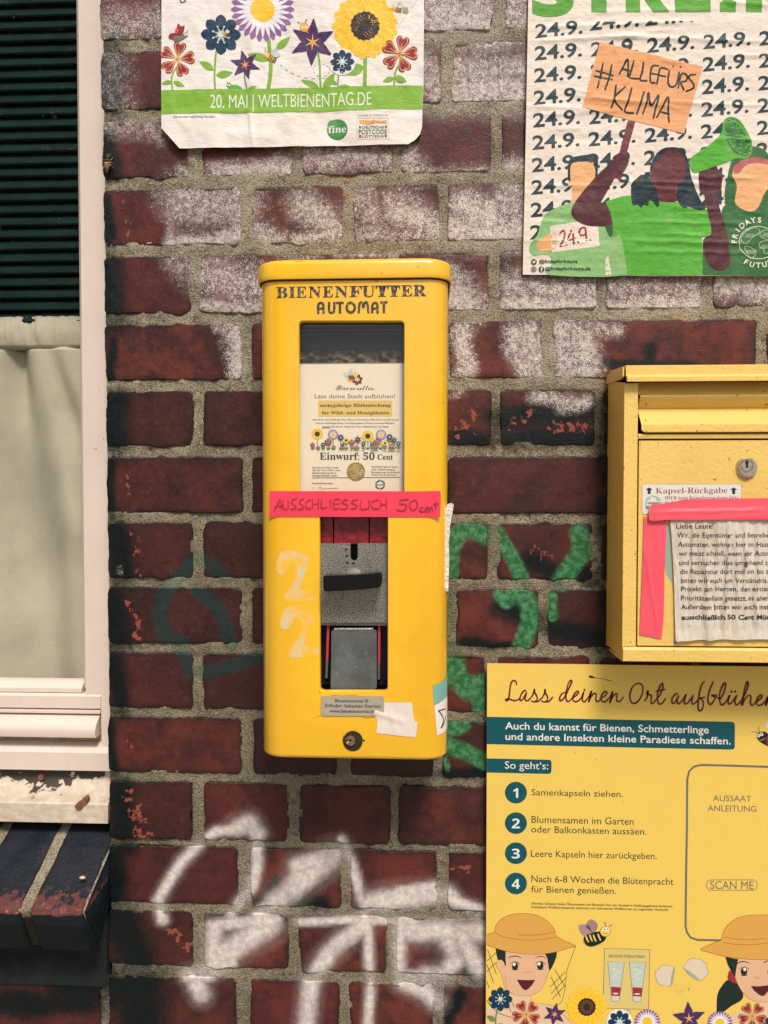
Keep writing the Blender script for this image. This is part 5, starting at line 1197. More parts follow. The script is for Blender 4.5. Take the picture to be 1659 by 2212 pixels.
sheet('tape_strip', [(497, 308), (540, 350), (600, 352), (712, 350), (708, 500), (700, 700), (690, 900), (688, 1100), (682, 1300), (665, 1455), (620, 1452), (560, 1435), (460, 1420), (468, 1200), (480, 900), (492, 600)], zo, MD, tf1, M_PK, note, 4, .0006, 'upright pink tape strip left of the notice')
tw2 = creases([(1405, 1108, 1665, 1100, 5, .0012), (1405, 1120, 1760, 1112, 10, .0012)]); tf2 = lambda x, y: tw2(x, y) + .0045
sheet('tape_strip', [(542, 240), (560, 205), (640, 198), (760, 180), (860, 158), (1000, 152), (1300, 148), (1659, 146), (1990, 150), (1990, 344), (1659, 344), (1200, 346), (900, 350), (700, 346), (600, 356), (542, 352), (536, 300)], zo, MD, tf2, M_PK, note, 4, .0006, 'level pink tape strip along the top of the notice')

# ================================================================== YELLOW INFORMATION BOARD
BDp = .014
brd = thing('info_board', 'yellow information board with planting steps and farmer pictures below the letter box', 'sign', tuple(W(1400, 2380, BDp)))
XB0, XB1 = float(W(1051, 1800, BDp)[0]), float(W(1790, 1800, BDp)[0]); ZB1, ZB0 = WZ(1051, 1433.5, BDp), WZ(1051, 2385, BDp)
BY = (243, 205, 97)
bm = bmesh.new(); box(bm, XB0, XB1, BDp - .003, BDp, ZB0, ZB1); bmobj('panel', bm, ink(BY, 'board'), brd, bevel=.0004)
for px_, py_ in ((1085, 1450), (1085, 2360), (1740, 1450), (1740, 2360)):
    c = W(px_, py_, 0); bm = bmesh.new(); cylinder(bm, (float(c[0]), float(c[2])), .006, -.003, BDp - .003, 12); bmobj('spacer', bm, M_BLK, brd)
zb5 = Zr(1900, 2600, 3024); zb6 = Zr(1900, 3180, 3024); zb7 = Zr(1900, 3560, 3024)
zT1 = Zr(1970, 2640, 2500); zT2 = Zr(2460, 2640, 3024); zB1 = Zr(1900, 3560, 2500); zB2 = Zr(2424, 3560, 3024)
MR = (112, 34, 44); PET = (0, 82, 92)
I = Ink(zT1, 'board'); n_ = 5
for st in ([(198, 178), (195, 140), (170, 124), (140, 142), (122, 200), (112, 290), (100, 352), (76, 374), (64, 366), (76, 350), (115, 354), (170, 372), (215, 362), (245, 335)], [(318, 250), (290, 252), (255, 300), (241, 350), (252, 372), (277, 355), (305, 305), (322, 270)], [(322, 280), (306, 340), (314, 370), (342, 370), (378, 335)],
           [(378, 335), (405, 290), (424, 226), (419, 262), (450, 318), (452, 362), (420, 385), (382, 376)], [(425, 385), (470, 378), (522, 328)], [(522, 328), (545, 280), (555, 228), (549, 266), (580, 320), (580, 362), (550, 388), (510, 378)], [(555, 388), (602, 378), (646, 328)],
           [(795, 272), (758, 290), (731, 340), (742, 374), (777, 350), (812, 290), (852, 205), (880, 142), (866, 122), (836, 170), (813, 260), (809, 340), (826, 382), (856, 374), (892, 330)], [(892, 340), (938, 305), (965, 268), (945, 257), (907, 300), (893, 350), (917, 384), (962, 374), (1002, 328)],
           [(1002, 328), (1027, 270), (1013, 330), (1012, 372), (1036, 386), (1070, 352)], [(1070, 352), (1100, 310), (1124, 252), (1106, 320), (1088, 392), (1112, 330), (1152, 286), (1182, 290), (1176, 340), (1187, 380), (1217, 376), (1250, 338)], [(1250, 340), (1300, 302), (1312, 268), (1290, 260), (1252, 300), (1241, 350), (1264, 386), (1306, 376), (1345, 335)],
           [(1345, 335), (1370, 300), (1383, 256), (1366, 330), (1350, 398), (1376, 335), (1416, 291), (1442, 292), (1434, 345), (1442, 382), (1477, 378), (1516, 328)]):
    I.line(st, 3.7, MR, n=n_, taper=[.75, 1.1, .95, 1.15, .8, 1.1, .75])
I.poly(ellipse(1038, 240, 13, 14), MR)
I.T = zT2
for st in ([(130, 154), (85, 200), (58, 290), (75, 365), (118, 380), (167, 340), (206, 260), (206, 180), (172, 152), (128, 154)], [(232, 350), (260, 305), (268, 232), (262, 272), (306, 290), (305, 345), (310, 384), (340, 366), (372, 328)], [(372, 328), (405, 290), (432, 230), (444, 178), (434, 148), (405, 190), (381, 270), (381, 345), (397, 387), (432, 380), (476, 324)], [(365, 240), (415, 230), (465, 220)],
           [(616, 268), (585, 276), (551, 322), (549, 372), (577, 378), (602, 335), (626, 292)], [(626, 292), (606, 350), (622, 387), (656, 360), (680, 330)], [(680, 330), (711, 280), (692, 340), (692, 384), (726, 380), (764, 332), (794, 284)], [(794, 284), (777, 350), (786, 390), (816, 376), (848, 338)],
           [(924, 128), (890, 172), (866, 260), (853, 360), (850, 440), (871, 467), (901, 440), (911, 380), (892, 332), (866, 322), (926, 310)], [(1028, 130), (995, 200), (965, 300), (968, 370), (995, 394), (1032, 352), (1048, 312), (1008, 290), (1070, 284)],
           [(1060, 300), (1105, 330), (1146, 260), (1168, 180), (1163, 144), (1132, 180), (1101, 270), (1101, 350), (1121, 400), (1156, 382), (1186, 345)], [(1186, 345), (1217, 288), (1197, 350), (1207, 390), (1241, 371), (1275, 325), (1298, 288)], [(1298, 288), (1277, 350), (1291, 400), (1326, 380), (1352, 348)],
           [(1352, 348), (1400, 260), (1430, 170), (1420, 128), (1396, 190), (1375, 300), (1356, 406), (1386, 345), (1431, 291), (1463, 300), (1456, 360), (1471, 406), (1502, 388)], [(1502, 380), (1566, 335), (1593, 296), (1571, 285), (1536, 330), (1526, 380), (1551, 406), (1601, 386), (1636, 345)],
           [(1636, 345), (1664, 300), (1645, 360), (1630, 410), (1660, 345), (1700, 300), (1736, 310), (1726, 360), (1738, 398), (1780, 380)]):
    I.line(st, 3.7, MR, n=n_, taper=[.75, 1.1, .95, 1.15, .8, 1.1, .75])
I.poly(ellipse(1239, 246, 13, 14), MR); I.poly(ellipse(1281, 246, 13, 14), MR)
I.build('title', brd, BDp, label='dark red script headline on the yellow board')
def blk(name, T, items, label=None):
    I = Ink(T, 'board')
    for it in items:
        if it[0] == 'p': I.poly(it[1], it[2])
        elif it[0] == 't': I.text(*it[1:6], it[6], slope=.0205, **(it[7] if len(it) > 7 else {}))
    return I.build(name, brd, BDp, label=label)
WT = (240, 232, 220); DG = (38, 62, 50)
blk('headline_band', zb5, [('p', [(25, 328), (700, 343), (1440, 357)] + [(1460, 360), (1467, 374), (1466, 505), (1460, 516), (1446, 519), (700, 503), (25, 487)], PET), ('t', 'Auch du kannst für Bienen, Schmetterlinge', 131, 400, 1315, 42, WT, {'off': .010}), ('t', 'und andere Insekten kleine Paradiese schaffen.', 133, 462, 1442, 42, WT, {'off': .010})])
blk('caption_band', zb5, [('p', [(25, 570), (385, 578), (397, 582), (402, 594), (400, 648), (394, 657), (380, 660), (25, 652)], PET), ('t', 'So geht‘s:', 130, 629, 382, 42, WT)])
for n__, T_, cx, cy, tx_ in (('1', zb5, 194, 769, ()), ('2', zb6, 194, 90, ()), ('3', zb6, 194, 265, ()), ('4', zb6, 194, 441, ())):
    I = Ink(T_, 'board'); I.poly(ellipse(cx, cy, 64, 63, n=48), PET); I.text(n__, cx - (16 if n__ == '1' else 24), cy + 30, cx + (13 if n__ == '1' else 23), 56, WT, off=.0, slope=.01, style='bold'); I.build('number_badge', brd, BDp, label='round petrol badge with a white ' + n__)
blk('step_text', zb5, [('t', 'Samenkapseln ziehen.', 285, 784, 816, 36, DG)])
blk('step_text', zb6, [('t', 'Blumensamen im Garten', 285, 88, 878, 40, DG), ('t', 'oder Balkonkasten aussäen.', 283, 144, 952, 38, DG)])
blk('step_text', zb6, [('t', 'Leere Kapseln hier zurückgeben.', 281, 285, 1012, 38, DG)])
blk('step_text', zb6, [('t', 'Nach 6-8 Wochen die Blütenpracht', 284, 432, 1110, 38, DG), ('t', 'für Bienen genießen.', 283, 492, 776, 38, DG)])
blk('small_print', zb6, [('t', 'Hinweis: Schütze lokale Ökosysteme und Biotope! Nur zur Aussaat in Siedlungsgebiete bestimmt.', 284, 563, 1106, 14, DG, {'off': .012}), ('t', 'Enthaltene Wildblumensamen stammen von heimischen Wildformen aus regionaler Herkunft.', 284, 584, 1081, 14, DG, {'off': .012})])
GY = (112, 112, 100)
I = Ink(zb5, 'board')
def tr6(p): x, y = p; q = zb6(x, y); return ((q[0] - 1900 * KD) / ((1124 / 1659) * KD), (q[1] - 2600 * KD) / ((1124 / 1659) * KD))
fr = [(1900, 625)] + [(1659, 619), (1400, 611), (1270, 608)] + [(1230, 617), (1201, 645), (1190, 690), (1188, 880), tr6((1188, 100)), tr6((1183, 400)), tr6((1180, 690))] 
b7 = lambda p: tr6((p[0], p[1] + 380 * 1659 / 1124))
fr += [b7((1180, 130)), b7((1188, 165)), b7((1210, 195)), b7((1250, 208)), b7((1400, 211)), b7((1700, 216)), b7((1900, 218))]
I.line(fr, 4.6, GY, caps=False); I.build('grey_frame', brd, BDp)
I = Ink(zb5, 'board'); I.text('AUSSAAT', 1340, 818, 1562, 34, GY, slope=.015); I.text('ANLEITUNG', 1308, 876, 1592, 34, GY, slope=.015)
I.build('seed_caption', brd, BDp); I = Ink(zb6, 'board'); I.text('SCAN ME', 1323, 472, 1575, 46, GY, slope=.012); I.line(rrect(1303, 420, 1596, 480, 24, 8), 1.3, GY, closed=True); I.build('scan_caption', brd, BDp)
# farmer pictures
SK = (232, 182, 144); HAT = (226, 166, 78); HL = (140, 92, 40); HR = (24, 40, 36); OL = (170, 110, 80)
def farmer(T, P_, name, label):
    I = Ink(T, 'board', 8e-6)
    for k, a in P_:
        if k == 'f': I.sm(a[0], a[1], 5)
        elif k == 'p': I.poly(a[0], a[1])
        elif k == 'l': I.line(a[0], a[1], a[2], n=4, taper=a[3] if len(a) > 3 else None)
        elif k == 'e': I.poly(ellipse(*a[0]), a[1])
    return I.build(name, brd, BDp, label=label)
BKI = (36, 44, 40)
P1 = [('l', ([(1016, 455), (960, 600), (915, 740), (905, 880), (880, 1000), (850, 1075), (780, 1112), (640, 1188)], 1.0, BKI)), ('p', ([(46, 1105), (140, 1100), (250, 1092), (300, 1075), (300, 980), (525, 980), (530, 1060), (600, 1082), (700, 1095), (780, 1112), (850, 1170), (960, 1290), (1000, 1340), (46, 1340)], (232, 196, 160))),
      ('l', ([(530, 1060), (600, 1082), (740, 1100), (860, 1180), (980, 1310)], .8, OL)), ('f', ([(250, 505), (240, 640), (190, 612), (150, 630), (150, 680), (180, 720), (205, 760), (225, 840), (245, 900), (265, 950), (330, 985), (430, 997), (520, 995), (600, 960), (660, 890), (700, 800), (728, 720), (715, 600), (700, 500), (480, 480)], SK)),
      ('l', ([(150, 640), (150, 680), (190, 735), (225, 840), (248, 940)], .8, OL)), ('l', ([(248, 785), (255, 870), (290, 950), (380, 992), (500, 996), (600, 960), (668, 880), (728, 720)], .8, OL)), ('l', ([(525, 990), (530, 1060)], .8, OL)),
      ('p', ([(142, 484), (252, 515), (250, 600), (255, 650), (258, 672), (245, 672), (230, 630), (205, 605), (165, 610), (150, 540)], HR)), ('p', ([(680, 540), (810, 520), (806, 570), (780, 640), (745, 710), (728, 728), (718, 680), (705, 590)], HR)),
      ('f', ([(46, 328), (124, 304), (150, 220), (220, 150), (320, 112), (440, 102), (580, 118), (700, 180), (780, 270), (812, 355), (1016, 453), (900, 490), (800, 520), (640, 544), (460, 542), (300, 522), (160, 486), (46, 442)], HAT)),
      ('l', ([(46, 328), (124, 306), (150, 222), (220, 152), (320, 112), (440, 102), (580, 118), (700, 180), (780, 270), (812, 354), (1018, 455)], .9, HL)), ('l', ([(1018, 455), (900, 490), (800, 520), (640, 544), (460, 542), (300, 522), (160, 486), (46, 442)], .9, HL)), ('l', ([(124, 306), (240, 358), (400, 386), (560, 392), (700, 378), (812, 354)], .9, HL)), ('l', ([(385, 332), (500, 338), (640, 330), (795, 302)], .9, HL)),
      ('l', ([(282, 584), (330, 568), (380, 568), (420, 586)], 2.2, HR, [.4, 1, 1, .5])), ('l', ([(572, 586), (620, 570), (660, 572), (692, 586)], 1.8, HR, [.5, 1, .8, .4])),
      ('e', ((353, 674, 34, 44), HR)), ('e', ((629, 668, 35, 46), HR)), ('e', ((345, 655, 16, 20, 30), (246, 240, 230))), ('e', ((616, 650, 16, 20, 30), (246, 240, 230))), ('l', ([(300, 652), (335, 630), (375, 630), (405, 655)], 1.1, HR)), ('l', ([(575, 650), (610, 628), (650, 628), (686, 655)], 1.1, HR)), ('l', ([(315, 710), (350, 718), (390, 710)], 1.1, HR)), ('l', ([(592, 706), (630, 714), (670, 706)], 1.1, HR)),
      ('l', ([(466, 735), (495, 748), (532, 726)], 1.0, OL)), ('p', ([(374, 820), (430, 826), (480, 828), (574, 824), (540, 880), (500, 922), (470, 940), (435, 920), (400, 870)], (86, 26, 34)))]
for a, b in (((55, 495), (152, 768)), ((46, 655), (122, 862)), ((46, 840), (74, 915)), ((46, 620), (150, 528)), ((46, 735), (152, 632)), ((745, 790), (850, 1010)), ((790, 718), (900, 895)), ((740, 900), (900, 738)), ((745, 978), (905, 805)), ((762, 1032), (895, 885)), ((46, 1045), (110, 1140)), ((285, 1000), (345, 1120)), ((290, 1110), (308, 1175))): P1.append(('l', ([a, b], 1.1, BKI)))
P1.append(('l', ([(80, 1080), (150, 1165), (220, 1205), (330, 1235)], .9, BKI)))
farmer(zB1, P1, 'farmer_picture', 'smiling black haired farmer in a straw hat with veil')
P2 = [('f', ([(1240, 720), (1220, 780), (1225, 820), (1270, 860), (1330, 872), (1340, 820), (1300, 780), (1262, 740)], (168, 40, 54))), ('f', ([(1216, 826), (1150, 900), (1110, 980), (1100, 1080), (1108, 1200), (1180, 1170), (1260, 1110), (1350, 1060), (1385, 1020), (1385, 960), (1345, 880), (1270, 850)], HR)),
      ('p', ([(1230, 1260), (1300, 1180), (1430, 1150), (1540, 1130), (1540, 1040), (1900, 1040), (1900, 1340), (1200, 1340)], (232, 196, 160))), ('f', ([(1330, 600), (1310, 700), (1302, 800), (1340, 890), (1400, 980), (1470, 1040), (1560, 1062), (1700, 1070), (1850, 1020), (1930, 900), (1960, 700), (1900, 590), (1600, 580)], SK)),
      ('l', ([(1302, 800), (1340, 890), (1400, 980), (1470, 1040), (1560, 1062), (1700, 1070)], .8, OL)), ('p', ([(1195, 575), (1335, 600), (1322, 660), (1308, 740), (1302, 795), (1260, 735), (1220, 660)], HR)),
      ('f', ([(1154, 390), (1165, 320), (1210, 240), (1290, 170), (1400, 130), (1550, 118), (1700, 125), (1850, 180), (1950, 280), (1990, 390), (2150, 470), (2000, 560), (1800, 596), (1600, 604), (1440, 598), (1200, 570), (1050, 530), (924, 494), (1040, 430)], HAT)),
      ('l', ([(1154, 388), (1165, 320), (1210, 240), (1290, 170), (1400, 130), (1550, 118), (1700, 125), (1850, 180)], .9, HL)), ('l', ([(1154, 388), (1040, 436), (924, 494), (1050, 532), (1200, 572), (1440, 600), (1600, 604), (1800, 596)], 1.0, HL)), ('l', ([(1182, 358), (1300, 378), (1420, 388), (1530, 384), (1625, 370)], .9, HL)), ('l', ([(1178, 418), (1300, 438), (1440, 442), (1560, 436), (1660, 420)], .9, HL)),
      ('l', ([(1320, 655), (1350, 632), (1400, 626), (1455, 642)], 2.2, HR, [.4, 1, 1, .5])), ('l', ([(1615, 635), (1670, 615), (1730, 620)], 2.0, HR)), ('e', ((1398, 734, 36, 44), HR)), ('e', ((1405, 712, 15, 18, -30), (246, 240, 230))), ('l', ([(1345, 712), (1375, 688), (1415, 684), (1455, 712)], 1.1, HR)), ('l', ([(1360, 772), (1400, 780), (1442, 770)], 1.1, HR)), ('e', ((1690, 734, 36, 44), HR)), ('l', ([(1508, 785), (1530, 805), (1572, 800)], 1.0, OL)),
      ('p', ([(1472, 892), (1560, 895), (1659, 884), (1690, 882), (1660, 950), (1625, 990), (1598, 1003), (1560, 985), (1510, 945)], (86, 26, 34)))]
farmer(zB2, P2, 'farmer_picture', 'smiling farmer with a dark ponytail and straw hat, cut by the right edge')
# bee with grey wings, capsule machine drawing, two capsules
I = Ink(zB1, 'board', 6e-6)
I.sm([(1045, 235), (1100, 222), (1150, 226), (1190, 300), (1150, 330), (1105, 345), (1065, 310)], (172, 140, 136)); I.sm([(1165, 168), (1215, 178), (1252, 220), (1250, 262), (1225, 300), (1195, 310), (1150, 280), (1125, 230)], (160, 130, 128)); I.sm([(1135, 228), (1165, 240), (1190, 300), (1160, 280), (1128, 255)], (104, 84, 84))
I.sm([(1105, 355), (1170, 320), (1260, 298), (1320, 310), (1342, 350), (1330, 395), (1270, 435), (1190, 462), (1135, 450), (1105, 405)], (20, 30, 30))
random.seed(2)
for k in range(40):
    a = 2 * math.pi * k / 40; c0 = (1222 + 118 * math.cos(a) , 380 + 72 * math.sin(a) - math.cos(a) * 22); I.line([c0, (c0[0] + 10 * math.cos(a), c0[1] + 10 * math.sin(a) + 3)], .7, (20, 30, 30), caps=False)
for x, y in ((1140, 378), (1182, 368), (1222, 370), (1272, 358)): I.line([(x - 14, y - 30), (x - 4, y), (x + 12, y + 34)], 3.4, (250, 208, 90), n=3, taper=[.9, 1, .7])
I.poly(ellipse(1338, 300, 57, 53), (244, 206, 96)); I.line(ellipse(1338, 300, 57, 53), .8, (120, 84, 40), closed=True)
for x in (1328, 1362): I.poly(ellipse(x, 272, 19, 21), (248, 244, 234)); I.poly(ellipse(x + 1, 273, 8, 9), (20, 24, 24)); 
I.line([(1308, 312), (1335, 324), (1365, 318)], .9, (70, 40, 30), n=3); I.line([(1342, 248), (1336, 215), (1322, 195)], 1.0, (60, 44, 34), n=3); I.line([(1372, 250), (1390, 235), (1415, 225)], 1.0, (60, 44, 34), n=3)
I.build('bee_picture', brd, BDp)
I = Ink(zb7, 'board'); I.poly([(708, 257), (972, 265), (965, 612), (702, 605)], (226, 200, 122)); I.line([(708, 257), (972, 265), (965, 612), (702, 605)], 1.3, (70, 64, 30), closed=True); I.poly([(806, 612), (862, 614), (862, 700), (806, 700)], (186, 178, 160)); I.text('BIENENFUTTERAUTOMAT', 733, 309, 945, 15, (50, 50, 40), style='serif', slope=.02)
for ox in (0, 125):
    oy = ox * .02
    tube_ = [(728, 334), (824, 337), (795, 560), (780, 567), (760, 566), (750, 558)]; I.poly([(x + ox, y + oy) for x, y in tube_], (198, 206, 190)); I.poly([(x + ox, y + oy) for x, y in ((746, 480), (804, 484), (799, 535), (750, 533))], (160, 46, 50)); I.poly([(x + ox, y + oy) for x, y in ((750, 533), (798, 535), (796, 560), (782, 567), (758, 566), (750, 556))], (216, 208, 192)); I.poly(ellipse(774 + ox, 520 + oy, 17, 4.5), (232, 214, 198)); I.line([(x + ox, y + oy) for x, y in tube_], .8, (70, 84, 60), closed=True)
    I.line([(750 + ox, 382), (790 + ox, 364), (758 + ox, 386), (800 + ox, 390), (775 + ox, 408), (756 + ox, 425), (792 + ox, 432), (765 + ox, 450)], 2.0, (226, 228, 214), n=4, taper=[.3, 1, .6, 1, .6, 1, .3])
I.build('capsule_picture', brd, BDp)
I = Ink(zB2, 'board')
for pts, rim in (([(440, 716), (462, 718), (490, 680), (520, 660), (640, 680), (600, 898), (480, 880), (450, 845), (440, 800), (427, 798)], [(638, 680), (642, 720), (630, 800), (612, 870), (600, 898), (604, 830), (618, 750)]), ([(730, 684), (800, 600), (840, 586), (905, 602), (918, 592), (990, 655), (985, 670), (1008, 730), (998, 770), (922, 838)], [(730, 684), (800, 735), (870, 785), (922, 838), (860, 815), (790, 760)])):
    I.poly(pts, (226, 208, 182)); I.line(pts, .8, (110, 96, 76), closed=True); I.poly(rim, (168, 182, 170)); I.line(rim, .7, (100, 96, 80), closed=True)
random.seed(8)
for k in range(16): I.line([(random.uniform(640, 820), random.uniform(845, 985))] * 1 + [(random.uniform(640, 820), random.uniform(845, 985))] if False else [(x := random.uniform(640, 820), y := random.uniform(845, 985)), (x + 12, y + 10)], .9, (216, 176, 100))
I.line([(798, 905), (799, 942)], 1.1, (70, 50, 20), taper=[.3, 1]); I.build('capsules_picture', brd, BDp)
# flower row
for T, kd, x, y, r, a in ((zB1, 'b', 195, 1035, 132, 88), (zB1, 'r', 475, 1200, 150, 25), (zB1, 't', 785, 1200, 128, 100), (zB1, 's', 1135, 1120, 225, 0), (zB1, 'bw', 1492, 1285, 130, 90), (zB2, 'd', 345, 1285, 145, 0), (zB2, 't5', 800, 1245, 185, 86), (zB2, 'd', 1135, 1300, 140, 0), (zB2, 'r', 1490, 1220, 150, 20), (zB1, 'r', 980, 1420, 90, 0), (zB2, 'b', 1720, 1330, 120, 80)):
    I = Ink(T, 'board', 4e-6); I.layer = 130
    gc = (112, 140, 74)
    if kd == 'b': I.line([(x - 30, y + 90), (x - 50, y + 200), (x - 55, y + 330)], 3.0, gc, n=3); f_leaf(I, (x - 58, y + 240), (x - 150, y + 180), .3, gc); f_blue(I, (x, y), r)
    elif kd == 'bw': f_blue(I, (x, y), r, (240, 234, 226))
    elif kd == 'r': f_red(I, (x, y), r, a)
    elif kd == 't': f_star(I, (x, y), r, 6, a)
    elif kd == 't5': f_star(I, (x, y), r, 5, a - 180)
    elif kd == 's': f_sun(I, (x, y), r, 16)
    else: f_daisy(I, (x, y), r, 24)
    if kd == 'r' and r == 150: I.line([(x, y + 130), (x - 10, y + 260)], 3, gc); f_leaf(I, (x - 220, y + 160), (x - 340, y + 110), .3, gc) if T is zB1 else None
    I.build({'b': 'blue_flower', 'bw': 'blue_flower', 'r': 'red_flower', 't': 'purple_flower', 't5': 'purple_flower', 's': 'sunflower', 'd': 'daisy'}[kd], brd, BDp)
# another bee, dark, at the right edge; scuffs and a squashed seed pod
I = Ink(zb5, 'board'); I.poly(ellipse(1668, 372, 20, 30, 20), (236, 228, 214)); I.sm([(1592, 440), (1606, 420), (1640, 415), (1680, 440), (1760, 480), (1740, 530), (1660, 500), (1610, 472)], (30, 34, 32)); I.sm([(1648, 450), (1665, 440), (1700, 470), (1690, 500), (1655, 490)], (150, 44, 50))
for x, y in ((1604, 438), (1622, 430)): I.poly(ellipse(x, y, 10), (244, 236, 220)); I.poly(ellipse(x - 1, y, 4), (20, 20, 20))
I.line([(1610, 462), (1625, 464), (1640, 452)], .8, (240, 230, 210), n=3); I.line([(1606, 420), (1590, 416), (1562, 417)], .9, (40, 40, 34), n=3); I.line([(1612, 416), (1604, 400), (1608, 384)], .9, (40, 40, 34), n=3); I.build('bee_picture', brd, BDp, label='dark bee with a red band at the right edge')
I = Ink(zT1, 'flat'); I.poly(smooth([(1090, 65), (1130, 62), (1165, 85), (1250, 100), (1362, 124), (1360, 131), (1250, 106), (1165, 93), (1125, 97), (1095, 82)], 3, True), (24, 50, 44)); I.build('seed_stain', brd, BDp)
I = Ink(zb5, 'flat'); I.line([(813, 40), (816, 90), (812, 175)], 1.6, (240, 214, 140), taper=[.6, 1, .3])
for x, y in ((1306, 44), (1626, 88), (369, 124), (538, 536), (663, 576), (1576, 46), (316, 730), (816, 824), (1325, 286), (1298, 78)): I.poly(ellipse(x, y, 2.2, 3.4, n=6), (110, 80, 30))
tag(I.build('dirt_specks', brd, BDp, kind='flat'), kind='stuff')

# ================================================================== FLOWER POSTER (upper left)
DPp = .006
Z1 = Zr(600, 0, 1700)
r1 = creases([(548, -60, 540, 330, 9, .0013), (440, 60, 455, 330, 26, .0014), (620, 240, 640, 330, 22, .0016), (400, 250, 350, 330, 20, .0014), (820, 200, 830, 320, 30, .0012), (700, 100, 720, 320, 34, -.0010), (360, 100, 365, 250, 14, .001), (480, 290, 600, 300, 12, .0012), (540, 240, 548, 322, 4, .0016), (350, 244, 915, 238, 5, .0004)])
warp1 = lambda x, y: r1(x, y) + .0030 * fbm(np.asarray(x) * .012, np.asarray(y) * .009, 41, 2) + .0011 * fbm(np.asarray(x) * .045, np.asarray(y) * .035, 43, 2) + .002
G1 = 4
PW = (240, 232, 224)
ps = thing('flower_poster', 'white poster of drawn garden flowers with a green band reading 20. MAI | WELTBIENENTAG.DE', 'poster', tuple(W(632, 320, DPp)))
I = Ink(Z1, 'paper'); I.poly([(57, -1150), (57, 765), (165, 887), (560, 880), (1000, 872), (1520, 862), (1560, 836), (1590, 800), (1602, 755), (1604, 660), (1610, 510), (1614, 0), (1616, -1150)], PW); pp = I.build('paper', ps, DPp, 0, G1, warp1)
def p1(name, I, label=None, lay=0): return I.build(name, ps, DPp, 2.6e-4, G1, warp1, label)
def nI(T, k=0): I = Ink(T, 'paper', 5e-6); I.layer = k; return I
I = nI(Z1); I.poly([(57, 543), (560, 532), (1100, 520), (1607, 511), (1604, 652), (1100, 665), (560, 676), (57, 684)], (132, 180, 56)); p1('green_band', I)
I = nI(Z1, 45)
I.text('20. MAI | WELTBIENENTAG.DE', 348, 648, 1302, 78, (232, 238, 214), slope=-.0175, off=0); p1('lettering', I, 'white date and web address on the green band')
I = nI(Z1, 3); I.text('Gemeinsam nachhaltig handeln:', 129, 708, 376, 15, (70, 66, 64)); I.text('Unterstützt von Teilnehmern der', 1223, 698, 1400, 11, (110, 104, 100)); p1('small_print', I)
I = nI(Z1, 2); I.line([(168, -20), (170, 15), (185, 24), (199, 10), (200, -20)], 2.6, (130, 40, 60), n=4); I.line([(420, -700), (1250, -700)], 30, (130, 40, 60)); p1('title', I)
I = nI(Z1, 3); I.poly(ellipse(1099, 774, 61, n=44), (54, 128, 62)); I.poly(ellipse(1099, 768, 56, 54, n=40), (74, 146, 76)); I.poly(ellipse(1070, 745, 30, 28), (96, 160, 92)); I.text('fine', 1045, 792, 1152, 42, (240, 238, 228), style='serif'); p1('round_logo', I, 'round green emblem reading fine')
I = nI(Z1, 3); I.line(rrect(1216, 710, 1405, 833, 10), .7, (190, 180, 172), closed=True); I.poly([(1226, 724), (1250, 720), (1300, 728), (1316, 722), (1360, 730), (1396, 722), (1388, 735), (1398, 742), (1340, 741), (1318, 738), (1290, 748), (1226, 742), (1240, 733)], (236, 170, 80)); I.poly([(1300, 726), (1320, 720), (1318, 738), (1304, 746)], (210, 130, 50))
for x, y, c_ in ((1228, 756, (60, 124, 130)), (1381, 755, (60, 124, 130)), (1228, 809, (150, 40, 56)), (1380, 808, (150, 40, 56))): I.poly([(x, y), (x + 14, y), (x + 14, y + 14), (x, y + 14)], c_)
I.text('DEUTSCHE', 1247, 771, 1376, 15, (60, 80, 84), off=.014); I.text('POSTCODE', 1226, 803, 1394, 27, (90, 140, 82), off=.02); I.text('LOTTERIE', 1247, 824, 1375, 14, (140, 60, 66), off=.014); p1('lottery_logo', I, 'boxed logo reading DEUTSCHE POSTCODE LOTTERIE')
def stem(I, pts, w, c=GRN): I.line(pts, w, c, n=5, caps=False)
def plant(name, stems, leaves, head, k=10):
    I = nI(Z1, k)
    for s in stems: stem(I, *s)
    for l in leaves: f_leaf(I, *l)
    head(I); p1(name, I)
plant('red_flower', [([(152, 400), (126, 440), (118, 490), (124, 542)], 3.6)], [((122, 494), (57, 505), .22), ((130, 490), (196, 518), .24)], lambda I: f_red(I, (150, 357), 103, -78))
plant('blue_flower', [([(386, 280), (376, 360), (372, 450), (376, 536)], 4.2)], [((366, 425), (282, 370), .24), ((380, 452), (480, 434), .24)], lambda I: f_blue(I, (410, 212), 118))
plant('daisy', [([(690, 230), (700, 330), (704, 420), (690, 530)], 8.0)], [((695, 360), (564, 326), .2), ((735, 292), (820, 220), .22)], lambda I: f_daisy(I, (657, 62), 190, 26), 8)
plant('purple_flower', [([(548, 430), (552, 480), (562, 530)], 3.2, (110, 140, 80))], [((570, 532), (622, 516), .16)], lambda I: f_star(I, (553, 388), 92, 6, -104), 30)
plant('purple_flower', [([(980, 290), (994, 380), (996, 450), (1000, 522)], 4.0)], [((990, 524), (884, 478), .18), ((1015, 524), (1084, 436), .24), ((1060, 484), (1100, 505), .3)], lambda I: f_star(I, (952, 256), 140, 6, -87), 30)
plant('blue_flower', [([(1110, 420), (1104, 480), (1103, 520)], 2.6, (110, 140, 80))], [((1110, 518), (1172, 518), .18)], lambda I: f_blue(I, (1128, 372), 73, PW), 60)
plant('sunflower', [([(1264, 320), (1264, 420), (1262, 520)], 8.0)], [((1256, 400), (1146, 450), .32), ((1272, 430), (1388, 506), .30, GRN, -10)], lambda I: f_sun(I, (1264, 160), 196, 17), 4)
plant('red_flower', [([(1458, 400), (1440, 450), (1436, 516)], 3.6)], [((1436, 468), (1368, 490), .24), ((1440, 462), (1511, 488), .3)], lambda I: f_red(I, (1468, 327), 106, -76), 80)
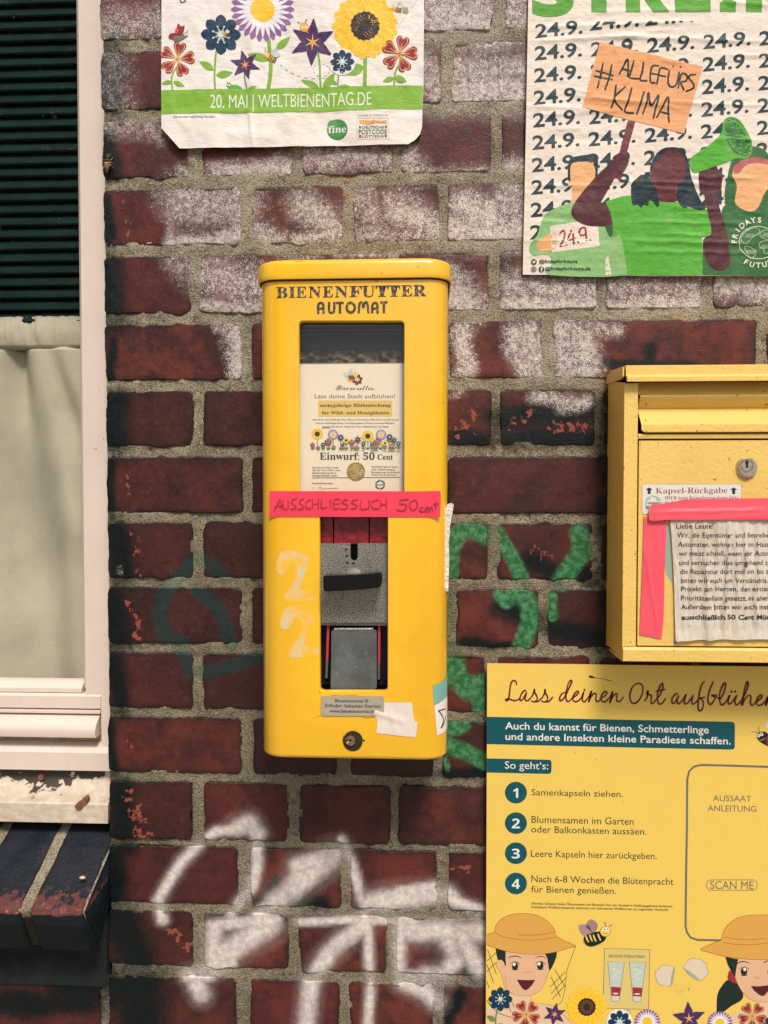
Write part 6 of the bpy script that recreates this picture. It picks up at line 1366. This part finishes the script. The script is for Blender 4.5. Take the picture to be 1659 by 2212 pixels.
I = nI(Z1, 90); f_bee(I, (700, 340), 50, 28, wing=(186, 200, 194)); p1('bee_drawing', I)
I = nI(Z1, 90); f_bee(I, (1452, 56), 36, 115 - 180 + 80, wing=(186, 200, 194)); I.poly(rrect(1486, 52, 1520, 80, 8), (170, 150, 120)); I.line([(1490, 54), (1502, 44), (1518, 52)], .8, (90, 80, 70), n=3); p1('bee_drawing', I)
I = nI(Z1, 90); I.poly(ellipse(904, 168, 27), (244, 176, 72)); I.poly(ellipse(896, 168, 7, 8), (250, 244, 236)); I.poly(ellipse(914, 168, 7, 8), (250, 244, 236)); I.poly(ellipse(897, 169, 3, n=8), (20, 20, 20)); I.poly(ellipse(914, 169, 3, n=8), (20, 20, 20)); I.line([(890, 148), (870, 140)], .8, (70, 50, 40)); I.line([(908, 143), (918, 126)], .8, (70, 50, 40)); I.poly(ellipse(869, 139, 4, n=8), (110, 50, 40)); I.poly(ellipse(918, 126, 4, n=8), (110, 50, 40)); I.line([(893, 182), (904, 186), (916, 180)], .8, (120, 50, 30), n=2); p1('bee_drawing', I)
I = nI(Z1, 110); f_bee(I, (434, 203), 22, 25, eyes=False); p1('bee_drawing', I)
I = nI(Z1, 90); I.sm([(140, 200), (150, 165), (158, 146), (170, 160), (185, 160), (194, 155), (190, 185), (175, 215), (150, 225), (130, 238), (108, 236), (98, 222), (112, 205)], (150, 36, 50)); I.sm([(140, 180), (156, 180), (154, 200), (138, 205)], (226, 110, 60)); I.sm([(128, 240), (132, 225), (170, 218), (190, 205), (200, 225), (170, 248), (140, 252)], (120, 112, 110)); I.poly(ellipse(202, 212, 14), (150, 150, 136)); I.poly(ellipse(197, 210, 5, n=8), (248, 244, 236)); I.poly(ellipse(208, 210, 5, n=8), (248, 244, 236)); I.line([(205, 196), (212, 180)], .6, (90, 80, 76)); I.line([(208, 198), (219, 186)], .6, (90, 80, 76)); p1('butterfly_drawing', I)
I = nI(Z1, 2); I.sm([(446, 512), (460, 502), (480, 508), (500, 506), (520, 516), (536, 528), (530, 534), (470, 534), (450, 528)], (86, 160, 60)); I.poly(ellipse(456, 510, 15), (96, 150, 70)); I.poly(ellipse(450, 510, 5, n=8), (248, 244, 236)); I.poly(ellipse(461, 510, 5, n=8), (248, 244, 236)); I.line([(452, 496), (442, 486)], .6, (60, 60, 60)); I.line([(462, 496), (466, 484)], .6, (60, 60, 60)); p1('caterpillar_drawing', I)
I = nI(Z1, 2)
path = smooth([(760, 388), (800, 420), (850, 448), (900, 466), (960, 470), (1010, 462), (1045, 440), (1052, 410), (1030, 388), (1000, 382), (965, 395), (955, 420), (975, 448), (1020, 468), (1060, 470)], 8)
for i in range(0, len(path) - 4, 6): I.line(path[i:i + 4], .8, (90, 86, 84), caps=False)
p1('flight_path', I)

# ================================================================== CLIMATE STRIKE POSTER (upper right)
DQ = .006
Z2 = Zr(2024, 0, 3024); Z3 = Zr(2024, 560, 3024)
cr = [(1140, 62, 1500, 50, 5, .0016), (1140, 92, 1420, 76, 4, .0022), (1300, 82, 1665, 92, 5, .0018), (1135, 232, 1290, 238, 6, .0020), (1240, 208, 1480, 236, 5, .0014), (1260, 215, 1520, 224, 4, .0014), (1160, 250, 1340, 240, 6, .0014), (1480, 226, 1665, 230, 4, .0016), (1560, 120, 1665, 126, 4, .0014), (1130, 400, 1300, 404, 5, .0014), (1300, 392, 1540, 400, 4, .0016), (1350, 402, 1500, 415, 4, .0016), (1480, 382, 1640, 388, 5, .0014), (1450, 450, 1560, 454, 3, .0022), (1470, 462, 1530, 466, 3, .0016), (1350, 480, 1660, 486, 4, .0018),
      (1340, 520, 1640, 530, 5, .0018), (1420, 505, 1560, 512, 3, .0014), (1345, 545, 1660, 548, 5, .0014), (1140, 520, 1290, 526, 4, .0010), (1135, 300, 1400, 305, 8, -.0010), (1500, 300, 1665, 306, 6, .0012), (1130, 470, 1280, 476, 7, -.0010), (1200, 190, 1290, 205, 4, .0010), (1240, 30, 1560, 22, 6, .0012), (1560, 8, 1665, 14, 5, .0018)]
random.seed(21)
for k in range(70): x = random.uniform(1135, 1660); y = random.uniform(0, 590); l = random.uniform(14, 60); cr.append((x, y, x + l, y + random.uniform(-5, 7), random.uniform(2.6, 4.5), random.uniform(-.0006, .0013)))
cr = [(a, b, c, d, max(w, 4.6), h * (.95 if w > 4 else .7)) for a, b, c, d, w, h in cr]
r2 = creases(cr); warp2 = lambda x, y: r2(x, y) * .8 + .0018 * fbm(np.asarray(x) * .007, np.asarray(y) * .02, 51, 2) + .002 + .0005 * fbm(np.asarray(x) * .08, np.asarray(y) * .1, 5, 2)
PB = (238, 223, 208)
pc = thing('strike_poster', 'crinkled cream climate strike poster covered in 24.9. with three drawn protesters', 'poster', tuple(W(1500, 590, DQ)))
G2 = 4
def p2(name, I, label=None): return I.build(name, pc, DQ, 2.6e-4, G2, warp2, label)
def mI(T, k=0): I = Ink(T, 'paper', 5e-6); I.layer = k; return I
I = mI(IDT); I.poly([(1145, -260), (1141, 0), (1138, 150), (1135, 300), (1132, 450), (1129, 590), (1129, 594), (1250, 594.5), (1400, 597), (1660, 597.5), (1900, 599), (1905, -260)], PB); I.build('paper', pc, DQ, 0, G2, warp2)
I = mI(Z2, 1); STG = (86, 160, 40)
for ch, a, b in (('S', 118, 392), ('T', 415, 690), ('R', 727, 1012), ('E', 1048, 1280), ('I', 1340, 1444), ('K', 1510, 1830)): I.text(ch, a, 76 - (a - 118) * .004 + (20 if ch == 'S' else 0), b, 330, STG, style='bold', off=.035)
p2('headline', I, 'large green letters STREIK cut by the top edge')
DTE = (30, 58, 66)
I = mI(Z2, 1); rows = []
base = {0: (135, 250), 1: (132, 397), 2: (127, 545), 3: (127, 688), 4: (122, 833), 5: (117, 982)}
for r in range(-1, 10):
    x0 = 137 - r * 3.7; y0 = 252 + r * 146
    for c_ in range(7):
        x = x0 + c_ * 366; y = y0 - c_ * 24
        if r == -1: continue
        if r == 0 and c_ >= 1: continue
        I.text('24.9.', x, y, x + 308, 92, DTE, slope=-.088, off=.020, layer=2)
    if r == 0: pass
for c_, xx, yy, vis in ((1, 492, 208, 1), ): pass
p2('date_lettering', I, 'dark rows of the date 24.9. filling the sheet')
# the cut off first row repeats
I = mI(Z2, 1)
def clipped(s, x0_, y0_, x1_, cap, ytop):
    vs, fs = glyphs(s, 'sans', .02); H = glyphs('H', 'sans', .02)[0]; ch = np.ptp(H[:, 1]); mn, mx = vs[:, 0].min(), vs[:, 0].max(); sx = (x1_ - x0_) / (mx - mn); sy = cap / ch
    X = x0_ + (vs[:, 0] - mn) * sx; Y = y0_ - vs[:, 1] * sy - .088 * (X - x0_); bm = bmesh.new(); bv = [bm.verts.new((a, b, 0)) for a, b in zip(X, Y)]
    for f in fs:
        try: bm.faces.new([bv[i] for i in f])
        except ValueError: pass
    bmesh.ops.bisect_plane(bm, geom=bm.verts[:] + bm.edges[:] + bm.faces[:], plane_co=(0, ytop, 0), plane_no=(0, -1, 0), clear_outer=True)
    bm.verts.index_update(); I.raw([Z2(v.co.x, v.co.y) for v in bm.verts], [tuple(v.index for v in f.verts) for f in bm.faces], DTE); bm.free()
clipped('24.9.', 492, 207, 812, 92, 150); clipped('24.9.', 852, 176, 1170, 92, 147)
I.T = IDT; p2('date_lettering', I)
# paper-coloured patch keeps the faces free of letters as on the sheet
HN = (18, 44, 52); SKL = (240, 178, 122); BR2 = (84, 34, 42); GL_ = (134, 186, 112); GB = (84, 172, 46); GD = (50, 108, 56)
I = mI(Z3, 12)
I.sm([(232, 870), (246, 800), (232, 745), (190, 735), (130, 742), (102, 715), (105, 670), (150, 610), (172, 540), (200, 480), (280, 430), (378, 395), (420, 380), (560, 380), (640, 500), (690, 600), (720, 740), (742, 870)], (140, 188, 118), 3)
I.poly([(378, 300), (376, 380), (366, 400), (430, 404), (560, 380), (560, 280), (480, 250)], SKL)
I.sm([(372, 290), (356, 300), (350, 275), (356, 258), (366, 262), (365, 200), (372, 150), (440, 128), (500, 128), (528, 170), (530, 230), (545, 240), (520, 300), (440, 320)], SKL, 4)
I.sm([(360, 262), (350, 230), (350, 180), (360, 120), (400, 98), (480, 85), (520, 78), (543, 100), (545, 190), (540, 225), (528, 240), (526, 175), (500, 140), (440, 132), (385, 138), (366, 170), (366, 240)], HN, 3)
I.poly([(594, 765), (612, 745), (620, 790), (636, 870), (596, 870)], PB)
p2('protester_drawing', I, 'drawn dark haired protester in pale green holding a small date sheet')
I = mI(Z3, 22)
I.poly([(232, 552), (545, 500), (556, 680), (247, 722)], (236, 220, 204)); I.sm([(150, 690), (150, 655), (190, 620), (250, 600), (274, 605), (274, 690), (220, 710), (170, 712)], SKL)
for st in ([(295, 605), (318, 580), (330, 600), (318, 650), (298, 682), (342, 674)], [(372, 580), (352, 640), (398, 632)], [(385, 600), (388, 668)], [(416, 654), (417, 656)], [(470, 600), (440, 612), (424, 592), (436, 566), (462, 562), (468, 590), (472, 645)], [(497, 642), (498, 644)]): I.line(st, 4.4, (150, 46, 56), n=4)
p2('held_sheet', I, 'small drawn sheet with red handwriting 24.9.')
# central protester: raised arm, sign, hair, shirt
I = mI(Z2, 40); I.poly([(742, 790), (790, 800), (738, 990), (700, 1130), (650, 1120), (690, 985)], (120, 42, 58)); I.poly([(559, 281), (1229, 443), (1106, 878), (444, 706)], (238, 166, 110)); p2('drawn_sign', I, 'drawn orange cardboard sign on a pole')
I = mI(Z2, 45); KB = (22, 40, 46)
for st in ([(578, 418), (563, 500), (543, 578)], [(635, 430), (620, 510), (592, 590)], [(532, 470), (590, 485), (642, 500)], [(522, 504), (580, 516), (636, 525)],
           [(684, 490), (712, 440), (738, 392), (742, 450), (740, 506)], [(704, 458), (758, 470)], [(780, 402), (762, 470), (752, 512), (808, 520)], [(842, 415), (836, 470), (820, 528), (862, 534)], [(940, 436), (905, 436), (890, 470), (888, 540), (915, 548)], [(892, 485), (936, 492)], [(1002, 460), (955, 450), (940, 500), (930, 552)], [(945, 498), (985, 505)],
           [(1012, 465), (1002, 540), (1020, 572), (1055, 560), (1076, 480)], [(1034, 436), (1036, 438)], [(1082, 442), (1084, 444)], [(1068, 582), (1090, 490), (1125, 500), (1120, 535), (1086, 545), (1105, 592)], [(1182, 494), (1145, 498), (1140, 520), (1165, 548), (1168, 580), (1122, 602)],
           [(664, 560), (654, 640), (634, 708)], [(724, 572), (650, 650), (705, 720)], [(766, 580), (745, 660), (722, 732), (778, 742)], [(846, 605), (820, 690), (800, 748)], [(838, 750), (862, 680), (875, 610), (882, 680), (900, 690), (942, 625), (925, 700), (908, 775)], [(930, 772), (968, 700), (1003, 640), (1004, 720), (1010, 800)], [(955, 735), (1010, 748)]):
    I.line(st, 4.4, KB, n=4, taper=[.8, 1.1, .9, 1])
p2('sign_lettering', I, 'black brush lettering #ALLEFÜRS KLIMA')
I = mI(Z3, 44)
I.sm([(596, 548), (640, 548), (644, 590), (632, 622), (610, 600)], (40, 96, 56))
I.poly(smooth([(690, 72), (735, 92), (748, 130), (720, 190), (700, 215), (690, 250), (660, 235), (620, 300), (580, 370), (560, 400)], 3) + smooth([(600, 400), (650, 480), (640, 545), (560, 552), (470, 545), (400, 510), (370, 460), (400, 390), (470, 300), (560, 200), (635, 135), (645, 100), (690, 72)], 3), BR2)
I.poly([(650, 215), (700, 212), (692, 248), (640, 235)], (120, 42, 58))
I.poly(smooth([(595, 392), (660, 370), (765, 350), (800, 400), (900, 380), (1070, 395), (1150, 440), (1255, 446), (1262, 480)], 2) + smooth([(1262, 480), (1286, 600), (1230, 622), (1222, 640), (1228, 760), (1226, 872)], 2) + [(740, 870), (722, 740), (692, 600), (640, 622), (645, 540), (625, 460)], GB)
I.sm([(975, 545), (1010, 470), (1080, 440), (1220, 450), (1270, 520), (1284, 600), (1220, 622), (1120, 618), (1040, 600)], (94, 180, 52), 3)
p2('protester_drawing', I, 'drawn long haired protester in a bright green shirt raising the sign')
I = mI(Z3, 60)
I.poly(smooth([(885, 230), (930, 110), (1000, 50), (1080, 60), (1120, 130), (1112, 240), (1060, 290), (1055, 340), (1058, 388), (1000, 396), (945, 385), (935, 330), (905, 280)], 3, True), (100, 40, 44))
I.poly(smooth([(885, 230), (890, 150), (930, 75), (985, 40), (1020, 44), (960, 90), (970, 170), (960, 150), (945, 110), (905, 170), (880, 235), (915, 285), (940, 360), (945, 415), (928, 424), (905, 392), (880, 384), (872, 418), (845, 412), (826, 432), (800, 410), (772, 418), (762, 340), (768, 270), (800, 240), (850, 200)], 2, True), HN)
I.poly(smooth([(1000, 42), (1060, 38), (1110, 70), (1140, 140), (1152, 230), (1190, 330), (1225, 400), (1255, 430), (1215, 450), (1170, 440), (1128, 422), (1118, 440), (1080, 420), (1060, 345), (1060, 290), (1090, 262), (1112, 240), (1118, 130), (1080, 70)], 2, True), HN)
p2('hair_drawing', I)
I = mI(Z3, 30)
I.poly(smooth([(1380, 410), (1378, 300), (1400, 180), (1440, 80), (1520, 35), (1600, 40), (1660, 90), (1700, 200), (1730, 400), (1900, 480)], 3) + [(2060, 620), (2060, 880), (1228, 872), (1228, 640), (1340, 600)] + smooth([(1350, 470), (1360, 430), (1380, 410)], 2), GD)
I.sm([(1380, 400), (1384, 250), (1420, 150), (1450, 100), (1500, 200), (1440, 260), (1440, 440), (1520, 455)], (44, 96, 50), 3)
p2('protester_drawing', I, 'drawn hooded protester in dark green at the right edge')
I = mI(Z3, 62); I.sm([(1440, 262), (1420, 230), (1424, 200), (1460, 205), (1500, 160), (1560, 142), (1650, 150), (1700, 180), (1690, 260), (1630, 340), (1605, 400), (1570, 450), (1510, 452), (1440, 400), (1450, 300)], SKL, 4); I.sm([(1422, 205), (1430, 165), (1490, 120), (1560, 104), (1640, 112), (1690, 150), (1660, 152), (1560, 144), (1500, 166), (1465, 210)], (186, 98, 100), 3); p2('face_drawing', I)
I = mI(Z3, 66); I.poly(smooth([(1225, 190), (1280, 158), (1310, 152), (1330, 190), (1352, 235), (1348, 320), (1330, 345), (1340, 440), (1385, 590), (1406, 760), (1400, 810), (1360, 840), (1300, 835), (1250, 770), (1232, 640), (1285, 600), (1262, 470), (1240, 350), (1210, 320), (1202, 210)], 3, True), BR2); p2('arm_drawing', I)
I = mI(Z3, 80)
I.poly(smooth([(1142, 120), (1200, 70), (1300, 0), (1350, -60), (1365, -130), (1400, -160), (1470, -140), (1540, -20), (1548, 60), (1520, 110), (1460, 110), (1430, 118), (1300, 165), (1190, 202), (1160, 190)], 3, True), GB); I.sm([(1370, -110), (1400, -150), (1460, -135), (1530, -30), (1540, 60), (1510, 98), (1440, 80), (1390, 10)], (46, 112, 54), 4); I.line(ellipse(1456, -28, 60, 128, -32, 30), 3.4, (96, 176, 66), closed=True); p2('megaphone_drawing', I, 'drawn green megaphone')
# round emblem on the dark coat
I = mI(Z3, 90); WH = (214, 224, 196); cx, cy, R = 1590, 660, 124
I.line(ellipse(cx, cy, 126, 106 * 1.0, n=50), 1.8, WH, closed=True)
for poly_ in ([(1490, 610), (1530, 575), (1570, 562), (1600, 580), (1580, 610), (1550, 625), (1520, 660), (1495, 668), (1480, 650)], [(1500, 685), (1540, 690), (1575, 720), (1560, 752), (1535, 762), (1520, 730)], [(1595, 668), (1620, 650), (1660, 650), (1690, 680), (1660, 720), (1630, 735), (1625, 700), (1600, 690)], [(1600, 600), (1630, 580), (1690, 585), (1700, 630), (1650, 640), (1612, 625)]):
    I.line(smooth(poly_, 3, True), 1.0, WH, closed=True)
    ys = [p[1] for p in poly_]; xs_ = [p[0] for p in poly_]; mxp, myp = sum(xs_) / len(xs_), sum(ys) / len(ys)
    for k in range(-3, 4): I.line([(mxp + k * 9 - 8, myp + 14), (mxp + k * 9 + 8, myp - 14)], .7, WH, caps=False)
def arc_text(I, s, c, r, a0, da, h, flip=False):
    for i, ch in enumerate(s):
        if ch == ' ': continue
        a = rad(a0 + i * da); vs, fs = glyphs(ch, 'sans', .03); w_ = np.ptp(vs[:, 0]); k = h / .7
        X = (vs[:, 0] - vs[:, 0].min() - w_ / 2) * k; Y = -vs[:, 1] * k
        t = a + math.pi / 2 if not flip else a - math.pi / 2; ca, sa = math.cos(t), math.sin(t); p = (c[0] + r * math.cos(a), c[1] + r * math.sin(a) * .93)
        I.raw([I.T(p[0] + x * ca - y * sa, p[1] + x * sa + y * ca) for x, y in zip(X, Y)], fs, (236, 234, 220))
arc_text(I, 'FRIDAYS FOR', (cx, cy), 142, 182, 15.2, 34)
arc_text(I, 'FUTURE', (cx, cy), 176, 120, -15, 34, True)
p2('round_emblem', I, 'round white globe emblem with FRIDAYS FOR FUTURE')
I = mI(Z3, 92); I.text('@fridayforfuture', 163, 790, 413, 22, (20, 60, 56), off=.022); I.text('@fridayforfuture.de', 202, 838, 498, 22, (20, 60, 56), off=.022); p2('small_print', I)
I = mI(Z3, 92)
I.poly(ellipse(129, 783, 19), (20, 60, 56)); I.sm([(119, 776), (128, 781), (132, 774), (140, 775), (138, 784), (130, 792), (118, 791), (124, 787), (118, 781)], (220, 228, 208), 3); I.line(ellipse(128, 832, 17), 1.2, (20, 60, 56), closed=True); I.line(rrect(119, 823, 137, 841, 5), 1.0, (20, 60, 56), closed=True); I.line(ellipse(128, 832, 5, n=12), .9, (20, 60, 56), closed=True)
I.poly(ellipse(178, 832, 19), (20, 60, 56)); I.line([(186, 820), (179, 822), (178, 832), (178, 848)], 1.9, (220, 228, 208), n=3); I.line([(172, 832), (185, 832)], 1.6, (220, 228, 208)); p2('network_icons', I)

# ================================================================== TREE ACROSS THE PAVEMENT (seen mirrored in the glass)
tr_ = thing('street_tree', 'dense leafy street tree mirrored darkly in the window glass', 'tree', (-4.2, -8.2, -1.55))
bm = bmesh.new(); tube(bm, [(-4.2, -8.2, -1.6), (-4.15, -8.25, -.6), (-4.25, -8.2, .6), (-4.1, -8.3, 2.4)], [.19, .15, .13, .07], 10)
for a in range(6): t = a * 1.05; tube(bm, [(-4.2, -8.22, .1 + .25 * a), (-4.2 + .9 * math.cos(t), -8.2 + .6 * math.sin(t), .9 + .3 * a), (-4.2 + 1.9 * math.cos(t), -8.2 + .9 * math.sin(t), 1.5 + .35 * a)], [.07, .045, .02], 6)
bmobj('trunk', bm, plain('bark', (88, 76, 62), .9, bs=20, bd=.01, var=.4, vs=12), tr_, smooth=True)
rng = np.random.RandomState(4); nl = 15000
d = rng.normal(size=(nl, 3)); d /= np.linalg.norm(d, axis=1)[:, None]; r = rng.uniform(.25, 1, nl) ** .5
cl = rng.normal(size=(60, 3)); cl /= np.linalg.norm(cl, axis=1)[:, None]; cl *= rng.uniform(.3, 1, (60, 1)); ci = rng.randint(0, 60, nl)
P_ = (d * r[:, None] * .5 + cl[ci] * .72) * np.array([3.8, 1.6, 4.6]) + np.array([-4.4, -8.3, 3.0])
a = rng.normal(size=(nl, 3)); a /= np.linalg.norm(a, axis=1)[:, None]; b = np.cross(a, rng.normal(size=(nl, 3))); b /= np.linalg.norm(b, axis=1)[:, None]
sz = rng.uniform(.09, .16, (nl, 1)); V = np.stack([P_ - a * sz, P_ - b * sz * .55, P_ + a * sz, P_ + b * sz * .55], 1).reshape(-1, 3)
me = bpy.data.meshes.new('crown'); me.from_pydata(V.tolist(), [], (np.arange(nl * 4).reshape(-1, 4)).tolist())
link('crown', me, plain('leaf_green', (72, 96, 46), .6, var=.5, vs=3), tr_)
